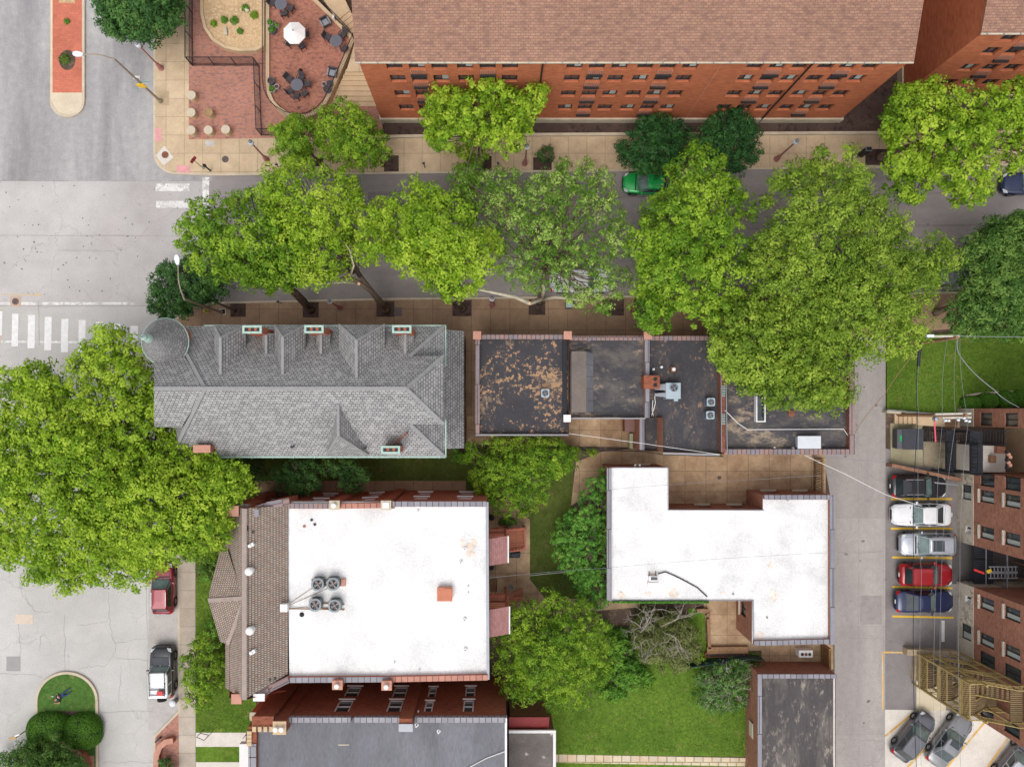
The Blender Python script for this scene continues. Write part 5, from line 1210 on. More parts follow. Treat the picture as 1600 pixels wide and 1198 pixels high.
def cobra(base, top, arm, label, tz, az, sign=None):
    b = P(*base, KZ); a = P(*top, tz); h = P(*arm, az); t = thing('street_light', label, 'street light', (b.x, b.y, KZ), group='tall arm street lights')
    mb = MB(); mb.lathe(b, [(.2, 0), (.18, .3), (.11, .5), (.07, tz-KZ)], 12); sub(mb, 'pole', M('pole_tan', S(160, 146, 128), .6) if 'pole_tan' not in MATS else MATS['pole_tan'], t)
    a = Vector((b.x, b.y, tz)); mid = a.lerp(h, .5)+Vector((0, 0, .45)); mb = MB(); mb.tube([a, a.lerp(mid, .5)+Vector((0, 0, .15)), mid, h], [.06, .055, .05, .04], 8); sub(mb, 'arm', MATS['pole_tan'], t)
    d = (h-a); ang = math.atan2(d.y, d.x); mb = MB()
    ca, sa = math.cos(ang), math.sin(ang)
    def L(x, y, z): return (h.x+x*ca-y*sa, h.y+x*sa+y*ca, h.z+z)
    pr = [(-.1, .09), (.1, .17), (.4, .2), (.62, .12), (.66, 0)]
    top_ = [L(x, y, .1) for x, y in pr]+[L(x, -y, .1) for x, y in pr[::-1][1:]]; bot_ = [L(x, y, -.06) for x, y in pr]+[L(x, -y, -.06) for x, y in pr[::-1][1:]]
    n = len(top_); mb.raw(top_+bot_, [tuple(range(n))[::-1], tuple(range(n, 2*n))]+[(i, (i+1) % n, n+(i+1) % n, n+i) for i in range(n)]); sub(mb, 'lamp_head', M_GLOBE, t, bevel=.03)
    return t, b
t, b = cobra((251, 159), (172, 93), (128, 85.5), 'tall street light reaching over the avenue with a yellow sign on its pole', 8.0, 8.3)
mb = MB(); mb.box((b.x-.02, b.y-.12, 3.6), (.62, .06, .62)); q = sub(mb, 'yellow_sign', M('sign_yellow', S(250, 200, 30), .5, var=.02), t)
mb = MB(); mb.box((b.x-.05, b.y+.2, 4.3), (.5, .2, .22)); sub(mb, 'signal_box', M_WTRIM, t)
cobra((346, 488), (285, 457), (278, 412), 'tall street light whose white head shows above the small dark green tree', 7.9, 8.1)
def meter(px, py, label):
    b = P(px, py, KZ); t = thing('parking_meter', label, 'parking meter', (b.x, b.y, KZ), group='parking meters along the kerbs')
    mb = MB(); mb.tube([b, b+Vector((0, 0, 1.1))], .035, 8); sub(mb, 'post', M_BLK, t)
    mb = MB(); mb.box((b.x, b.y, KZ+1.25), (.2, .14, .34)); h = sub(mb, 'head', M_BLK, t, bevel=.03); mb = MB(); mb.box((b.x, b.y, KZ+1.43), (.14, .1, .04)); sub(mb, 'meter_cap', M_GREYM, h)
for px, py, l in ((438, 264, 'parking meter on the pavement corner next to the small dense tree'), (664, 262, 'parking meter above the kerb right of the square tree pit'), (778, 262, 'parking meter on the kerb beside the bright green street tree'),
                  (440, 474, 'parking meter under the spreading street tree west of the leaning trunk'), (896, 474, 'parking meter near the white car under the airy tree')): meter(px, py, l)
b = P(319, 264, KZ); t = thing('street_sign', 'slim dark sign post with red sign leaning at the plaza corner', 'sign', (b.x, b.y, KZ))
mb = MB(); mb.tube([b, b+Vector((0, 0, 2.6))], .03, 6); sub(mb, 'post', M_BLK, t); mb = MB(); mb.box((b.x, b.y, KZ+2.35), (.62, .03, .5), .9); sub(mb, 'sign_plate', M('sign_red', S(200, 70, 80), .5), t)
b = P(329, 267, KZ); t = thing('signal_post', 'short dark post with black box by the plaza corner kerb', 'post', (b.x, b.y, KZ)); mb = MB(); mb.tube([b, b+Vector((0, 0, 1.2))], .07, 8); sub(mb, 'post', M_BLK, t); mb = MB(); mb.box((b.x, b.y, KZ+1.35), (.22, .22, .4)); sub(mb, 'signal_head', M_BLK, t, bevel=.03)
b = P(1343, 243, KZ); t = thing('parking_kiosk', 'black parking kiosk with pale framed solar top by the tree pit', 'kiosk', (b.x, b.y, KZ)); mb = MB(); mb.box((b.x, b.y, KZ+.75), (.42, .36, 1.5)); sub(mb, 'body', M_BLK, t, bevel=.03)
mb = MB(); mb.box((b.x+.0, b.y, KZ+1.62), (.5, .34, .08)); sub(mb, 'frame', M_GREYM, t); mb = MB(); mb.box((b.x, b.y, KZ+1.67), (.4, .24, .04)); sub(mb, 'solar_panel', M_GLASS, t)
b = P(324, 487, KZ); t = thing('fire_hydrant', 'small yellow topped fire hydrant on the pavement by the mansion turret', 'hydrant', (b.x, b.y, KZ))
mb = MB(); mb.lathe(b, [(.17, 0), (.17, .06), (.11, .08), (.11, .5), (.14, .52), (.14, .56), (.1, .66), (.04, .72), (.001, .74)], 12); mb.bar((b.x-.2, b.y, KZ+.4), (b.x+.2, b.y, KZ+.4), .1, .1); sub(mb, 'body', M('hydrant_yellow', S(196, 176, 90), .6), t)
b = P(347.5, 487, KZ); t = thing('planter_box', 'square black box in a pale frame on the pavement by the small tree', 'box', (b.x+.9, b.y, KZ)); mb = MB(); mb.box((b.x+.05, b.y, KZ+.02), (.52, .5, .04)); sub(mb, 'frame', M_PAD, t)
mb = MB(); mb.box((b.x+.05, b.y, KZ+.06), (.36, .36, .1)); sub(mb, 'cover', M_BLK, t)
b = P(890, 476, KZ+1.2); t = thing('street_cabinet', 'small white green topped cabinet on the pavement near the white car', 'cabinet', (b.x, b.y, KZ)); mb = MB(); mb.box((b.x, b.y, KZ+.55), (.5, .4, 1.1)); sub(mb, 'body', M_GREYM, t); mb = MB(); mb.box((b.x, b.y, KZ+1.13), (.56, .44, .06)); sub(mb, 'top', M_MINT, t)

# ------------------------------------------------------------ terrace furniture
M_WICK = tiles('grey_wicker', S(100, 94, 98), S(84, 78, 84), S(50, 46, 50), .08, .04, .006, stain=.15); M_TABLE = M('slate_table', S(104, 104, 114), .5, var=.06)
M_CANV = M('white_canvas', S(240, 238, 236), .8, var=.02); M_POTB = M('blue_glazed_pot', S(80, 98, 116), .35, var=.15); M_POTW = M('pale_pot', S(196, 186, 180), .5, var=.1)
def make_chair(label):
    t = thing('wicker_chair', label, 'chair', (0, 0, 0), group='wicker chairs on the terrace', world=False)
    mb = MB(); mb.box((0, 0, .42), (.46, .44, .08)); sub(mb, 'seat', M_WICK, t, bevel=.02)
    mb = MB(); mb.raw([(-.25, .2, .45), (.25, .2, .45), (.27, .32, .92), (-.27, .32, .92), (-.25, .25, .45), (.25, .25, .45), (.27, .37, .92), (-.27, .37, .92)], [(0, 1, 2, 3), (7, 6, 5, 4), (3, 2, 6, 7), (0, 3, 7, 4), (1, 5, 6, 2), (0, 4, 5, 1)]); sub(mb, 'backrest', M_WICK, t)
    for s in (-1, 1):
        mb = MB(); mb.box((s*.26, 0, .62), (.05, .42, .04)); mb.box((s*.26, -.19, .52), (.04, .04, .2)); sub(mb, 'armrest', M_WICK, t)
        for y in (-.19, .2): mb = MB(); mb.box((s*.22, y, .19), (.04, .04, .38)); sub(mb, 'leg', M_BLK, t)
    return t
chair0 = None
def chair(px, py, tx, ty, label):
    """chair facing (tx,ty)"""
    global chair0
    if chair0 is None: c = chair0 = make_chair(label)
    else: c = copy_tree(chair0)
    a = P(px, py, TZ+.6); b = P(tx, ty, TZ+.6); c.location = (a.x, a.y, TZ+.003); c['label'] = label
    c.rotation_euler.z = math.atan2(b.y-a.y, b.x-a.x)+math.pi/2
def table(px, py, label, r=.5):
    c = P(px, py, TZ+.72); t = thing('round_table', label, 'table', (c.x, c.y, TZ), group='round tables on the terrace')
    mb = MB(); mb.lathe((c.x, c.y, TZ), [(.001, .68), (r-.03, .68), (r, .7), (r, .73), (r-.02, .745), (.06, .75), (.06, .74), (.001, .74)], 28); sub(mb, 'table_top', M_TABLE, t)
    for a in range(4): mb = MB(); x, y = math.cos(a*1.57+.8)*.33, math.sin(a*1.57+.8)*.33; mb.bar((c.x+x, c.y+y, TZ+.003), (c.x+x*.7, c.y+y*.7, TZ+.7), .04, .04); sub(mb, 'leg', M_BLK, t)
table(464, 132.5, 'round slate table in the lower middle of the terrace'); table(525, 64, 'round slate table in the right corner of the terrace'); table(439, 6, 'round slate table at the top left of the terrace'); table(460, 54, 'round table under the white umbrella')
for i, (a, b, l) in enumerate(((451, 122, 'wicker chair up left of the lower middle table'), (469, 121, 'wicker chair directly above the lower middle table'), (479, 130, 'wicker chair right of the lower middle table'), (475, 145, 'wicker chair down right of the lower middle table'), (462, 149, 'wicker chair directly below the lower middle table'), (452, 141, 'wicker chair down left of the lower middle table'))): chair(a, b, 464, 132.5, l)
for a, b, l in ((511, 57, 'wicker chair left of the right corner table'), (535, 53, 'wicker chair above the right corner table'), (537, 75, 'wicker chair below the right corner table')): chair(a, b, 525, 64, l)
for a, b, l in ((477, 52, 'wicker chair right of the white umbrella'), (471, 71, 'wicker chair below right of the white umbrella'), (451, 66, 'wicker chair below left of the white umbrella')): chair(a, b, 460, 54, l)
for a, b, l in ((453, 12, 'wicker chair right of the top left table'), (443, 20, 'wicker chair below the top left table'), (425, 3, 'wicker chair left of the top left table')): chair(a, b, 439, 6, l)
c = P(458, 48, 3.4); t = thing('umbrella', 'white eight sided patio umbrella open over a terrace table', 'umbrella', (c.x, c.y, TZ))
mb = MB(); mb.tube([(c.x, c.y, TZ+.01), (c.x, c.y, 3.5)], .025, 8); sub(mb, 'pole', M_BLK, t)
for i in range(8):
    a0, a1 = i*math.pi/4+.4, (i+1)*math.pi/4+.4; mb = MB(); R = .92
    mb.poly([(c.x, c.y, 3.45), (c.x+R*math.cos(a0), c.y+R*math.sin(a0), 3.0), (c.x+R*math.cos(a1), c.y+R*math.sin(a1), 3.0)]); 
    mb.poly([(c.x+R*math.cos(a0), c.y+R*math.sin(a0), 3.0), (c.x+R*math.cos(a0), c.y+R*math.sin(a0), 2.92), (c.x+R*math.cos(a1), c.y+R*math.sin(a1), 2.92), (c.x+R*math.cos(a1), c.y+R*math.sin(a1), 3.0)]); sub(mb, 'canopy_panel', M_CANV, t)
mb = MB(); mb.lathe((c.x, c.y, 3.44), [(.05, 0), (.05, .06), (.02, .12), (.001, .13)], 8); sub(mb, 'finial', M_FRDK, t)
def foliage_ball(mb_c, r, n, size, rng):
    u = rng.normal(size=(n, 3)); u /= np.linalg.norm(u, axis=1)[:, None]; u[:, 2] = np.abs(u[:, 2])
    return mb_c+u*(r*rng.uniform(.3, 1, (n, 1))**.5), u
def pot(px, py, r, mat, label, plant=True, h=.5):
    c = P(px, py, TZ+h); t = thing('plant_pot', label, 'plant pot', (c.x, c.y, TZ), group='plant pots along the terrace wall')
    mb = MB(); mb.lathe((c.x, c.y, TZ), [(r*.7, 0), (r*.95, h*.7), (r, h), (r*.86, h), (r*.8, h-.06), (.001, h-.06)], 18); sub(mb, 'pot', mat, t); 
    mb = MB(); mb.lathe((c.x, c.y, TZ+h-.05), [(r*.8, 0), (.001, .02)], 16); sub(mb, 'earth', M_MULCH, t)
    if plant: POTPL.append((t, Vector((c.x, c.y, TZ+h)), r))
POTPL = []
for px, py, r, m, l, pl in ((422, 35, .26, M_POTW, 'pale rimmed pot, upper one of the upper left trio', 1), (432, 39, .2, M_POTW, 'small pale pot, right one of the upper left trio', 1), (425, 46, .33, M_POTB, 'large blue pot full of leaves in the upper left trio', 1),
        (423, 126, .29, M_POTB, 'grey blue pot of bare earth in the lower left trio', 0), (432, 135, .2, M_POTW, 'small pale pot in the lower left trio', 0), (425, 139, .28, M_POTW, 'pot with leafy green plant in the lower left trio', 1),
        (506, 131, .19, M_POTW, 'small pale pot in the lower right trio', 0), (515, 130, .26, M_POTB, 'dark earth pot, right one of the lower right trio', 0), (511, 139, .34, M_POTB, 'big blue pot, lowest of the lower right trio', 0)): pot(px, py, r, m, l, pl)
def armchair(px, py, rz, label):
    t = thing('patio_armchair', label, 'armchair', (0, 0, 0), group='square patio armchairs', world=False); c = P(px, py, TZ+.5); t.location = (c.x, c.y, TZ+.003); t.rotation_euler.z = rz; ORG[t.name] = (0, 0, 0)
    mb = MB(); mb.box((0, 0, .3), (.6, .6, .2)); sub(mb, 'seat', M_WICK, t, bevel=.02); mb = MB(); mb.box((0, -.02, .45), (.46, .48, .1)); sub(mb, 'cushion', M_GREYM, t, bevel=.03)
    mb = MB(); mb.box((0, .3, .5), (.7, .1, .5)); sub(mb, 'backrest', M_WICK, t)
    for s in (-1, 1): mb = MB(); mb.box((s*.33, -.03, .45), (.1, .62, .32)); sub(mb, 'armrest', M_GREYM, t); mb = MB(); mb.box((s*.28, -.26, .1), (.06, .06, .2)); mb.box((s*.28, .26, .1), (.06, .06, .2)); sub(mb, 'feet', M_BLK, t)
armchair(508, 34, .5, 'square grey armchair near the terrace upper right wall'); armchair(519, 113, -.2, 'square grey cushioned armchair beside the lower right wall')
for i, (px, py, l) in enumerate(((469.5, 110, 'small dark object on the terrace above the lower middle table'),)):
    c = P(px, py, TZ+.1); mb = MB(); mb.lathe((c.x, c.y, TZ+.003), [(.12, 0), (.13, .2), (.1, .24), (.001, .25)], 12); tag(mb.build('small_bin', M_BLK), 'small dark bin on the terrace above the lower middle table', 'bin')

# ------------------------------------------------------------ roof air conditioners
M_ACG = M('ac_grey', S(168, 182, 190), .5, .3, var=.06); M_ACD = M('ac_dark', S(60, 58, 60), .6, .3)
def fan(t, cx, cy, z, r, blade=None, n=4):
    mb = MB(); mb.lathe((cx, cy, z), [(r, -.16), (.001, -.16)], 20); w = sub(mb, 'fan_well', M_ACD, t)
    mb = MB()
    for k in range(n):
        a = k*2*math.pi/n+.5; q = []
        for rr, da in ((.16, 0), (.9, -.22), (.92, .32), (.16, .6)): q.append((cx+r*rr*math.cos(a+da), cy+r*rr*math.sin(a+da), z-.08+.02*(da > 0)))
        mb.poly(q)
    mb.lathe((cx, cy, z-.1), [(r*.18, 0), (r*.18, .06), (.001, .07)], 10); sub(mb, 'fan_blades', blade or M_GREYM, w)
    mb = MB()
    for k in (1, .7, .4): mb.tube([(cx+r*k*math.cos(a), cy+r*k*math.sin(a), z+.02) for a in np.linspace(0, 2*math.pi, 21)], .012, 4, cap=False)
    for a in range(4): x, y = r*math.cos(a*math.pi/4), r*math.sin(a*math.pi/4); mb.bar((cx-x, cy-y, z+.02), (cx+x, cy+y, z+.02), .014, .014)
    sub(mb, 'fan_grille', M_GREYM, t)
def rounded(cx, cy, w, d, r, n=5):
    out = []
    for sx, sy, a0 in ((1, -1, -90), (1, 1, 0), (-1, 1, 90), (-1, -1, 180)):
        for i in range(n): a = math.radians(a0+90*i/(n-1)); out.append((cx+sx*(w/2-r)+r*math.cos(a), cy+sy*(d/2-r)+r*math.sin(a)))
    return out
M_ACG2 = M('ac_slate', S(128, 136, 140), .5, .3, var=.08)
def condenser(px, py, z, w, label, hgt=.75, round_=.12, group='small rooftop air conditioners', blade=None, fr=.38):
    M_ACG = M_ACG2 if round_ > .2 else MATS['ac_grey']
    c = P(px, py, z+hgt); t = thing('air_conditioner', label, 'air conditioner', (c.x, c.y, z), group=group)
    o = rounded(c.x, c.y, w, w, round_); mb = MB(); mb.prism(o, z+.01, z+hgt-.05, top=False); sub(mb, 'casing', M_ACG, t)
    mb = MB(); ci = [(c.x+w*fr*math.cos(a), c.y+w*fr*math.sin(a)) for a in [math.atan2(q[1]-c.y, q[0]-c.x) for q in o]]; n = len(o)
    mb.raw([(a, b, z+hgt) for a, b in o]+[(a, b, z+hgt) for a, b in ci]+[(a, b, z+hgt-.06) for a, b in o], [(i, (i+1) % n, n+(i+1) % n, n+i) for i in range(n)]+[((i+1) % n, i, 2*n+i, 2*n+(i+1) % n) for i in range(n)]); sub(mb, 'lid', M_ACG, t)
    mb = MB(); mb.lathe((c.x, c.y, z+hgt), [(w*fr, -.2), (w*fr, 0)], 20); 
    fan(t, c.x, c.y, z+hgt, w*fr, blade)
    mb = MB()
    for i in range(12): a = i; mb.box((c.x-w/2-.003+0, c.y-w*.4+i*w*.07, z+hgt*.5), (.01, .02, hgt*.7)); mb.box((c.x-w*.4+i*w*.07, c.y+w/2+.003, z+hgt*.5), (.02, .01, hgt*.7))
    sub(mb, 'louvres', M_ACD, t); return t
condenser(852, 614, ZB, .62, 'small square air conditioner on the flaking tar roof')
condenser(1111, 628, ZB, .62, 'small air conditioner near the brick party wall, upper of two'); condenser(1110, 648.5, ZB, .62, 'small air conditioner near the brick party wall, lower of two')
BW = M('copper_blade', S(190, 160, 140), .5, .3)
for px, py, l in ((496, 913, 'rounded air conditioner on the white roof, upper left of four'), (520, 912.5, 'rounded air conditioner on the white roof, upper right of four, next to a brick block'), (492, 945, 'rounded air conditioner on the white roof, lower left of four'), (522.5, 946.5, 'rounded air conditioner on the white roof, lower right of four')):
    condenser(px, py, 8.06, .9, l, hgt=.8, round_=.36, group='four rounded air conditioners on the white roof', blade=BW, fr=.36)
for pts, l in (([(489, 903), (533, 903.5)], 'upper'), ([(490, 938), (536, 941)], 'lower')):
    mb = MB()
    for dy in (0, 8): mb.bar(V3(pts[0][0]-2, pts[0][1]+dy+3, 8.12), V3(pts[1][0]+2, pts[1][1]+dy+3, 8.12), .08, .08)
    tag(mb.build('equipment_rack', M_WOODBR), 'rail rack under the %s pair of rounded air conditioners' % l, 'rack', 'racks under the rounded air conditioners')
c = P(536, 910, 8.3); mb = MB(); mb.box((c.x, c.y, 8.2), (.3, .5, .28)); tag(mb.build('brick_block', M_TERRA), 'small terracotta block beside the upper right rounded air conditioner', 'block')
for i, (a, b, r_) in enumerate((((450, 944), (487, 919), .02), ((450, 946), (512, 919), .02), ((452, 950), (484, 949), .03), ((452, 951), (514, 952), .025))):
    mb = MB(); mb.tube([V3(a[0], a[1], 8.3), V3((a[0]+b[0])/2, (a[1]+b[1])/2, 8.12), V3(b[0], b[1], 8.25)], r_, 6); tag(mb.build('refrigerant_line', M_WOODBR), ('thin line from the white box to the upper left rounded unit', 'thin line from the white box to the upper right rounded unit', 'thick line from the white box to the lower left rounded unit', 'thick line from the white box to the lower right rounded unit')[i], 'pipe', 'refrigerant lines on the white roof')
# large packaged unit
c = P(1052, 610.5, ZB+1.0); t = thing('rooftop_unit', 'large grey rooftop air unit with fan and twin hoods', 'rooftop unit', (c.x, c.y, ZB))
mb = MB(); mb.box((c.x, c.y, ZB+.52), (1.12, 1.2, .98)); sub(mb, 'casing', M_ACG, t, bevel=.015); fan(t, c.x+.02, c.y+.22, ZB+1.2, .27); mb = MB(); mb.lathe((c.x+.02, c.y+.22, ZB+1.01), [(.3, 0), (.3, .2), (.27, .2), (.27, .02)], 20); sub(mb, 'fan_shroud', M_ACG, t)
for dy, h in ((.28, .5), (-.3, .34)):
    mb = MB(); x0 = c.x-.56; mb.raw([(x0, c.y+dy-h/2, ZB+.3), (x0, c.y+dy+h/2, ZB+.3), (x0, c.y+dy+h/2, ZB+.95), (x0, c.y+dy-h/2, ZB+.95), (x0-.75, c.y+dy-h/2+.08, ZB+.3), (x0-.75, c.y+dy+h/2-.06, ZB+.3), (x0-.75, c.y+dy+h/2-.06, ZB+.62), (x0-.75, c.y+dy-h/2+.08, ZB+.62)], [(3, 2, 6, 7), (4, 5, 6, 7)[::-1], (0, 3, 7, 4), (1, 5, 6, 2), (0, 4, 5, 1)]); sub(mb, 'hood', M_GREYM, t)
mb = MB(); mb.box((c.x+.28, c.y-.68, ZB+.5), (.3, .2, .4)); sub(mb, 'service_box', M_ACG, t)
for i, pts in enumerate(([(1020, 625), (1019, 640), (1021, 651)], [(1023, 618), (1024, 630), (1018, 650)])):
    mb = MB(); mb.tube([V3(a, b, ZB+.12) for a, b in pts], .03, 6); sub(mb, 'pipe', M_WTRIM, t)

# ------------------------------------------------------------ north east corner: steps, dumpster, fire escape
t = thing('garden_wall', 'curved retaining wall with grey rail below the north east lawn', 'wall', P(1430, 642, 0))
pts = [(1387, 641), (1410, 643), (1430, 645), (1460, 647), (1500, 648)]
mb = MB(); mb.strip(QL(pts, .9), 0, .2, 0, .85, False); sub(mb, 'wall', M_STONE, t)
mb = MB(); q = [P(a, b-1, 1.6) for a, b in pts]
for a, b in zip(q[:-1], q[1:]): mb.bar(a, b, .06, .06)
for a in q: mb.box((a.x, a.y, 1.2), (.05, .05, .8))
sub(mb, 'rail', M_GREYM, t)
t = thing('concrete_steps', 'five tan concrete steps above the dumpster pad', 'steps', P(1415, 655, 0))
for i in range(5): mb = MB(); z = .18+.16*i; mb.prism(QL([(1398+i*7, 647), (1405+i*7, 647), (1405+i*7, 662), (1398+i*7, 662)], z), 0, z); sub(mb, 'step', M_TANCON, t)
mb = MB(); mb.prism(QL([(1433, 648), (1500, 649), (1500, 668), (1433, 664)], .98), 0, .96); sub(mb, 'landing', M_TANCON, t)
for i in range(4): mb = MB(); mb.prism(QL([(1478, 653+i*4), (1496, 653+i*4), (1496, 656+i*4), (1478, 656+i*4)], 1.1), .9, 1.3-.1*i); sub(mb, 'upper_step', M_WOODBR, t)
c = P(1423, 686, 1.2); t = thing('dumpster', 'dark grey dumpster with ribbed lid and green label', 'dumpster', (c.x, c.y, .05))
mb = MB(); mb.raw([(c.x-.95, c.y-.75, .12), (c.x+.85, c.y-.75, .12), (c.x+.85, c.y+.75, .12), (c.x-.95, c.y+.75, .12), (c.x-1.0, c.y-.8, 1.0), (c.x+.9, c.y-.8, 1.3), (c.x+.9, c.y+.8, 1.3), (c.x-1.0, c.y+.8, 1.0)], [(0, 1, 5, 4), (1, 2, 6, 5), (2, 3, 7, 6), (3, 0, 4, 7), (4, 5, 6, 7)]); sub(mb, 'body', M('dumpster_grey', S(88, 90, 96), .5, .2), t)
mb = MB(); zt = lambda x: 1.06+(x-(c.x-1.0))*.158
mb.raw([(c.x-.62, c.y-.85, zt(c.x-.62)), (c.x+.95, c.y-.85, zt(c.x+.95)), (c.x+.95, c.y+.85, zt(c.x+.95)), (c.x-.62, c.y+.85, zt(c.x-.62))], [(0, 1, 2, 3)])
for i in range(13): y = c.y-.78+i*.13; mb.bar((c.x-.6, y, zt(c.x-.6)+.03), (c.x+.93, y, zt(c.x+.93)+.03), .06, .06)
sub(mb, 'lid', M('lid_dark', S(72, 74, 82), .5, .1), t); mb = MB(); mb.box((c.x-.75, c.y+.08, 1.06), (.16, .5, .03)); sub(mb, 'green_label', M('label_green', S(30, 170, 90), .5), t)
for x in (-.8, .75):
    for y in (-.6, .6): mb = MB(); mb.lathe((c.x+x, c.y+y, .055), [(.06, 0), (.06, .08)], 8); sub(mb, 'wheel', M_FRDK, t)
# wooden beam wall above the black SUV
t = thing('timber_wall', 'long rusty timber beam wall between fire escape court and parked black car', 'wall', P(1440, 738, 0))
mb = MB(); mb.bar(P(1389, 726, .5), P(1497, 749, .5), .28, 1.0); sub(mb, 'beam', M('rusty_timber', S(150, 112, 90), .9, var=.25, scale=3), t); mb = MB(); mb.bar(P(1440, 745, 1.0)-Vector((0, .35, 0)), P(1497, 752, 1.0)-Vector((0, .3, 0)), .12, .12); sub(mb, 'rail', M_GREYM, t)
# black steel fire escape: landings and flights stacked up the court
def flight(t, a, b, w, n, mat, name='flight', th=.05, side=None):
    """steps from a to b (world), width w across"""
    a, b = Vector(a), Vector(b); d = b-a; h = Vector((d.x, d.y, 0)).normalized(); p = Vector((-h.y, h.x, 0)); run = Vector((d.x, d.y, 0)).length/n
    mb = MB()
    for i in range(n): c = a+d*((i+.5)/n); mb.box((c.x, c.y, c.z), (run*.72, w, th), math.atan2(h.y, h.x))
    f = sub(mb, name, mat, t)
    for s in (-1, 1): mb = MB(); mb.bar(a+p*(s*w/2), b+p*(s*w/2), .06, .22); sub(mb, 'stringer', side or mat, f)
    return f
def railing3(t, pts, h, mat, step=.25, lattice=False, name='railing'):
    mb = MB(); q = [Vector(p) for p in pts]
    for a, b in zip(q[:-1], q[1:]):
        mb.bar(a+Vector((0, 0, h)), b+Vector((0, 0, h)), .06, .06); mb.bar(a+Vector((0, 0, .1)), b+Vector((0, 0, .1)), .04, .04); k = max(1, int((b-a).length/step))
        for i in range(k+1): c = a.lerp(b, i/k); mb.bar(c, c+Vector((0, 0, h)), .035, .035)
        if lattice:
            for i in range(k): c, d = a.lerp(b, i/k), a.lerp(b, (i+1)/k); mb.bar(c, d+Vector((0, 0, h)), .03, .03); mb.bar(d, c+Vector((0, 0, h)), .03, .03)
    return sub(mb, name, mat, t)
t = thing('fire_escape', 'black steel fire escape stairs in the recessed court', 'fire escape', (37, -3, 0))
yN, yM, yS = -1.75, -2.6, -5.0
z1, z2 = 2.2, 4.4
def deckb(x0, x1, y0, y1, z, nm='landing'): mb = MB(); mb.box(((x0+x1)/2, (y0+y1)/2, z-.06), (x1-x0, y1-y0, .12)); return sub(mb, nm, M_BLKDECK, t)
xA = P(1478, 0, z1).x; xB = P(1494, 0, z1).x; deckb(xA, xB+.0, yS, yN+.1, z1)
flight(t, (P(1444, 0, .3).x, -2.1, .1), (xA, -2.1, z1-.1), 1.0, 9, M_BLKDECK)
xC = P(1516, 0, z2).x; xD = P(1536, 0, z2).x; deckb(xC, xD, yS, yN+.1, z2)
flight(t, (xB, -2.1, z1), (xC, -2.1, z2-.1), 1.0, 8, M_BLKDECK); flight(t, (xD, -2.1, z2), (P(1573, 0, 6.4).x, -2.1, 6.4), 1.0, 8, M_BLKDECK)
railing3(t, [(xB, -2.7, z1), (xB+.75, -2.7, z1+.9), (xC, -2.7, z2)], .95, M_BLK, .35, True); railing3(t, [(xD, -2.7, z2), (P(1560, 0, 6.2).x, -2.7, 6.2)], .95, M_BLK, .35, True)
railing3(t, [(xA, yN-.8, z1), (xA, yS, z1), (xB, yS, z1)], .95, M_BLK); railing3(t, [(xC, yN-.8, z2), (xC, yS, z2), (xD, yS, z2)], .95, M_BLK)
railing3(t, [(42.4, -4.9, 6.42), (42.4, -2.7, 6.42), (44, -2.7, 6.42)], .95, M_BLK, .5)
for x, z in ((xA+.05, z1), (xB-.05, z1), (xC+.05, z2), (xD-.05, z2)):
    for y in (yS+.05, yN): mb = MB(); mb.box((x, y, z/2), (.1, .1, z-.13)); sub(mb, 'post', M_BLK, t)
c = P(1548, 712, 3); t = thing('roof_terrace', 'small pale terrace slab between the black stair landings', 'terrace', (c.x, c.y, 0)); mb = MB(); mb.box((P(1546, 0, 3).x+.2, -3.9, 1.55), (2.0, 2.1, 3.1)); sub(mb, 'slab', M_PAD, t)
for i, (px, py, sx, sy, m, l) in enumerate(((1563, 702, .6, .6, M_BRICKR, 'square brown box on the pale court terrace, upper'), (1551, 717, .36, .55, M_WOODBR, 'small brown box on the pale court terrace, lower'))):
    c = P(px, py, 3.4); t = thing('storage_box', l, 'box', (c.x, c.y, 3.1), group='brown boxes on the court terrace'); mb = MB(); mb.box((c.x, c.y, 3.3), (sx, sy, .38)); sub(mb, 'body', m, t); mb = MB(); mb.box((c.x, c.y, 3.51), (sx+.04, sy+.04, .04)); sub(mb, 'lid', m, t)
for i in range(7):
    c = P(1577+(i % 3)*2.4, 706+i*4.2, 6.8); mb = MB(); mb.lathe((c.x, c.y, 6.403), [(.1, 0), (.13, .22), (.1, .22), (.001, .18)], 10)
    tag(mb.build('flower_pot', M_TERRA if i % 3 else M_BLK), ('dark', 'terracotta')[1 if i % 3 else 0]+' flower pot on the tan landing, '+('topmost of the cluster', 'second from the top', 'third from the top', 'in the middle of the cluster', 'third from the bottom', 'second from the bottom', 'lowest of the cluster')[i], 'flower pot', 'flower pots on the tan landing')
# ladder rack, gate in the dark gap
t = thing('metal_gate', 'black metal gate of three dark panels across the gap mouth', 'gate', (39.2, -12.6, 0))
for i in range(3): mb = MB(); mb.box((39.9, -11.65-i*1.05, 1.1), (1.6, .95, .08)); sub(mb, 'panel', M_BLKDECK, t)
mb = MB(); mb.box((40.9, -12.7, 2.6), (.08, 3.3, .1)); mb.box((39.4, -12.7, 2.3), (.05, 3.3, .08))
for y in (-11.05, -14.2): mb.box((40.9, y, 1.3), (.08, .08, 2.6)); mb.box((39.1, y, .6), (.06, .06, 1.1))
sub(mb, 'frame', M_GREYM, t)
def ladder(y, z, label):
    x0, x1 = P(1545, 0, z).x, P(1590, 0, z).x; t = thing('ladder', label, 'ladder', (x0, y, z), group='aluminium ladders in the gap')
    for s in (-1, 1): mb = MB(); mb.bar((x0, y+s*.2, z), (x1, y+s*.2, z), .07, .05); sub(mb, 'rail', M_GREYM, t)
    for i in range(8): mb = MB(); x = x0+.15+i*(x1-x0-.3)/7; mb.bar((x, y-.2, z), (x, y+.2, z), .05, .05); sub(mb, 'rung', M_GREYM, t)
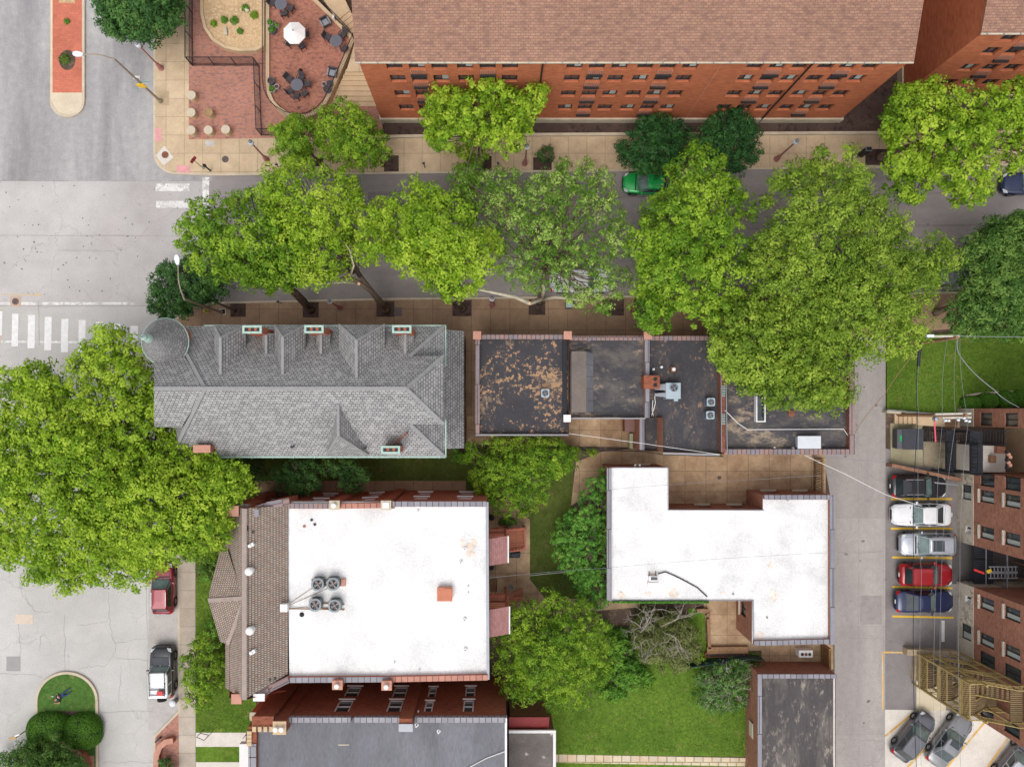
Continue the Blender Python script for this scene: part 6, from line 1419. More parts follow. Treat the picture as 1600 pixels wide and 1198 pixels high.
ladder(P(0, 889, 3.5).y, 3.5, 'upper aluminium ladder lying in the dark gap'); ladder(P(0, 899, 3.4).y, 3.4, 'lower aluminium ladder lying in the dark gap')
t = thing('storage_rack', 'brown timber rack carrying the ladders in the gap', 'rack', (43.5, -13.2, 0))
mb = MB(); mb.box((44.2, -13.2, 3.28), (3.0, 1.5, .06))
for x in (43, 45.4):
    for y in (-12.6, -13.8): mb.box((x, y, 1.65), (.1, .1, 3.2))
sub(mb, 'frame', M_WOODBR, t)
c = P(1538, 893, 3.6); mb = MB(); mb.box((c.x-.35, c.y, 3.5), (.85, .16, .08), -.35); tag(mb.build('red_bar', M('red_plastic', S(206, 50, 50), .5)), 'short red bar lying at the end of the ladders', 'tool')
c = P(1546, 892, 3.6); mb = MB(); mb.box((c.x, c.y, 3.56), (.35, .25, .1), .4); tag(mb.build('yellow_box', M('yellow_plastic', S(214, 180, 50), .5)), 'small yellow box at the end of the ladders', 'tool')

# olive wooden stair tower
t = thing('wooden_stairs', 'three storey olive lumber back stairs against the brick apartments', 'stairs', (37.2, -22.5, 0))
X0, X1, Y0, Y1 = 34.7, 38.3, -22.7, -20.05
for lvl, z in enumerate((1.25, 4.0, 6.9)):
    mb = MB(); mb.box((X0+.5, (Y0+Y1)/2, z), (1.0, Y1-Y0, .08)); sub(mb, 'outer_landing', M_WOODD, t)
    mb = MB(); mb.box((X1-.45, (Y0+Y1)/2, z+1.35), (.9, Y1-Y0, .08)); sub(mb, 'wall_landing', M_WOODD, t)
    railing3(t, [(X0+1.0, Y0, z), (X0, Y0, z), (X0, Y1, z), (X0+1.0, Y1, z)], 1.0, M_WOOD, .17); railing3(t, [(X0+1.0, Y0, z), (X1-.9, Y0, z+1.35), (X1, Y0, z+1.35)], 1.0, M_WOOD, .17)
    railing3(t, [(X0+1.0, Y1, z), (X1-.9, Y1, z+1.35), (X1, Y1, z+1.35)], 1.0, M_WOOD, .3)
    flight(t, (X0+1.0, Y1-.6, z), (X1-.9, Y1-.6, z+1.35), 1.05, 7, M_WOODD, side=M_WOOD); flight(t, (X0+1.0, Y0+.6, z), (X1-.9, Y0+.6, max(z-1.45, .1)), 1.05, 7, M_WOODD, side=M_WOOD)
    mb = MB(); mb.bar((X0, Y0-.03, z-.14), (X0+1.0, Y0-.03, z-.14), .06, .26); mb.bar((X0, Y1+.03, z-.14), (X0+1.0, Y1+.03, z-.14), .06, .26); mb.bar((X0-.03, Y0, z-.14), (X0-.03, Y1, z-.14), .06, .26); sub(mb, 'joists', M_WOOD, t)
    if lvl: mb = MB(); mb.bar((X0, Y0-.06, z-2.0), (X0+1.6, Y0-.06, z-.3), .05, .12); sub(mb, 'brace', M_WOOD, t)
for x in (X0, X0+1.0, X1-.9, X1):
    for y in (Y0, Y1): mb = MB(); mb.box((x, y, 3.9 if x < X0+.5 else 4.2), (.13, .13, 7.8 if x < X0+.5 else 8.3)); sub(mb, 'post', M_WOOD, t)
mb = MB(); mb.bar((35.2, -21.9, 5.2), (35.9, -21.3, 5.3), .06, .06); tag(mb.build('timber_offcut', M_TERRA), 'orange stick lying across the wooden stairs', 'stick')
t = thing('concrete_wall', 'low weathered concrete wall end between parking bays and the wooden stairs', 'wall', P(1450, 1018, 0))
mb = MB(); mb.strip(QL([(1418, 1019), (1500, 1022)], .8), -.25, .25, 0, .75, False); sub(mb, 'wall', M('weathered_concrete', S(176, 158, 132), .9, var=.2, scale=2), t); mb = MB(); mb.strip(QL([(1436, 1024), (1433, 1063)], .6), -.25, .25, 0, .6, False); sub(mb, 'return_wall', MATS['weathered_concrete'], t)

# court fence, alley gate, white object
def slat_gate(label, a, b, h, n):
    t = thing('wooden_fence', label, 'fence', P(a[0], a[1], .13), group='brown slatted wooden fences'); p, q = P(*a, .13), P(*b, .13); mb = MB()
    for i in range(n+1): c = p.lerp(q, i/n); mb.box((c.x, c.y, .13+h/2), (.12, .07, h), 0)
    sub(mb, 'slats', M('fence_brown', S(140, 108, 72), .9, var=.2) if 'fence_brown' not in MATS else MATS['fence_brown'], t)
    mb = MB()
    for z in (.4, h-.15): mb.bar(p+Vector((-.08, 0, z)), q+Vector((-.08, 0, z)), .06, .12)
    sub(mb, 'rails', MATS['fence_brown'], t)
    for c in (p, q): mb = MB(); mb.box((c.x-.1, c.y, .13+h/2), (.14, .14, h+.1)); sub(mb, 'post', MATS['fence_brown'], t)
slat_gate('brown slatted wooden gate closing the tan court from the alley', (1272, 713), (1272, 770), 1.9, 22)
slat_gate('brown wooden gate beside the white cooker like box at the alley', (1283, 1003), (1283, 1040), 1.9, 14)
c = P(1259, 1021, 1.0); t = thing('appliance', 'white box with three round holes beside the alley gate', 'appliance', (c.x, c.y, .15)); mb = MB(); mb.box((c.x, c.y, .6), (1.15, .6, .88)); sub(mb, 'body', M_WTRIM, t, bevel=.03)
for i in (-1, 0, 1): mb = MB(); mb.lathe((c.x+i*.3, c.y-.03, 1.045), [(.13, 0), (.13, .02), (.06, .03), (.001, .02)], 12); sub(mb, 'burner', M_FRDK if i else M_RUST, t)
# grill
c = P(804, 867, 1.1); t = thing('grill', 'black covered barbecue grill on the patio', 'grill', (c.x, c.y, .15)); mb = MB(); mb.box((c.x, c.y, .62), (.95, .5, .9)); sub(mb, 'cover', M('grill_cover', S(58, 60, 68), .6), t, bevel=.1); mb = MB(); mb.box((c.x, c.y, 1.1), (.6, .34, .12)); sub(mb, 'hood', MATS['grill_cover'], t, bevel=.05)
mb = MB(); mb.box((c.x+.3, c.y-.15, .2), (.08, .08, .1)); mb.box((c.x-.3, c.y-.15, .2), (.08, .08, .1)); sub(mb, 'feet', M_FRDK, t)
c = P(799, 918, .6); t = thing('patio_heater', 'small grey round bin on the patio', 'bin', (c.x, c.y, .15)); t['label'] = 'small round grey pail standing on the patio slabs'; mb = MB(); mb.lathe((c.x, c.y, .155), [(.14, 0), (.17, .4), (.14, .4), (.001, .3)], 14); sub(mb, 'pail', M_GREYM, t); mb = MB(); mb.tube([(c.x-.16, c.y, .55), (c.x, c.y, .75), (c.x+.16, c.y, .55)], .012, 5); sub(mb, 'handle', M_BLK, t)
for i, (px, py, l) in enumerate(((768, 808, 'round black kettle grill in the garden bed corner'), (768, 887, 'dark round stool under the upper porch'))):
    c = P(px, py, .7); t = thing('kettle_grill' if i == 0 else 'stool', l, 'grill' if i == 0 else 'stool', (c.x, c.y, .14)); mb = MB(); mb.lathe((c.x, c.y, .5), [(.08, 0), (.24, .12), (.26, .24), (.2, .36), (.001, .42)] if i == 0 else [(.2, .1), (.2, .16), (.001, .17)], 16); sub(mb, 'bowl' if i == 0 else 'seat', M_BLK, t)
    for a in range(3): mb = MB(); mb.bar((c.x+.1*math.cos(a*2.1), c.y+.1*math.sin(a*2.1), .62), (c.x+.26*math.cos(a*2.1), c.y+.26*math.sin(a*2.1), .145), .03, .03); sub(mb, 'leg', M_BLK, t)
# raised timber beds by the workshop yard
t = thing('timber_kerb', 'low timber edging around the yard beside the white L-shaped roof', 'edging', P(1110, 990, 0))
for a, b, w in (((1088, 953), (1106, 953), .3), ((1107, 958), (1105, 962), .3), ((1106, 966), (1108, 1012), .26), ((1104, 1015), (1168, 1014), .55)):
    mb = MB(); mb.bar(P(*a, .35), P(*b, .35), w, .36); sub(mb, 'beam', M_WOODBR, t)
t = thing('dark_fence', 'dark green mesh fence below the timber edging', 'fence', P(1130, 1030, 0))
mb = MB(); a, b, c = P(1072, 1035, .2), P(1165, 1022, .2), P(1185, 1024, .2)
mg = M('dark_green_mesh', S(52, 76, 74), .8)
mb.bar(a+Vector((0, 0, .6)), b+Vector((0, 0, .6)), .05, 1.3); mb.bar(b+Vector((0, 0, .6)), c+Vector((0, 0, .6)), .05, 1.3); sub(mb, 'panel', mg, t); mb = MB()
for q in (a, b, c): mb.box((q.x, q.y, .8), (.08, .08, 1.5))
sub(mb, 'posts', M_BLK, t)
t = thing('brick_planter', 'low dark brick planter edge under the timber edging', 'planter', P(1135, 1023, 0)); mb = MB(); mb.box((P(1135, 1022, .3).x, P(0, 1022, .3).y, .25), (3.6, .4, .4)); sub(mb, 'wall', M_BRICKD, t); mb = MB(); mb.box((P(1135, 1022, .3).x, P(0, 1022, .3).y, .46), (3.4, .24, .03)); sub(mb, 'earth', M_MULCH, t)
# rail fences of the court behind the row houses
t = thing('low_fence', 'low dark rail fence along the tan court behind the row houses', 'fence', P(850, 698, 0))
mb = MB(); q = [P(a, b, .15) for a, b in ((825, 694), (905, 698), (940, 703), (1000, 704), (1030, 709), (1125, 712))]
for a, b in zip(q[:-1], q[1:]): mb.bar(a+Vector((0, 0, .9)), b+Vector((0, 0, .9)), .05, .05); mb.bar(a+Vector((0, 0, .4)), b+Vector((0, 0, .4)), .03, .03)
sub(mb, 'rails', M_BLK, t); mb = MB()
for a in q: mb.box((a.x, a.y, .6), (.05, .05, .95))
sub(mb, 'posts', M_BLK, t)
t = thing('bulkhead_door', 'reddish brown cellar hatch at the back wall of the row houses', 'hatch', P(986, 664, 0)); mb = MB(); mb.box((P(986, 664, 1.5).x, P(0, 664, 1.5).y, .9), (.95, 1.05, 1.5)); sub(mb, 'hatch_box', M_BRICKD, t); mb = MB(); mb.box((P(986, 664, 1.7).x, P(0, 664, 1.7).y, 1.68), (1.02, 1.1, .06)); sub(mb, 'hatch_lid', M('brown_paint', S(128, 96, 90), .7), t)
t = thing('side_ramp', 'pale green strip box beside the sunken black bay', 'ramp', P(991, 690, 0)); mb = MB(); mb.box((P(991, 690, .9).x, P(0, 689, .9).y, .5), (.72, 1.2, .8)); sub(mb, 'box', M('sage_paint', S(168, 172, 136), .8), t); mb = MB(); mb.box((P(991, 690, .9).x, P(0, 689, .9).y, .92), (.76, 1.24, .04)); sub(mb, 'lid', MATS['sage_paint'], t)

# ------------------------------------------------------------ cul-de-sac island and brick seats, lower left
isl = [(55, 1400), (55, 1095)]+arc(104, 1095, 49, 46, 180, 0, 18)[1:]+[(155, 1400)]
q = ccw(QL(isl, .15)); mb = MB(); mb.prism(offset(q, -.12), -.02, .14); tag(mb.build('island_lawn', M_GR3), kind='structure')
mb = MB(); mb.strip(q, 0, -.2, -.02, .18, True); tag(mb.build('island_kerb', M_KERB), kind='structure')
mb = MB(); mb.poly([(a, b, .15) for a, b in ccw(QL(arc(104, 1122, 47, 12, 180, 0, 14)+[(151, 1140), (57, 1140)], .15))]); tag(mb.build('mulch_ring', M_MULCH), kind='structure')
t = thing('curved_brick_wall', 'curved red brick garden wall under the island tree', 'garden wall', P(110, 1180, 0))
a_ = [(62, 1160), (75, 1157), (95, 1158), (112, 1167), (125, 1182), (132, 1200), (134, 1250)]
mb = MB(); mb.strip(QL(a_, .9), -.2, .2, .05, .85, False); sub(mb, 'wall', M_CHIM, t); mb = MB(); mb.strip(QL(a_, .9), -.24, .24, .85, .93, False); sub(mb, 'coping', M_TERRA, t)
flat('island_brick_path', [(128, 1180), (147, 1180), (147, 1400), (128, 1400)], .156, M_BRPAVE, z0=0)
flat('brick_corner', [(240, 1151), (279, 1110), (281, 1400), (240, 1400)], KZ, M_BRPAVE, z0=-.05)
t = thing('curved_brick_seat', 'small curved brick wall on the triangular brick corner', 'garden wall', P(255, 1170, 0))
a_ = [(270, 1157), (258, 1159), (249, 1167), (244, 1180), (243, 1200), (245, 1250)]
mb = MB(); mb.strip(QL(a_, .7), -.18, .18, .1, .62, False); sub(mb, 'wall', M_CHIM, t); mb = MB(); mb.strip(QL(a_, .7), -.22, .22, .62, .7, False); sub(mb, 'coping', M_TERRA, t)
mb = MB(); c = P(246, 1156, .5); mb.box((c.x, c.y, .35), (.5, .12, .4), .7); tag(mb.build('bollard_bar', M_BLK), 'short black bar rack on the triangular brick corner', 'rack')
t = thing('street_light_post', 'tan signpost with white plate leaning over the clipped hedge', 'sign', P(45, 1139, .1)); b = P(46, 1137, .1)
mb = MB(); mb.tube([b, b+Vector((0, 0, 1.8))], .05, 8); sub(mb, 'post', M('tan_post', S(190, 160, 110), .7), t); mb = MB(); mb.box((b.x-.25, b.y-.05, 1.95), (.55, .2, .1), .3); sub(mb, 'arm', MATS['tan_post'], t); mb = MB(); mb.box((b.x+.15, b.y+.2, 2.0), (.4, .12, .05), .4); sub(mb, 'plate', M_WTRIM, t)
b = P(275.5, 1093, .13); t = thing('rubbish_bin', 'small white and grey bin on the kerb beside the white roofed car', 'bin', (b.x, b.y, KZ)); mb = MB(); mb.lathe((b.x, b.y, KZ+.003), [(.2, 0), (.24, .7), (.26, .74)], 16); sub(mb, 'body', M_GREYM, t); mb = MB(); mb.lathe((b.x, b.y, KZ+.74), [(.27, 0), (.25, .08), (.12, .16), (.001, .17)], 16); sub(mb, 'lid', M_GLOBE, t)
for i, pts in enumerate(([(307, 1151), (313, 1145), (327, 1148), (319, 1156), (307, 1151)], [(379, 1154), (384, 1147), (388, 1150)])):
    t = thing('iron_handrail', ('black iron handrail loop at the street end of the front path', 'black iron handrail loop at the house end of the front path')[i], 'handrail', P(*pts[0], .15), group='black iron handrails on the front path'); mb = MB(); q = [P(a, b, .9) for a, b in pts]
    for a, b in zip(q[:-1], q[1:]): mb.bar(a, b, .04, .04)
    sub(mb, 'rail', M_BLK, t); mb = MB()
    for a in q[:-1]: mb.box((a.x, a.y, .5), (.03, .03, .74))
    sub(mb, 'posts', M_BLK, t)
# ------------------------------------------------------------ cars
def paint(name, c, metal=.2, rough=.32):
    m, nt, b = base_mat(name, rough, metal, .5); co = coords(nt); n = noise(nt, co, 3, 4)
    nt.links.new(mix(nt, 1.0, c, ramp(nt, n.outputs[0], [(.3, g(.93)), (.7, g(1.05))]), 'MULTIPLY'), b.inputs['Base Color'])
    b.inputs['Coat Weight'].default_value = .6; b.inputs['Coat Roughness'].default_value = .08; return m
M_TYRE = M('tyre_rubber', S(40, 40, 42), .9); M_RIM = M('alloy_rim', S(176, 176, 180), .35, .7); M_CGL = glass('car_glass', S(40, 50, 52), .05); M_CGLP = glass('car_windscreen', S(86, 102, 100), .05)
M_PLAST = M('black_plastic', S(44, 44, 48), .6); M_HEAD = M('headlamp_glass', S(214, 220, 224), .15); M_TAIL = M('tail_lamp', S(190, 28, 32), .25); M_AMB = M('amber_lamp', S(230, 140, 40), .3)
def make_car(name, label, cat, pm, kind, L, W, Hh, px, py, ang, roofm=None, sunroof=False, rack=False, wsm=None, zc=1.2):
    """local frame: front at +x; ang = heading in degrees in the photo plane (0 right, 90 up)"""
    t = thing(name, label, cat, (0, 0, 0), world=False); c = P(px, py, zc); t.location = (c.x, c.y, .015); t.rotation_euler.z = math.radians(ang)
    hw = W/2; belt = {'sedan': .92, 'suv': 1.06, 'hatch': .95, 'pickup': 1.08, 'boxy': 1.12}[kind]; hood = belt-{'sedan': .06, 'suv': .03, 'hatch': .08, 'pickup': .02, 'boxy': .02}[kind]
    f = L/2
    # stations x, halfwidth factor, top z
    tail_z = {'sedan': belt-.02, 'suv': belt, 'hatch': belt, 'pickup': belt-.02, 'boxy': belt}[kind]
    fr = .72 if kind not in ('boxy', 'pickup') else .84
    st = [(f+.02, fr*.72, .6, .5), (f-.03, fr*.92, hood-.24, .36), (f-.12, fr*1.06, hood-.15, .33), (f-.3, .88 if fr < .8 else .94, hood-.09, .3), (f-.65, .96, hood-.04, .26), (f-1.15, 1, hood, .24), (f-1.7, 1, belt+.01, .22), (0, 1, belt+.01, .22), (-f+1.2, 1, belt+.01, .24), (-f+.5, .98, tail_z, .28), (-f+.22, .93, tail_z-.03, .32), (-f+.08, .84, tail_z-.1, .38), (-f+.01, .74, tail_z-.22, .4), (-f, .66, .66, .5)]
    v = []; fa = []; K = 13
    for x, wf, zt, zb in st:
        w_ = hw*wf; ring = [(-.94, zb), (-1.0, zb+.14), (-1.0, zb+.5*(zt-zb)), (-.985, zt-.12), (-.93, zt-.03), (-.78, zt+.0), (0, zt+.035), (.78, zt), (.93, zt-.03), (.985, zt-.12), (1.0, zb+.5*(zt-zb)), (1.0, zb+.14), (.94, zb)]
        v += [(x, a*w_, z) for a, z in ring]
    for i in range(len(st)-1):
        for k in range(K): q = (k+1) % K; fa.append((i*K+k, (i+1)*K+k, (i+1)*K+q, i*K+q))
    fa.append(tuple(range(K))); fa.append(tuple((len(st)-1)*K+k for k in range(K-1, -1, -1)))
    mb = MB(); mb.raw(v, [q[::-1] for q in fa]); body = sub(mb, 'body', pm, t, smooth=True)
    # greenhouse
    if kind == 'sedan': gx = (f-1.55, f-2.25, -f+1.55, -f+.75)
    elif kind == 'hatch': gx = (f-1.15, f-2.0, -f+.75, -f+.3)
    elif kind == 'pickup': gx = (f-1.35, f-1.95, f-3.3, f-3.45)
    elif kind == 'boxy': gx = (f-1.5, f-1.9, -f+.3, -f+.18)
    else: gx = (f-1.3, f-2.1, -f+.62, -f+.28)
    wb, wt = hw*.93, hw*(.74 if kind != 'boxy' else .84); b0 = belt-.01
    def G(x, y, z): return (x, y, z)
    lo = [(gx[0], wb*.86), (gx[0]-.35, wb), (gx[3]+.4, wb), (gx[3], wb*.86)]; hi = [(gx[1], wt*.88), (gx[1]-.25, wt), (gx[2]+.2, wt), (gx[2], wt*.9)]
    mb = MB(); n = 4; low = [(x, y, b0) for x, y in lo]+[(x, -y, b0) for x, y in lo[::-1]]; mid_ = [(x, y, Hh-.05) for x, y in hi]+[(x, -y, Hh-.05) for x, y in hi[::-1]]; top = [(x*.97+gx[1]*.0, y*.93, Hh) for x, y, z in mid_]
    crown = [(x*.6, y*.5, Hh+.025) for x, y, z in mid_]
    mb.raw(low+mid_+top+crown, [tuple(range(24, 32))]+[(r*8+i, r*8+(i+1) % 8, (r+1)*8+(i+1) % 8, (r+1)*8+i) for r in range(3) for i in range(8)])
    for i in range(len(mb.f)): pass
    mb.f = [q[::-1] for q in mb.f]; cab = sub(mb, 'cabin', roofm or pm, t, smooth=False)
    # panes slightly proud of the cabin faces
    def pane(a, b, c_, d, nm, mat, s=.88, off=.012, sy=None):
        a, b, c_, d = map(Vector, (a, b, c_, d)); m = (a+b+c_+d)/4; nn = (b-a).cross(d-a).normalized()
        if nn.dot(Vector((m.x*.3, m.y, m.z-.8))) < 0: nn = -nn
        q = [m+(p-m)*s+nn*off for p in (a, b, c_, d)]; mb = MB(); mb.poly(q); return sub(mb, nm, mat, t)
    def seg(u, i, j): return [Vector(low[i]).lerp(Vector(mid_[i]), u), Vector(low[j]).lerp(Vector(mid_[j]), u)]
    def p4(i, j, u0=.04, u1=.97): a, b = seg(u0, i, j); d, c_ = seg(u1, i, j); return a, b, c_, d
    # front: indices 0 (+y) and 7 (-y); rear: 3 and 4
    def wrap(i0, i1, i2, i3, nm, mat):
        mb = MB()
        for i, j in ((i0, i1), (i1, i2), (i2, i3)):
            a, b, c_, d = p4(i, j); nn = (b-a).cross(d-a).normalized(); m = (a+b+c_+d)/4
            if nn.dot(Vector((m.x, m.y, m.z-.8))) < 0: nn = -nn
            mb.poly([p+nn*.012 for p in (a, b, c_, d)])
        return sub(mb, nm, mat, t)
    a, b, c_, d = p4(0, 7); pane(a, b, c_, d, 'windscreen', wsm or M_CGLP, .96)
    for i, j in ((0, 1), (7, 6)):
        a, b, c_, d = p4(i, j); pane(a, b, c_, d, 'quarter_glass', wsm or M_CGLP, .9)
    a, b, c_, d = p4(3, 4); pane(a, b, c_, d, 'rear_window', wsm or M_CGL, .93)
    for s_, (i, j) in ((1, (1, 2)), (-1, (6, 5))):
        for u0, u1 in ((.0, .48), (.52, 1.0)) if kind != 'pickup' else ((0, 1),):
            A, B, C, D = p4(i, j, .08, .9); q = (A.lerp(B, u0), A.lerp(B, u1), D.lerp(C, u1), D.lerp(C, u0)); pane(*q, 'side_window', M_CGL, .93)
    if sunroof: mb = MB(); mb.box(((gx[1]+gx[2])/2+.3, 0, Hh+.03), ((gx[1]-gx[2])*.48, wt*1.25, .03)); sub(mb, 'sunroof', M_CGL, t)
    if rack:
        for s_ in (-1, 1): mb = MB(); mb.bar((gx[1]-.2, s_*wt*.88, Hh+.05), (gx[2]+.2, s_*wt*.88, Hh+.05), .05, .05); sub(mb, 'roof_rail', M_PLAST if kind != 'suv' else M_RIM, t)
    if kind == 'pickup':
        mb = MB(); x0, x1 = gx[3]-.15, -f+.18; mb.box(((x0+x1)/2, 0, belt+.06), (x0-x1, W*.9, .04)); sub(mb, 'bed_cover', pm, t)
    # wheels
    wr = .34 if kind in ('sedan', 'hatch') else .39
    for x in (f-.88, -f+.95):
        for s_ in (-1, 1):
            mb = MB(); prof = [(wr*.6, -.11), (wr*.95, -.11), (wr, -.07), (wr, .07), (wr*.95, .11), (wr*.6, .11)]; vv = []; N = 20
            for r_, o in prof:
                for k in range(N): a = 2*math.pi*k/N; vv.append((x+r_*math.cos(a), s_*(hw-.1)+o, wr+r_*math.sin(a)))
            mb.raw(vv, [(i*N+k, i*N+(k+1) % N, (i+1)*N+(k+1) % N, (i+1)*N+k) for i in range(5) for k in range(N)]); w_ = sub(mb, 'wheel', M_TYRE, t)
            mb = MB(); yo = s_*(hw-.1)+s_*.09
            mb.poly([(x+wr*.6*math.cos(a), yo-.02*s_, wr+wr*.6*math.sin(a)) for a in np.linspace(0, 2*math.pi, 17)[:-1]][::s_ and (1 if s_ < 0 else -1)])
            for k in range(5): a = k*2*math.pi/5; mb.bar((x, yo, wr), (x+wr*.58*math.cos(a), yo, wr+wr*.58*math.sin(a)), .06, .03)
            sub(mb, 'rim', M_RIM, w_)
            mb = MB(); yo = s_*(hw+.004); N = 14
            mb.raw([(x+r_*math.cos(a), yo+(.008*s_), wr+r_*math.sin(a)) for r_ in (wr+.02, wr+.09) for a in np.linspace(-.15, math.pi+.15, N)], [(k, k+1, N+k+1, N+k) for k in range(N-1)]); sub(mb, 'wheel_arch', M_PLAST, t)
    for s_ in (-1, 1):
        mb = MB(); mb.raw([(f-.1, s_*hw*.5, hood-.2), (f-.18, s_*hw*.84, hood-.2), (f-.48, s_*hw*.93, hood-.09), (f-.38, s_*hw*.7, hood-.05), (f-.14, s_*hw*.52, hood-.11)], [(0, 1, 2, 3, 4) if s_ < 0 else (4, 3, 2, 1, 0)])
        mb.v = [(x+.03, y, z+.035) for x, y, z in mb.v]; sub(mb, 'headlight', M_HEAD, t)
        mb = MB(); tz = tail_z; xr_ = -f+.12; mb.raw([(xr_-.08, s_*hw*.62, tz-.16), (xr_+.02, s_*hw*.93, tz-.2), (xr_+.3, s_*hw*.975, tz-.05), (xr_+.1, s_*hw*.8, tz-.0), (xr_-.04, s_*hw*.62, tz-.04)], [(0, 1, 2, 3, 4)]); mb.v = [(x-.03, y*1.01, z+.03) for x, y, z in mb.v]; sub(mb, 'taillight', M_TAIL, t)
        mb = MB(); mb.box((gx[0]-.35, s_*(hw+.08), belt+.06), (.14, .22, .13)); sub(mb, 'mirror', pm, t, bevel=.03)
        mb = MB()
        for xx in (gx[0]-.25, 0.05, gx[3]+.75): mb.bar((xx, s_*hw*1.003, .35), (xx, s_*hw*.95, belt-.02), .015, .01)
        sub(mb, 'door_seams', M_PLAST, t); mb = MB(); mb.box((.35, s_*(hw+.01), belt-.16), (.18, .03, .03)); mb.box((-.65, s_*(hw+.01), belt-.16), (.18, .03, .03)); sub(mb, 'door_handles', pm, t)
    mb = MB(); mb.box((f-.0, 0, .55), (.06, W*.42, .2)); sub(mb, 'grille', M_PLAST, t); mb = MB(); mb.box((f-.1, 0, .36), (.2, W*.6, .14)); sub(mb, 'bumper', M_PLAST if kind in ('suv', 'boxy', 'pickup') else pm, t, bevel=.03)
    mb = MB(); mb.box((-f+.1, 0, .42), (.2, W*.6, .18)); sub(mb, 'rear_bumper', M_PLAST if kind in ('suv', 'boxy', 'pickup') else pm, t, bevel=.03)
    mb = MB(); mb.box((-f-.02, 0, .72), (.03, .32, .14)); sub(mb, 'number_plate', M_WTRIM, t)
    mb = MB()
    for s_ in (-1, 1): mb.bar((gx[0]+.05, s_*.08, belt+.05), (gx[0]-.18, s_*.08+.5*s_*.6+.2, belt+.17), .02, .02)
    mb.bar((gx[0]+.12, -wb*.8, hood+.035), (gx[0]+.12, wb*.8, hood+.035), .1, .02); sub(mb, 'wipers', M_PLAST, t)
    mb = MB()
    for s_ in (-1, 1): mb.bar((gx[0]+.15, s_*hw*.72, hood+.012), (f-.35, s_*hw*.62, hood-.04), .012, .012)
    sub(mb, 'hood_seams', M_PLAST, t)
    return t
PB = paint('paint_black', S(40, 41, 46)); PW = paint('paint_white', S(236, 236, 238), 0); PS = paint('paint_silver', S(186, 190, 198), .5); PR = paint('paint_red', S(158, 24, 34)); PN = paint('paint_navy', S(34, 46, 84)); PG = paint('paint_green', S(30, 176, 84)); PGR = paint('paint_grey', S(104, 104, 110), .5); PGR2 = paint('paint_warm_grey', S(138, 138, 140), .5); PCR = paint('paint_crimson', S(140, 28, 48)); PBL = paint('paint_blue', S(30, 80, 170))
make_car('parked_car', 'black estate car parked below the timber beam wall, front to the building', 'car', PB, 'suv', 4.55, 1.86, 1.62, 1439, 760, 0, rack=True)
make_car('parked_car', 'white saloon car parked nose to the alley, second bay down', 'car', PW, 'sedan', 4.9, 1.85, 1.45, 1445, 805, 180)
make_car('parked_car', 'silver white crossover with large dark sunroof, nose to the alley', 'car', PS, 'suv', 4.65, 1.9, 1.6, 1454, 851.5, 180, sunroof=True)
make_car('parked_car', 'red sport utility car with small black sunroof in the parking bays', 'car', PR, 'suv', 4.35, 1.85, 1.75, 1451, 899, 0, wsm=None)
make_car('parked_car', 'navy blue saloon car in the lowest marked bay, rear lamps to the alley', 'car', PN, 'sedan', 4.75, 1.8, 1.45, 1449, 941.5, 0)
make_car('parked_car', 'dark grey hatchback parked diagonally on the pale concrete, nearest the alley', 'car', PGR, 'hatch', 4.4, 1.78, 1.55, 1433, 1154, 52)
make_car('parked_car', 'warm grey saloon with sunroof parked diagonally beside the dark hatchback', 'car', PGR2, 'sedan', 4.85, 1.85, 1.5, 1490, 1160, 55, sunroof=True)
make_car('parked_car', 'dark car cut by the bottom right corner', 'car', PGR, 'hatch', 4.5, 1.8, 1.6, 1592, 1196, 52, roofm=PS)
make_car('parked_car', 'bright green hatchback parked at the kerb under the round dark tree', 'car', PG, 'hatch', 4.0, 1.75, 1.5, 1013, 284, 178)
make_car('parked_car', 'white pickup like car half hidden under the airy tree by the row houses', 'car', PW, 'pickup', 5.0, 1.95, 1.75, 907, 437, 0)
make_car('parked_car', 'silver car peeping out between the giant tree and the feathery dark tree', 'car', PS, 'sedan', 4.7, 1.8, 1.45, 1485, 432, 0)
make_car('parked_car', 'dark blue car mostly hidden under the tree at the upper right edge', 'car', PN, 'sedan', 4.7, 1.8, 1.45, 1616, 284, 180)
make_car('parked_car', 'blue car hidden under the huge tree at the left', 'car', PBL, 'sedan', 4.7, 1.8, 1.45, 251, 780, 90)
make_car('parked_car', 'crimson hatchback at the kerb poking out below the huge tree', 'car', PCR, 'suv', 4.3, 1.78, 1.65, 251.5, 920, 90, rack=True)
t = make_car('parked_car', 'white roofed black off road car with spare wheel and red fuel can', 'car', PB, 'boxy', 4.25, 1.9, 1.8, 250.5, 1052, 91, roofm=PW)
mb = MB(); vv = []; N = 20
for r_, o in ((.16, -.1), (.36, -.1), (.38, 0), (.36, .1), (.16, .1)):
    for k in range(N): a = 2*math.pi*k/N; vv.append((-2.2+o, -.0+r_*math.cos(a), .95+r_*math.sin(a)))
mb.raw(vv, [(i*N+k, i*N+(k+1) % N, (i+1)*N+(k+1) % N, (i+1)*N+k) for i in range(4) for k in range(N)]); sub(mb, 'spare_wheel', M_TYRE, t)
mb = MB()
for s_ in (-1, 1): mb.bar((.3, s_*.62, 1.92), (-1.6, s_*.62, 1.92), .05, .05); mb.box((.3, s_*.62, 1.85), (.1, .05, .1)); mb.box((-.6, s_*.62, 1.85), (.1, .05, .1))
for x in (-1.05, -1.5): mb.bar((x, -.62, 1.95), (x, .62, 1.95), .06, .05)
sub(mb, 'roof_rack', M_PLAST, t); mb = MB(); mb.box((-1.3, -.32, 2.04), (.36, .5, .14)); sub(mb, 'fuel_can', M('can_red', S(214, 60, 60), .4), t, bevel=.03)
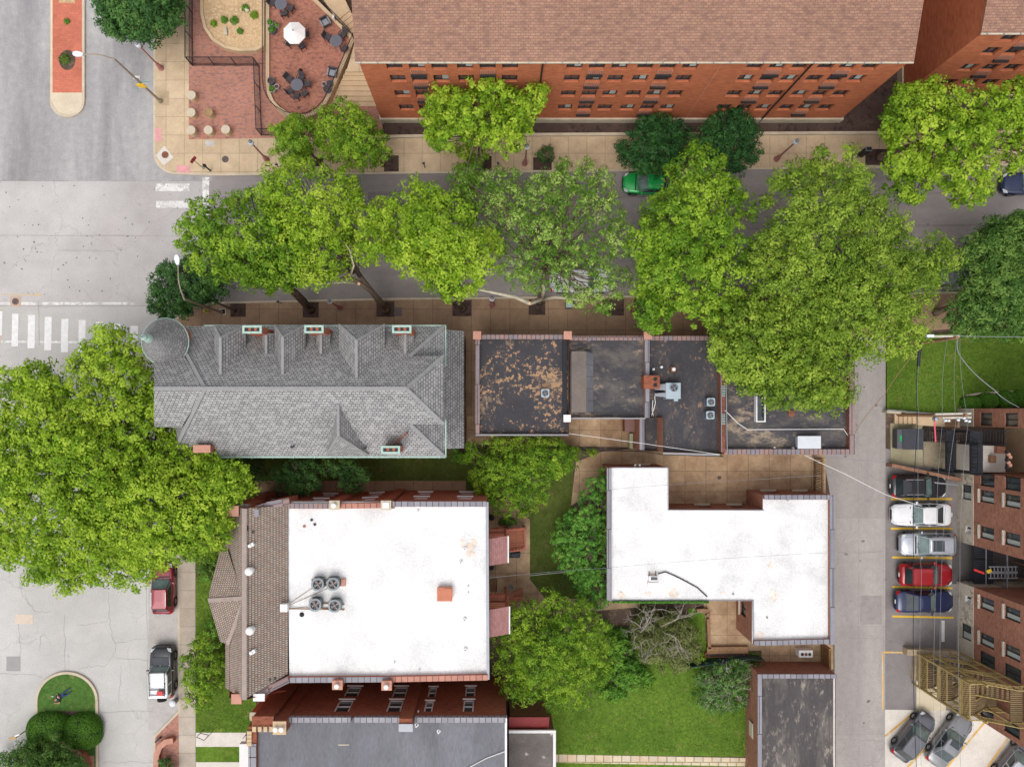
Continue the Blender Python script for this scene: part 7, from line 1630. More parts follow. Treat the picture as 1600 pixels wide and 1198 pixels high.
mb = MB(); mb.box((.86, .0, 1.125), (.9, 1.3, .05)); sub(mb, 'hood_panel', M('matt_black', S(58, 62, 70), .5), t, bevel=.02)

# ------------------------------------------------------------ person lying on the island lawn
def person():
    c = P(99, 1085, .2); t = thing('person', 'person lying on their back on the island lawn in dark top and blue trousers', 'person', (c.x, c.y, .15), world=False); t.rotation_euler.z = math.radians(33)
    # local: head at -x, feet at +x, lying, z = height above grass
    J = [((0, 0, .11), .13), ((.0, .0, .11), .0)]
    V = [(-.05, 0, .12), (-.3, 0, .13), (-.52, 0, .13), (-.62, 0, .13), (-.78, 0, .13), (-.86, 0, .13),   # pelvis, waist, chest, neck, head, crown
         (-.5, .2, .12), (-.35, .33, .09), (-.32, .12, .24), (-.3, .05, .26),      # left shoulder, elbow, wrist, hand on belly
         (-.5, -.2, .12), (-.62, -.42, .08), (-.82, -.28, .07), (-.9, -.24, .07),   # right arm bent up beside the head
         (.0, .1, .11), (.4, .16, .12), (.78, .14, .08), (.8, .17, .17),       # left hip, knee, ankle, toe
         (.0, -.1, .11), (.36, -.18, .2), (.72, -.1, .08), (.75, -.13, .17)]
    E = [(0, 1), (1, 2), (2, 3), (3, 4), (4, 5), (2, 6), (6, 7), (7, 8), (8, 9), (2, 10), (10, 11), (11, 12), (12, 13), (0, 14), (14, 15), (15, 16), (16, 17), (0, 18), (18, 19), (19, 20), (20, 21)]
    R = [.15, .13, .16, .06, .095, .08, .075, .05, .035, .035, .075, .05, .035, .035, .1, .065, .045, .04, .1, .065, .045, .04]
    me = bpy.data.meshes.new('body'); me.from_pydata(V, E, []); o = bpy.data.objects.new('body', me); COL.objects.link(o); o.parent = t
    md = o.modifiers.new('skin', 'SKIN'); 
    for i, sv in enumerate(me.skin_vertices[0].data): sv.radius = (R[i], R[i]*.85); sv.use_root = i == 0
    s = o.modifiers.new('sub', 'SUBSURF'); s.levels = 2; s.render_levels = 2
    dg = bpy.context.evaluated_depsgraph_get(); ev = o.evaluated_get(dg); nm = bpy.data.meshes.new_from_object(ev); o.modifiers.clear(); o.data = nm; nm.name = 'body'
    skin, top, jean, shoe = M('skin', S(206, 160, 134), .6), M('dark_top', S(40, 44, 60), .9), M('blue_trousers', S(52, 74, 110), .9), M('pale_shoes', S(60, 60, 70), .8)
    nm.materials.clear()
    for m_ in (skin, top, jean, shoe): nm.materials.append(m_)
    for p in nm.polygons:
        x, y, z = p.center; p.use_smooth = True
        p.material_index = 3 if x > .74 else 2 if x > -.08 else 1 if (-.6 < x and abs(y) < .3 and z < .27 and not (z > .2 and -.42 < x < -.26 and y > 0)) else 0
    mb = MB(); mb.lathe((-.84, 0, .13), [(.001, -.11), (.09, -.08), (.115, 0), (.09, .07), (.001, .1)], 14); h = sub(mb, 'hair', M('brown_hair', S(90, 62, 50), .8), t, smooth=True)
    for v_ in h.data.vertices: v_.co.x = -.85+(v_.co.x+.84)*.8
    mb = MB(); mb.lathe((-.76, 0, .205), [(.018, 0), (.012, .03), (.001, .035)], 6); sub(mb, 'nose', skin, t)
    for i in range(2): mb = MB(); mb.lathe((-.8, -.032+.064*i, .207), [(.012, 0), (.008, .01), (.001, .012)], 6); sub(mb, 'eye', M_WTRIM, t)
    mb = MB(); mb.box((-.715, 0, .205), (.012, .045, .012)); sub(mb, 'mouth', M('lips', S(170, 90, 86), .6), t)
    for k in range(5):
        mb = MB(); y = -.245+.02*k; L_ = (.05, .07, .075, .07, .055)[k]; mb.tube([(-.91, y, .075), (-.91-L_*.6, y+.003*(k-2), .085), (-.91-L_, y+.004*(k-2), .075)], [.009, .008, .006], 6); sub(mb, 'finger', skin, t)
        mb = MB(); y = .02+.018*k; mb.tube([(-.3+.01*(k-2), .03, .29), (-.27+.02*(k-2), -.03, .30), (-.26+.024*(k-2), -.07, .29)], [.009, .008, .006], 6); sub(mb, 'finger', skin, t)
person()
c = P(83, 1087, .16); mb = MB(); mb.box((c.x, c.y, .2), (.16, .1, .08), .4); tag(mb.build('small_bag', M_MINT), 'tiny pale green item on the grass by the lying person', 'bag')
# ------------------------------------------------------------ trees
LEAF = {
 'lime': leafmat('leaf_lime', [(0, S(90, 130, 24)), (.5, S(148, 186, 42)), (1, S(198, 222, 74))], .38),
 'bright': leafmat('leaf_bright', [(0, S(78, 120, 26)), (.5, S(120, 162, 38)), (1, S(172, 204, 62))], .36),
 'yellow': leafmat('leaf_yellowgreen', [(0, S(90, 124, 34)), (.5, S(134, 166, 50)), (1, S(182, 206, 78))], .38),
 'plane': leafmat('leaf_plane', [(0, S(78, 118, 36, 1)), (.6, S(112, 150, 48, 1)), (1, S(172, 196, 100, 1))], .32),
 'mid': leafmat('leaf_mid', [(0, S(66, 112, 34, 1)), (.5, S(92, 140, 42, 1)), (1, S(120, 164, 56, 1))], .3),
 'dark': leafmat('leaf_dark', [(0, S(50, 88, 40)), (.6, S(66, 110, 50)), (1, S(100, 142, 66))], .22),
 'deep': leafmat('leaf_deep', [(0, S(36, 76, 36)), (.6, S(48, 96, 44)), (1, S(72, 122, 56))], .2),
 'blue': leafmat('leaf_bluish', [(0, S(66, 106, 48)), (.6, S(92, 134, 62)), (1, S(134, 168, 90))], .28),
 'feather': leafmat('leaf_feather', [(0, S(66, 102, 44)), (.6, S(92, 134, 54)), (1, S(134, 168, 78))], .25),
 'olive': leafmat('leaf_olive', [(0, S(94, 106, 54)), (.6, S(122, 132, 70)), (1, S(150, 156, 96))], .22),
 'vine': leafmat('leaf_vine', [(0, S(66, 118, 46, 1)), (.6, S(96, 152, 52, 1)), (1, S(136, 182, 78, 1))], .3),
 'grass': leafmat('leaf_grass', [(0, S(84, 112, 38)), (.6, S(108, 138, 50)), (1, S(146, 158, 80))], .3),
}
M_BARK = M('bark_grey_brown', S(124, 108, 92), .9, var=.25, scale=3, bmp=.4); M_BARKD = M('bark_dark', S(92, 78, 66), .9, var=.25, scale=3, bmp=.4); M_BARKW = M('bark_pale', S(196, 186, 164), .85, var=.25, scale=2); M_TWIG = M('dead_twig', S(176, 164, 156), .9)
M_CUT = M('cut_wood', S(230, 190, 150), .8)
def leaf_object(name, C, Nn, size, var, mat, parent, aspect=.62, fold=True):
    n = len(C); o3 = np.array(org(parent))
    Nn = Nn/np.maximum(np.linalg.norm(Nn, axis=1), 1e-6)[:, None]
    r = RNG.normal(size=(n, 3)); T = np.cross(Nn, r); T /= np.maximum(np.linalg.norm(T, axis=1), 1e-6)[:, None]; B = np.cross(Nn, T)
    s = size[:, None]; C = C-o3
    V = np.empty((n, 4, 3)); V[:, 0] = C-T*s*.5; V[:, 1] = C+B*s*.5*aspect+Nn*s*.10; V[:, 2] = C+T*s*.55-Nn*s*.12; V[:, 3] = C-B*s*.5*aspect+Nn*s*.10
    me = bpy.data.meshes.new(name); me.vertices.add(4*n); me.vertices.foreach_set('co', V.astype(np.float32).ravel())
    me.loops.add(4*n); me.loops.foreach_set('vertex_index', np.arange(4*n, dtype=np.int32)); me.polygons.add(n); me.polygons.foreach_set('loop_start', np.arange(0, 4*n, 4, dtype=np.int32))
    me.update(calc_edges=True)
    at = me.attributes.new('leafvar', 'FLOAT', 'POINT'); at.data.foreach_set('value', np.repeat(np.clip(var, 0, 1), 4).astype(np.float32))
    me.materials.append(mat); o = bpy.data.objects.new(name, me); COL.objects.link(o)
    if parent is not None: o.parent = parent; ORG[o.name] = org(parent)
    return o
def inpoly(X, Y, poly):
    inside = np.zeros(len(X), bool); n = len(poly); j = n-1
    for i in range(n):
        xi, yi = poly[i]; xj, yj = poly[j]
        c = ((yi > Y) != (yj > Y)) & (X < (xj-xi)*(Y-yi)/((yj-yi) or 1e-9)+xi); inside ^= c; j = i
    return inside
def edgedist(X, Y, poly):
    d = np.full(len(X), 1e9); n = len(poly)
    for i in range(n):
        a = np.array(poly[i]); b = np.array(poly[(i+1) % n]); ab = b-a; t = np.clip(((X-a[0])*ab[0]+(Y-a[1])*ab[1])/max(ab@ab, 1e-9), 0, 1)
        d = np.minimum(d, np.hypot(X-a[0]-t*ab[0], Y-a[1]-t*ab[1]))
    return d
def crown_points(poly, ztop, depth, dens, tuft_r, leaves, lsize, gap=0., cluster=1.3, layers=(1., .6), up=.9, clump=.35):
    """tufts spread over lobes that fill a traced outline; returns centres, normals, sizes, variation"""
    xs = [p[0] for p in poly]; ys = [p[1] for p in poly]; A = abs(area2(poly))/2
    # lobes: poisson-ish points inside the outline
    rng = RNG; lob = []; tries = 0; target = max(3, int(A/(cluster**2*.8)))
    while len(lob) < target and tries < target*60:
        tries += 1; x, y = rng.uniform(min(xs), max(xs)), rng.uniform(min(ys), max(ys))
        if not inpoly(np.array([x]), np.array([y]), poly)[0]: continue
        e = edgedist(np.array([x]), np.array([y]), poly)[0]; r = cluster*rng.uniform(.75, 1.25); r = min(r, max(e*1.25, cluster*.42))
        if e < r*.4: continue
        if any((x-a)**2+(y-b)**2 < (.62*min(r, c))**2 for a, b, z, c in lob): continue
        lob.append([x, y, e, r])
    emax = max(l[2] for l in lob)
    for l in lob: l[2] = ztop-depth*(1-min(1, l[2]/emax))**1.7-rng.uniform(0, 1.7)*min(1.2, cluster**1.5)
    for l in lob: k_ = (H-(l[2]-.3))/(H-ztop+.8); l[0] *= k_; l[1] *= k_      # keep the traced outline at each lobe's own height
    Cs, Ns, Ss, Vs = [], [], [], []
    holes = rng.uniform(size=len(lob)) < gap
    for li, (lx, ly, lz, lr) in enumerate(lob):
        if holes[li]: continue
        lv = rng.normal(0, .17)
        for lay, frac in enumerate(layers):
            n = max(3, int(dens*frac*2*math.pi*lr*lr*.6))
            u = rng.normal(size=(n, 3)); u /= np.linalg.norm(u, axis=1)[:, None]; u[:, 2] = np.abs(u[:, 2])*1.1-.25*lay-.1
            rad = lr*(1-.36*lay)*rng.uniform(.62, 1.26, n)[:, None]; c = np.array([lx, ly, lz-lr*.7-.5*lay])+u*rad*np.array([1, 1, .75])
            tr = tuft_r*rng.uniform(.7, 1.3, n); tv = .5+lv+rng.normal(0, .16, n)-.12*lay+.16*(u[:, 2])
            m = int(leaves*(1-.35*lay)); w = rng.normal(size=(n, m, 3)); w /= np.linalg.norm(w, axis=2)[:, :, None]
            w[:, :, 2] = np.abs(w[:, :, 2])*.8-.15
            P_ = c[:, None, :]+w*tr[:, None, None]*rng.uniform(.45, 1.0, (n, m, 1))
            nn = w*.8+u[:, None, :]*.5+np.array([0, 0, up])+rng.normal(0, .38, (n, m, 3))
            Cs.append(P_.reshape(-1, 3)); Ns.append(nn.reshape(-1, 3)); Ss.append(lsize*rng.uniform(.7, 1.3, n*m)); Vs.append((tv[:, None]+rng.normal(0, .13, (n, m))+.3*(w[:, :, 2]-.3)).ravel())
    return np.concatenate(Cs), np.concatenate(Ns), np.concatenate(Ss), np.concatenate(Vs), lob
def limb(mb, a, b, r0, r1, bend=.6, n=6):
    a, b = Vector(a), Vector(b); off = Vector((random.uniform(-bend, bend), random.uniform(-bend, bend), random.uniform(0, bend))); pts = []
    for i in range(n+1): t_ = i/n; p = a.lerp(b, t_)+off*math.sin(math.pi*t_)*.7+Vector((random.uniform(-.06, .06), random.uniform(-.06, .06), 0)); pts.append(p)
    pts[0] = a; pts[-1] = b; mb.tube(pts, [r0+(r1-r0)*i/n for i in range(n+1)], 7, cap=True); return pts
def tree(name, label, base, polys, leaf, tr=.22, group='street and garden trees', dens=3.2, tuft=.42, leaves=26, lsize=.2, gap=.0, cluster=1.3, depth=3.0, bark=None, twigs=3, cat='tree', layers=(1., .6), lean=None, basez=KZ, aspect=.7, up=.6, show_limbs=10):
    b = P(*base, basez); t = thing(name, label, cat, (b.x, b.y, basez), group=group)
    Cs, Ns, Ss, Vs, lobs = [], [], [], [], []
    for poly, z in polys:
        w = [tuple(q) for q in QL(poly, z-.8)]
        if cluster >= 1.0: w = offset(ccw(w), .15)
        c, n_, s, v, lb = crown_points(w, z, depth, dens, tuft, leaves, lsize, gap, cluster, layers, up)
        for hx, hy, hr in THIN:      # thinner foliage where the photo shows a car through the leaves
            d = np.hypot(NX+c[:, 0]*F/(H-c[:, 2])-hx, NY-c[:, 1]*F/(H-c[:, 2])-hy); k = (d > hr) | (RNG.uniform(size=len(d)) < .12); c, n_, s, v = c[k], n_[k], s[k], v[k]
        Cs.append(c); Ns.append(n_); Ss.append(s); Vs.append(v); lobs += lb
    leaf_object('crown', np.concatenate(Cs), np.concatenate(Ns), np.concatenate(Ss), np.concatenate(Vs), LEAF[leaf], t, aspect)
    mx = sum(l[0] for l in lobs)/len(lobs); my = sum(l[1] for l in lobs)/len(lobs); mz = max(l[2] for l in lobs)
    mb = MB(); zf = mz*.42
    fork = Vector((b.x+(mx-b.x)*.35, b.y+(my-b.y)*.35, zf)); mb.tube([b, b+Vector((0, 0, .35)), Vector((b.x, b.y, 0)).lerp(Vector((fork.x, fork.y, 0)), .4)+Vector((0, 0, zf*.5)), fork], [tr*1.5, tr*1.1, tr*.95, tr*.8], 10)
    lead = Vector((b.x+(mx-b.x)*.75, b.y+(my-b.y)*.75, mz*.72)); mb.tube([fork, fork.lerp(lead, .5)+Vector((.2, .1, 0)), lead], [tr*.75, tr*.55, tr*.35], 8)
    idx = list(range(len(lobs))); random.shuffle(idx)
    for k, i in enumerate(idx):
        l = lobs[i]; st = fork.lerp(lead, random.uniform(0, .9)); limb(mb, st, (l[0], l[1], l[2]-l[3]*.9), tr*(.42 if k < show_limbs else .2), .03, .5)
    for i in idx[:int(len(idx)*.9)]:
        l = lobs[i]
        for q in range(twigs):
            a = random.uniform(0, 6.28); e = (l[0]+math.cos(a)*l[3]*.8, l[1]+math.sin(a)*l[3]*.8, l[2]-l[3]*.35); mb.tube([(l[0], l[1], l[2]-l[3]*.95), ((l[0]+e[0])/2+random.uniform(-.15, .15), (l[1]+e[1])/2+random.uniform(-.15, .15), l[2]-l[3]*.55), e], [.028, .018, .008], 4, cap=False)
    sub(mb, 'trunk', bark or M_BARK, t, smooth=True)
    return t
GS = 'trees lining the side street'
THIN = ((905, 432, 15), (918, 440, 10), (992, 288, 15), (1018, 288, 16), (1038, 284, 10), (1489, 432, 8))
T1 = [(118, 522), (150, 503), (178, 512), (215, 535), (248, 585), (262, 620), (256, 660), (290, 690), (330, 715), (375, 712), (402, 742), (398, 772), (362, 785), (345, 850), (300, 872), (278, 896), (240, 890), (222, 915), (170, 908), (92, 932), (40, 902), (0, 885), (-60, 850), (-90, 760), (-70, 650), (0, 582), (50, 568), (108, 572), (122, 545)]
tree('shade_tree', 'huge lime green tree over the road at the left edge', (293, 742), [(T1, 14)], 'lime', .34, group='large trees by the boulevard', dens=3.6, tuft=.42, leaves=28, lsize=.19, cluster=1.5, depth=4, twigs=3, gap=.02, show_limbs=26)
tree('shade_tree', 'denser mid green tree below the huge one, touching the tan slate roof', (300, 818), [([(278, 765), (330, 758), (358, 795), (362, 838), (340, 868), (300, 880), (262, 862), (258, 810)], 7.5)], 'bright', .16, group='large trees by the boulevard', cluster=.9, tuft=.28, lsize=.13, depth=2)
tree('small_tree', 'small dark green tree with dark leaning stems beside the corner turret', (368, 485), [([(231, 470), (236, 432), (262, 408), (300, 402), (345, 428), (364, 446), (345, 468), (305, 476), (290, 494), (262, 500), (240, 490)], 5.5)], 'dark', .1, cluster=.8, tuft=.3, lsize=.15, depth=1.8, bark=M_BARKD, dens=7)
tree('street_tree', 'bright green street tree closest to the crossroads', (486, 484), [([(283, 350), (300, 312), (335, 298), (362, 312), (400, 292), (440, 300), (468, 340), (478, 390), (482, 436), (440, 452), (395, 448), (350, 436), (310, 428), (284, 395)], 10.5)], 'bright', .24, group=GS, gap=.03, bark=M_BARKD, cluster=1.2)
tree('street_tree', 'lighter street tree with pruned pale limbs, second from the crossroads', (603, 484), [([(392, 290), (410, 262), (440, 262), (470, 245), (520, 250), (560, 288), (566, 330), (545, 360), (560, 396), (530, 436), (490, 446), (455, 430), (440, 380), (418, 330)], 11.5)], 'lime', .26, group=GS, gap=.06, cluster=1.1, lsize=.17, dens=3.2)
tree('street_tree', 'bright fluffy street tree in the middle of the street, third from the crossroads', (722, 482), [([(546, 352), (590, 320), (605, 274), (650, 282), (690, 300), (720, 310), (755, 345), (782, 385), (778, 425), (750, 450), (715, 465), (690, 462), (655, 432), (612, 405), (562, 402), (545, 380)], 12)], 'lime', .24, group=GS, cluster=1.2, tuft=.46, gap=.03)
tree('plane_tree', 'airy fine leaved plane tree with pale bark over the white car', (843, 471), [([(692, 282), (730, 250), (790, 265), (850, 272), (880, 248), (930, 247), (962, 280), (975, 320), (998, 352), (995, 400), (984, 440), (958, 482), (925, 490), (870, 458), (812, 455), (780, 430), (772, 380), (742, 330), (702, 312)], 10.5)], 'plane', .24, group=GS, dens=2.9, tuft=.32, leaves=19, lsize=.15, gap=.08, cluster=.95, bark=M_BARK, layers=(1., .6), up=.5, twigs=1, show_limbs=5)
tree('street_tree', 'bright green tree arching over the street between the airy and the giant tree', (1000, 485), [([(1000, 338), (1032, 290), (1050, 250), (1080, 226), (1120, 235), (1145, 270), (1175, 312), (1180, 352), (1196, 400), (1196, 450), (1170, 488), (1140, 508), (1100, 500), (1062, 490), (1040, 518), (1010, 515), (990, 480), (1000, 430), (988, 390)], 11.5)], 'bright', .25, group=GS, cluster=1.2, gap=.05, tuft=.42)
tree('giant_tree', 'giant yellow green tree, the biggest crown right of centre', (1335, 486), [([(1200, 290), (1220, 260), (1290, 235), (1340, 240), (1396, 290), (1390, 338), (1440, 342), (1470, 362), (1500, 402), (1488, 430), (1470, 458), (1475, 482), (1450, 520), (1440, 540), (1380, 560), (1358, 590), (1330, 612), (1300, 560), (1240, 500), (1185, 470), (1180, 400), (1200, 340)], 14)], 'yellow', .36, group=GS, cluster=1.3, dens=3.8, gap=.03, twigs=3, lsize=.17, depth=4, show_limbs=20)
tree('street_tree', 'yellow green tree whose crown droops over the black row house roofs', (1205, 480), [([(1130, 470), (1180, 450), (1235, 480), (1290, 520), (1330, 580), (1335, 640), (1290, 638), (1262, 642), (1200, 630), (1150, 595), (1118, 560), (1108, 515)], 11.5)], 'yellow', .26, group=GS, cluster=1.1, dens=3.6, gap=.02)
tree('street_tree', 'bright green tree at the upper right beside the second apartment block', (1374, 246), [([(1384, 190), (1400, 140), (1450, 125), (1530, 135), (1570, 125), (1640, 130), (1660, 250), (1600, 268), (1558, 270), (1540, 318), (1490, 315), (1460, 280), (1430, 318), (1396, 308), (1382, 270), (1395, 230)], 11.5)], 'lime', .26, cluster=1.2, gap=.06, tuft=.38)
tree('small_tree', 'mid green tree half hidden at the left flank of the upper right tree', (1392, 225), [([(1378, 175), (1395, 150), (1430, 140), (1450, 160), (1440, 200), (1405, 212), (1385, 200)], 7)], 'mid', .14, cluster=.9, tuft=.28, lsize=.13)
tree('feathery_tree', 'dark feathery tree at the right edge above the lawn', (1462, 488), [([(1490, 400), (1518, 370), (1560, 345), (1650, 330), (1680, 450), (1650, 530), (1560, 525), (1500, 520), (1478, 500), (1500, 450)], 9.5)], 'feather', .24, cluster=1.1, dens=6, tuft=.46, lsize=.26, leaves=26, aspect=.32, gap=.02)
tree('street_tree', 'bright green tree in front of the brick apartments with drooping lower branch', (752, 256), [([(666, 152), (690, 120), (720, 95), (755, 92), (790, 110), (835, 122), (862, 134), (858, 160), (830, 178), (820, 228), (792, 240), (742, 218), (692, 236), (666, 210)], 10.5), ([(712, 240), (742, 225), (757, 240), (752, 275), (735, 325), (712, 310)], 5.5)], 'lime', .22, cluster=1.05, tuft=.36)
tree('small_tree', 'airy pale green tree between the terrace and the brick apartments', (598, 258), [([(500, 160), (530, 152), (580, 180), (600, 205), (615, 240), (590, 260), (550, 262), (512, 250), (492, 215)], 7)], 'bright', .12, cluster=.85, tuft=.3, leaves=22, lsize=.15, gap=.03, dens=6)
tree('small_tree', 'dense mid green tree by the end of the chain link fence', (497, 253), [([(421, 196), (446, 180), (500, 190), (505, 220), (480, 245), (455, 262), (425, 250)], 6)], 'bright', .12, cluster=.85, tuft=.34, lsize=.16, dens=7)
tree('round_tree', 'round dark green tree above the green car', (1001, 252), [([(966, 225), (985, 195), (1015, 178), (1048, 184), (1075, 198), (1080, 232), (1065, 262), (1030, 275), (990, 268), (966, 252)], 5)], 'deep', .14, group='pair of round dark trees', cluster=.85, tuft=.3, lsize=.14, dens=7, depth=1.8, leaves=30)
tree('round_tree', 'round dark green tree right of the one above the green car', (1111, 250), [([(1072, 215), (1105, 190), (1122, 172), (1160, 170), (1188, 205), (1190, 240), (1165, 268), (1132, 268), (1085, 250)], 5)], 'deep', .14, group='pair of round dark trees', cluster=.85, tuft=.3, lsize=.14, dens=7, depth=1.8, leaves=30)
tree('small_tree', 'dark green tree cut by the top edge beside the avenue', (262, 40), [([(140, 0), (152, 34), (190, 62), (240, 62), (276, 35), (282, -10), (270, -60), (150, -60)], 6.5)], 'dark', .16, cluster=1.0, tuft=.34, lsize=.16, dens=7, depth=2)
tree('shrub', 'small dark green shrub alone in a tree pit on the pavement', (851, 252), [([(838, 238), (845, 228), (860, 229), (868, 240), (862, 252), (845, 253)], 1.6)], 'dark', .03, cluster=.4, tuft=.16, lsize=.09, dens=9, depth=.7, cat='shrub', group='shrubs', twigs=1)
tree('garden_tree', 'bright green tree between the mansion and the white roofed townhouse garden', (800, 735), [([(725, 702), (760, 690), (775, 668), (796, 665), (815, 680), (860, 680), (898, 702), (903, 720), (870, 745), (850, 780), (830, 800), (800, 805), (766, 795), (740, 760), (722, 725)], 6.5)], 'bright', .16, group='garden trees', cluster=1.0, tuft=.33, lsize=.14, dens=3.8)
tree('garden_tree', 'large round yellow green tree beside the lower porch and lawn', (850, 1000), [([(775, 990), (800, 952), (830, 936), (870, 930), (928, 950), (945, 980), (958, 1020), (950, 1060), (925, 1085), (900, 1112), (860, 1118), (820, 1100), (790, 1085), (775, 1040)], 8)], 'bright', .2, group='garden trees', cluster=1.05, tuft=.32, lsize=.13, dens=4.4, depth=3, leaves=26)
tree('vine_shrub', 'tall bright shrub climbing the left wall of the white L-shaped roof', (912, 850), [([(885, 790), (905, 775), (920, 750), (938, 732), (951, 740), (950, 800), (951, 860), (951, 950), (912, 950), (895, 905), (866, 880), (862, 840), (878, 805)], 4.4)], 'vine', .1, group='garden trees', cluster=.75, tuft=.24, lsize=.12, dens=5.5, depth=1.6, cat='shrub')
tree('shrub', 'olive grey shrub below the dead branches', (1040, 1000), [([(985, 985), (1000, 950), (1060, 956), (1090, 980), (1102, 1010), (1086, 1045), (1040, 1050), (1000, 1032)], 3.6)], 'olive', .1, group='garden shrubs', cluster=.8, tuft=.34, lsize=.16, dens=8, depth=1.4, cat='shrub', aspect=.4, up=.4)
tree('shrub', 'bluish green low bush between the round tree and the lawn', (970, 1035), [([(940, 960), (980, 985), (1000, 1032), (1025, 1065), (975, 1090), (930, 1095), (950, 1045)], 2.0)], 'mid', .05, group='garden shrubs', cluster=.7, tuft=.28, lsize=.15, dens=8, depth=1.2, cat='shrub')
tree('shrub', 'airy grey green bush leaning on the garage corner', (1140, 1065), [([(1085, 1060), (1110, 1035), (1140, 1024), (1185, 1038), (1195, 1055), (1180, 1092), (1150, 1112), (1108, 1112), (1082, 1090)], 2.8)], 'blue', .06, group='garden shrubs', cluster=.7, tuft=.24, leaves=20, lsize=.13, dens=5, depth=1.2, gap=.05, cat='shrub', twigs=5, bark=M_TWIG)
tree('shrub', 'small bright bush by the timber edging', (1088, 1032), [([(1082, 1020), (1094, 1016), (1102, 1030), (1096, 1042), (1084, 1038)], 1.4)], 'bright', .03, group='garden shrubs', cluster=.35, tuft=.16, lsize=.09, dens=9, depth=.5, cat='shrub', twigs=1)
tree('garden_tree', 'bright green tree on the front lawn beside the white roofed car', (325, 1040), [([(284, 1030), (298, 1000), (322, 985), (345, 1000), (352, 1035), (345, 1080), (320, 1115), (290, 1105)], 5)], 'bright', .1, group='garden trees', cluster=.8, tuft=.28, lsize=.13, dens=4)
tree('shrub', 'mid green tree half under the tan slate bay roof', (335, 985), [([(318, 982), (330, 968), (348, 975), (352, 1010), (345, 1040), (322, 1030)], 3.8)], 'mid', .06, group='garden shrubs', cluster=.6, tuft=.25, lsize=.12, dens=5, cat='shrub')
tree('shrub', 'leafy shrubs at the townhouse front near the crimson car', (325, 888), [([(306, 885), (318, 872), (340, 874), (342, 900), (325, 908), (308, 900)], 1.6)], 'mid', .04, group='garden shrubs', cluster=.5, tuft=.2, lsize=.1, dens=5, depth=.7, cat='shrub')
tree('evergreen', 'dark bluish evergreen in the gap, left one', (460, 742), [([(418, 742), (450, 722), (490, 716), (505, 735), (500, 765), (470, 772), (436, 768)], 6.0)], 'dark', .1, group='dark evergreens between the houses', cluster=.8, tuft=.3, lsize=.15, dens=7, depth=1.5, aspect=.4)
tree('evergreen', 'dark bluish evergreen in the gap, right one', (532, 742), [([(500, 722), (530, 716), (562, 726), (580, 745), (560, 768), (520, 772), (500, 750)], 5.6)], 'dark', .1, group='dark evergreens between the houses', cluster=.8, tuft=.3, lsize=.15, dens=7, depth=1.5, aspect=.4)
tree('shrub', 'dark green bush under the mansion corner by the gap lawn', (385, 738), [([(352, 722), (400, 715), (420, 735), (415, 760), (370, 765)], 3)], 'dark', .05, group='garden shrubs', cluster=.7, tuft=.25, lsize=.11, dens=4, cat='shrub')
tree('shrub', 'green hedge bush against the back of the garden near the tan court', (870, 706), [([(840, 694), (935, 702), (938, 710), (905, 716), (870, 722), (842, 712)], 1.5)], 'bright', .04, group='garden shrubs', cluster=.45, tuft=.2, lsize=.1, dens=6, depth=.5, cat='shrub')
tree('shrub', 'small green bush beside the mansion east end', (716, 705), [([(702, 706), (712, 700), (728, 704), (728, 722), (708, 720)], 1.5)], 'mid', .04, group='garden shrubs', cluster=.4, tuft=.18, lsize=.1, dens=6, depth=.5, cat='shrub')
tree('fern_tree', 'tree with ferny branches above the curved brick wall on the island', (75, 1180), [([(0, 1175), (20, 1168), (50, 1160), (72, 1152), (84, 1140), (92, 1152), (108, 1170), (125, 1188), (135, 1215), (120, 1270), (0, 1270)], 5)], 'feather', .12, group='garden trees', cluster=.8, tuft=.38, lsize=.22, leaves=22, dens=6, aspect=.32)
tree('shrub', 'small leafy shrub inside the curved brick seat', (258, 1195), [([(240, 1192), (252, 1182), (268, 1188), (272, 1205), (240, 1215)], 1.5)], 'feather', .04, group='garden shrubs', cluster=.45, tuft=.2, lsize=.12, dens=6, depth=.5, cat='shrub')
tree('shrub', 'green plants in the townhouse back garden bed', (792, 818), [([(780, 815), (790, 808), (806, 812), (812, 822), (796, 826), (782, 824)], 1.1)], 'mid', .03, group='garden shrubs', cluster=.35, tuft=.16, lsize=.09, dens=8, depth=.3, cat='shrub', twigs=1)
# clipped domes on the island
def dome(px, py, rx, ry, h, label, g_='clipped hedge domes'):
    c = P(px, py, h*.7); t = thing('clipped_hedge', label, 'hedge', (c.x, c.y, .14), group=g_); n = 9000
    u = RNG.normal(size=(n, 3)); u /= np.linalg.norm(u, axis=1)[:, None]; u[:, 2] = np.abs(u[:, 2])
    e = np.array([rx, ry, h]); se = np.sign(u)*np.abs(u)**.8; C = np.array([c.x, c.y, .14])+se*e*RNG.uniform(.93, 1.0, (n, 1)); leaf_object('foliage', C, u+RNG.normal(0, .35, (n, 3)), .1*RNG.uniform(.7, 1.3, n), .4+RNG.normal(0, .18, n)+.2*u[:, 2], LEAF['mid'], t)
    mb = MB(); mb.lathe((c.x, c.y, .14), [(rx*.9, 0), (rx*.9, h*.5), (rx*.7, h*.8), (rx*.3, h*.93), (.001, h*.95)], 18)
    mb.v = [(x, c.y+(y-c.y)*ry/rx, z) for x, y, z in mb.v]; sub(mb, 'inner_twigs', MATS['hedge_core'] if 'hedge_core' in MATS else M('hedge_core', S(40, 66, 24), .95), t)
dome(125, 1146, 1.55, 1.5, 1.5, 'large clipped green dome hedge at the island right side'); dome(72, 1142, 1.9, 1.35, 1.4, 'wide clipped green hedge mound at the island left side')
dome(58, 1172, 1.2, 1.2, 1.2, 'clipped hedge partly under the ferny tree')
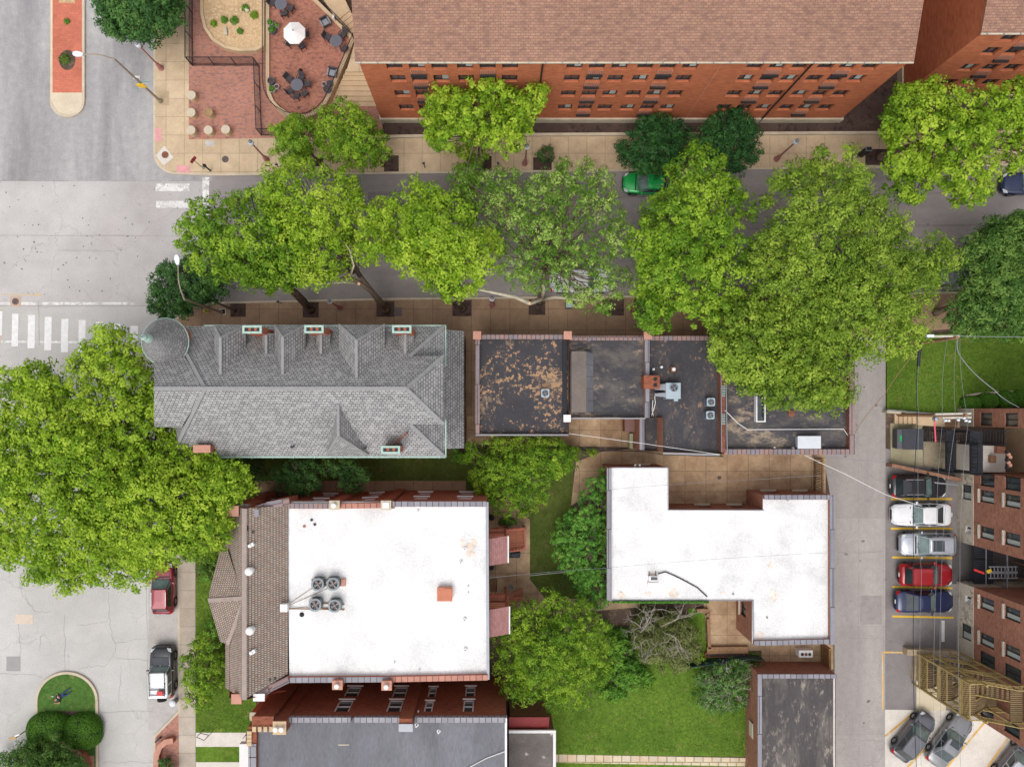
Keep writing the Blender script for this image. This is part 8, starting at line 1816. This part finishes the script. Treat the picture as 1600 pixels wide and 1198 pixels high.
for px, py, r, l in ((1520, 630, .8, 'round green bush at the left of the planting bed above the right building'), (1546, 626, .85, 'round green bush in the middle of the planting bed above the right building'), (1575, 624, .9, 'round green bush by the wire end above the right building'), (1600, 622, .9, 'round green bush at the right edge of the planting bed')): dome(px, py, r, r*.8, 1.0, l, 'round bushes in the right planting bed')
t = thing('stone_edging', 'thin pale curved stone edging round the bed on the north east lawn', 'edging', P(1530, 614, 0)); mb = MB(); mb.strip(QL([(1502, 637), (1504, 626), (1511, 618), (1530, 615), (1560, 613), (1597, 611), (1700, 606)], .3), -.08, .08, .1, .3, False); sub(mb, 'stones', M_STONE, t)
# plants in pots and bed tufts
for t, c, r in POTPL:
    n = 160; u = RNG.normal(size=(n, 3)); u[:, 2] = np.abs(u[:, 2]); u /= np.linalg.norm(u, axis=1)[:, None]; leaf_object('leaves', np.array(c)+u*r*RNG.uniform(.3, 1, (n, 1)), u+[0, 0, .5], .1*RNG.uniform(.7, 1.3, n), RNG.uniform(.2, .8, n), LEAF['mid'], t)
def tuft_plant(px, py, z, r, label, leaf='mid', n=260, h=.5, ls=.12):
    c = P(px, py, z); t = thing('bedding_plant', label, 'plant', tuple(c), group='low plants in beds'); u = RNG.normal(size=(n, 3)); u[:, 2] = np.abs(u[:, 2]); u /= np.linalg.norm(u, axis=1)[:, None]
    leaf_object('leaves', np.array(c)+u*np.array([r, r, h])*RNG.uniform(.2, 1, (n, 1)), u+[0, 0, .6], ls*RNG.uniform(.7, 1.3, n), RNG.uniform(.1, .9, n), LEAF[leaf], t)
    mb = MB(); mb.lathe(c, [(.03, 0), (.02, h*.5), (.001, h*.6)], 6); sub(mb, 'stem', M_BARKD, t)
tuft_plant(105, 34, .16, .3, 'little green plant in the upper part of the median island', n=160, h=.3); tuft_plant(102, 93, .16, .55, 'round tuft of green grass in the median island bed', 'grass', 500, .4)
for px, py, r, l in ((351, 32, .35, 'green shrub tuft upper left in the gravel bed'), (367, 33, .4, 'dark green shrub in the centre of the gravel bed'), (384, 14, .35, 'green shrub near the top of the gravel bed'), (376, 50, .28, 'low green tuft at the lower right of the gravel bed'), (335, 38, .3, 'small pale tuft at the left of the gravel bed'), (398, 24, .4, 'yellow green tuft at the right side of the gravel bed')): tuft_plant(px, py, .62, r, l, 'mid' if 'yellow' not in l and 'pale' not in l else 'bright')
# dead branch tree
def dead_tree():
    b = P(1010, 985, .13); t = thing('dead_tree', 'bare pale dead branches spreading above the olive shrub', 'dead tree', tuple(b)); mb = MB()
    def grow(p, d, L, r, k):
        n = 4; pts = [p]
        for i in range(n): d = (d+Vector((random.uniform(-.3, .3), random.uniform(-.3, .3), random.uniform(-.12, .12)))).normalized(); pts.append(pts[-1]+d*L/n)
        mb.tube(pts, [r*(1-.45*i/n) for i in range(n+1)], 5, cap=False)
        if k > 0:
            for j in range(3): e = (d+Vector((random.uniform(-.95, .95), random.uniform(-.95, .95), random.uniform(-.2, .35)))).normalized(); grow(pts[random.choice((2, 3, 4))], e, L*.66, r*.55, k-1)
    for px, py in ((965, 975), (985, 955), (1012, 948), (1060, 950), (1070, 975), (1030, 1010), (990, 1005)):
        e = P(px, py, 4.3); grow(Vector((b.x, b.y, 1.6)).lerp(e, .3), (e-b).normalized()*.8+Vector((0, 0, .1)), 2.0, .05, 3)
    mb.tube([b, b+Vector((.1, 0, 1.2)), Vector((b.x, b.y, 2.4))], [.14, .1, .08], 8); sub(mb, 'branches', M_TWIG, t)
dead_tree()
# exposed pale limbs of the pruned trees
def exposed(label, pts, r, mat=M_BARK, cuts=(), name='pruned_limb'):
    t = thing(name, label, 'tree limb', tuple(P(*pts[0])), group='exposed pruned limbs'); mb = MB(); mb.tube([P(*p) for p in pts], r, 9); sub(mb, 'limb', mat, t, smooth=True)
    for px, py, z, rr in cuts: mb = MB(); c = P(px, py, z); mb.lathe(c, [(rr, -.02), (rr, .06), (rr*.8, .08), (.001, .08)], 12); sub(mb, 'cut_face', M_CUT, t)
exposed('thick pale pruned limb rising from the second street tree pit', [(603, 484, .15), (594, 470, 2.5), (580, 455, 4.5), (562, 442, 6), (545, 433, 6.8), (522, 438, 7.2)], [.26, .22, .2, .18, .14, .09], M_BARK, [(561, 443.5, 6.3, .12), (546, 430, 7.1, .1)])
exposed('thin pale limb reaching left above the kerb from the second street tree', [(560, 443, 6), (535, 441, 6.6), (498, 444, 7)], [.09, .07, .04], M_BARKW)
exposed('pale limb curving up from the second street tree crown base', [(547, 432, 6.8), (553, 415, 7.8), (546, 390, 8.5), (540, 382, 9)], [.1, .07, .05, .03], M_BARKW)
exposed('dark leaning limb from the first street tree pit', [(486, 484, .15), (474, 468, 2.5), (462, 455, 4.2), (440, 445, 5.6), (410, 432, 7)], [.26, .22, .18, .13, .08], M_BARKD, [(468.5, 449, 5.2, .06)])
exposed('white barked limb of the plane tree running left along the kerb', [(846, 470, .15), (847, 466, 3), (828, 474, 5), (805, 464, 6.2), (775, 458, 7), (745, 452, 7.5)], [.24, .2, .16, .14, .11, .06], M_BARKW, [(826.5, 473.5, 5.2, .14)])
exposed('white barked limb of the plane tree running right over the pavement', [(847, 468, 3), (868, 464, 5), (890, 466, 6), (912, 470, 6.6)], [.17, .14, .1, .06], M_BARKW)
exposed('white barked upright stub of the plane tree', [(847, 467, 3.2), (850, 452, 5), (848, 446, 6)], [.16, .14, .1], M_BARKW)
exposed('straight grey stem of the third street tree below its crown', [(722, 483, .15), (716, 470, 3), (711, 455, 5.5), (705, 440, 7.5)], [.22, .2, .16, .1], M_BARK)
# ivy on the south wall of the workshop
t = thing('ivy', 'green ivy strip along the south wall of the white L-shaped roof', 'ivy', P(1020, 941, 0)); n = 9000
X = RNG.uniform(P(956, 0, 4).x, P(1105, 0, 4).x, n); zz = 4.5*RNG.uniform(0, 1, n)**.5; th = RNG.uniform(0, .4, n)*(1-zz/7); yy = P(0, 938, 4.4).y
C = np.stack([X, yy-.05-th, zz], 1); leaf_object('leaves', C, np.tile([0, -.6, .8], (n, 1))+RNG.normal(0, .4, (n, 3)), .14*RNG.uniform(.7, 1.3, n), RNG.uniform(.1, .8, n), LEAF['vine'], t)
mb = MB()
for i in range(12): x = P(960+i*12, 0, 4).x; mb.tube([(x, yy-.03, .13), (x+.3, yy-.03, 2), (x+.1, yy-.03, 4)], .02, 4)
sub(mb, 'stems', M_BARKD, t)
# ------------------------------------------------------------ short grass on the lawns
def grass(name, poly, z, dens, size=.1, leaf='grass'):
    w = QL(poly, z); xs = [p[0] for p in w]; ys = [p[1] for p in w]; n = int((max(xs)-min(xs))*(max(ys)-min(ys))*dens); X = RNG.uniform(min(xs), max(xs), n); Y = RNG.uniform(min(ys), max(ys), n); k = inpoly(X, Y, w); X, Y = X[k], Y[k]; n = len(X)
    C = np.stack([X, Y, np.full(n, z+.03)], 1); f = .5+.22*np.sin(X*.9+np.sin(Y*.7)*2)*np.cos(Y*1.1)+RNG.normal(0, .2, n); o = leaf_object(name, C, RNG.normal(0, .7, (n, 3))+[0, 0, .8], size*RNG.uniform(.6, 1.4, n), f, LEAF[leaf], None, .3); o['kind'] = 'stuff'
    tag(o, None, None)
    o['label'] = {'front_grass': 'short mown grass of the front lawn', 'back_grass': 'short green grass of the back lawn', 'corner_grass': 'short grass of the north east lawn', 'garden_grass': 'thin grass of the narrow garden'}[name.split('.')[0]]; o['category'] = 'grass'
grass('back_grass', [(866, 1030), (1098, 1002), (1188, 1024), (1188, 1180), (866, 1176)], L1, 110); grass('front_grass', [(307, 906), (398, 906), (398, 1142), (307, 1142)], L1, 160); grass('corner_grass', [(1387, 526), (1640, 520), (1640, 610), (1510, 615), (1500, 644), (1388, 638)], L1, 120)
grass('garden_grass', [(828, 800), (895, 800), (895, 900), (940, 944), (856, 934), (828, 900)], L1, 120)

# ------------------------------------------------------------ poles and overhead wires
def pole(base, top, zt, label, arms, mat=M_BARK):
    b = P(*base, .13); t = thing('utility_pole', label, 'utility pole', tuple(b), group='timber utility poles'); a = P(*top, zt); mb = MB(); mb.tube([b, (b.x, b.y, zt)], [.16, .12], 10); sub(mb, 'pole', mat, t)
    for (x0, y0), (x1, y1), z in arms: mb = MB(); mb.bar(P(x0, y0, z), P(x1, y1, z), .14, .14); sub(mb, 'crossarm', M('weathered_arm', S(196, 188, 176), .9, var=.15) if 'weathered_arm' not in MATS else MATS['weathered_arm'], t)
    return t
pz = 9.6; q = P(1512, 649, pz); bx = NX+(q.x)*F/H
t = pole((bx, NY+(649-NY)*(H-pz)/H), (1512, 649), pz, 'utility pole with double pale crossarms above the tan steps', [((1461, 647), (1517, 646), 9.2), ((1472, 653), (1517, 652), 9.2)], M_WOODBR)
for px, py in ((1476, 657), (1481, 657), (1496, 656), (1505, 653), (1508, 657), (1513, 658)): mb = MB(); mb.lathe(P(px, py, 9.25), [(.04, 0), (.09, .06), (.05, .14), (.08, .2), (.001, .24)], 8); sub(mb, 'insulator', M_GLOBE, t)
mb = MB(); mb.lathe(P(1462, 654, 8.9), [(.1, -.3), (.16, -.2), (.16, .2), (.001, .26)], 10); sub(mb, 'fuse_holder', M_GREYM, t); mb = MB(); mb.tube([V3(1460, 658, 8.9), V3(1462, 690, 8.3)], .05, 8); sub(mb, 'red_guard', M('red_guard', S(226, 90, 104), .4), t)
q = P(1497, 527, pz); t = pole((NX+q.x*F/H, NY-q.y*F/H), (1497, 527), pz, 'utility pole with pale crossarm at the top of the north east lawn', [((1450, 526), (1499, 525), 9.2)], M_WOODBR)
mb = MB(); mb.box(P(1453, 525, 9.4), (.5, .2, .2)); sub(mb, 'lamp_box', M_GLOBE, t); mb = MB(); mb.tube([V3(1440, 534, 8.7), V3(1436, 555, 8.5), V3(1435, 572, 8.4)], .12, 8); sub(mb, 'splice_case', M_BLK, t)
M_WIRE = M('wire_grey', S(140, 142, 146), .6)
def wire(label, pts, r=.014, mat=None, sag=.3, grp='overhead wires'):
    w = [P(*p) for p in pts]; out = []
    for a, b in zip(w[:-1], w[1:]):
        for i in range(10): u = i/10; out.append(a.lerp(b, u)-Vector((0, 0, sag*4*u*(1-u))))
    out.append(w[-1]); mb = MB(); mb.tube(out, r, 5); tag(mb.build('overhead_wire', mat or M_WIRE), label, 'wire', grp)
wire('thick black wire running down the alley side over the parked cars', [(1437, 533, 9), (1434, 660, 9), (1428, 900, 8.6), (1434, 1240, 8.6)], .022, M_BLK)
wire('thin wire, leftmost of the pale ones over the parked cars', [(1438, 555, 8.4), (1436, 650, 8.6), (1440, 900, 8.5), (1441, 1240, 8.5)], .01)
wire('pale wire crossing the middle of the parked cars', [(1480, 530, 9.3), (1473, 656, 9.4), (1463, 900, 9), (1462, 1240, 9)], .01)
wire('pale wire just right of the middle one over the parked cars', [(1495, 530, 9.3), (1494, 656, 9.4), (1471, 900, 9), (1474, 1240, 9)], .01)
wire('pale wire over the right ends of the parked cars', [(1500, 530, 9.3), (1513, 656, 9.4), (1500, 900, 9), (1503, 1240, 9)], .01)
wire('grey green service wire slanting across the lawn to the right building', [(1497, 530, 9.3), (1503, 560, 8.8), (1555, 610, 8.8), (1592, 636, 10)], .03)
wire('horizontal pale wire above the lawn running off to the right', [(1499, 525, 9.3), (1640, 526, 9.2)], .022)
wire('yellowish guy wire going down left from the upper crossarm to the alley', [(1443, 535, 9), (1383, 615, 7.5), (1336, 676, 6)], .022, M_WOODBR)
wire('thick white cable from the black roof across the alley to the white car', [(1257, 711, 6), (1320, 740, 6.6), (1385, 773, 7.2), (1440, 790, 7.8)], .02, M_WTRIM, .1)
wire('white cable from the flaking roof corner across the tan court', [(888, 677, 5.8), (1000, 692, 6), (1125, 710, 5.9)], .018, M_WTRIM, .1)
wire('thin grey wire crossing the white L-shaped roof upper part', [(950, 765, 6), (1050, 757, 6.4), (1200, 748, 6.8), (1300, 742, 7)], .01)
wire('thin grey wire crossing the lower white L-shaped roof and the white townhouse roof', [(760, 903, 8.6), (950, 887, 7.6), (1200, 868, 7.2), (1420, 860, 7.6)], .01)
wire('slender white wire across the narrow garden', [(828, 899, .9), (888, 893, 1.2)], .02, M_WTRIM, .05)
wire('thin wire over the alley beside the workshop corner', [(1258, 712, 6), (1390, 722, 7)], .014)
# leaf litter on road and roofs: small scraps
n = 260; X = RNG.uniform(P(0, 0).x, P(320, 0).x, n); Y = RNG.uniform(P(0, 470).y, P(0, 285).y, n); k = RNG.uniform(size=n) < .5
o = leaf_object('road_debris', np.stack([X, Y, np.full(n, .02)], 1)[k], np.tile([0., 0, 1], (n, 1))[k]+RNG.normal(0, .1, (n, 3))[k], .12*RNG.uniform(.3, 1.2, n)[k], RNG.uniform(0, .2, n)[k], M_FRDK, None, .7); o['kind'] = 'stuff'; o['label'] = 'small dark scraps scattered on the concrete crossroads'; o['category'] = 'debris'
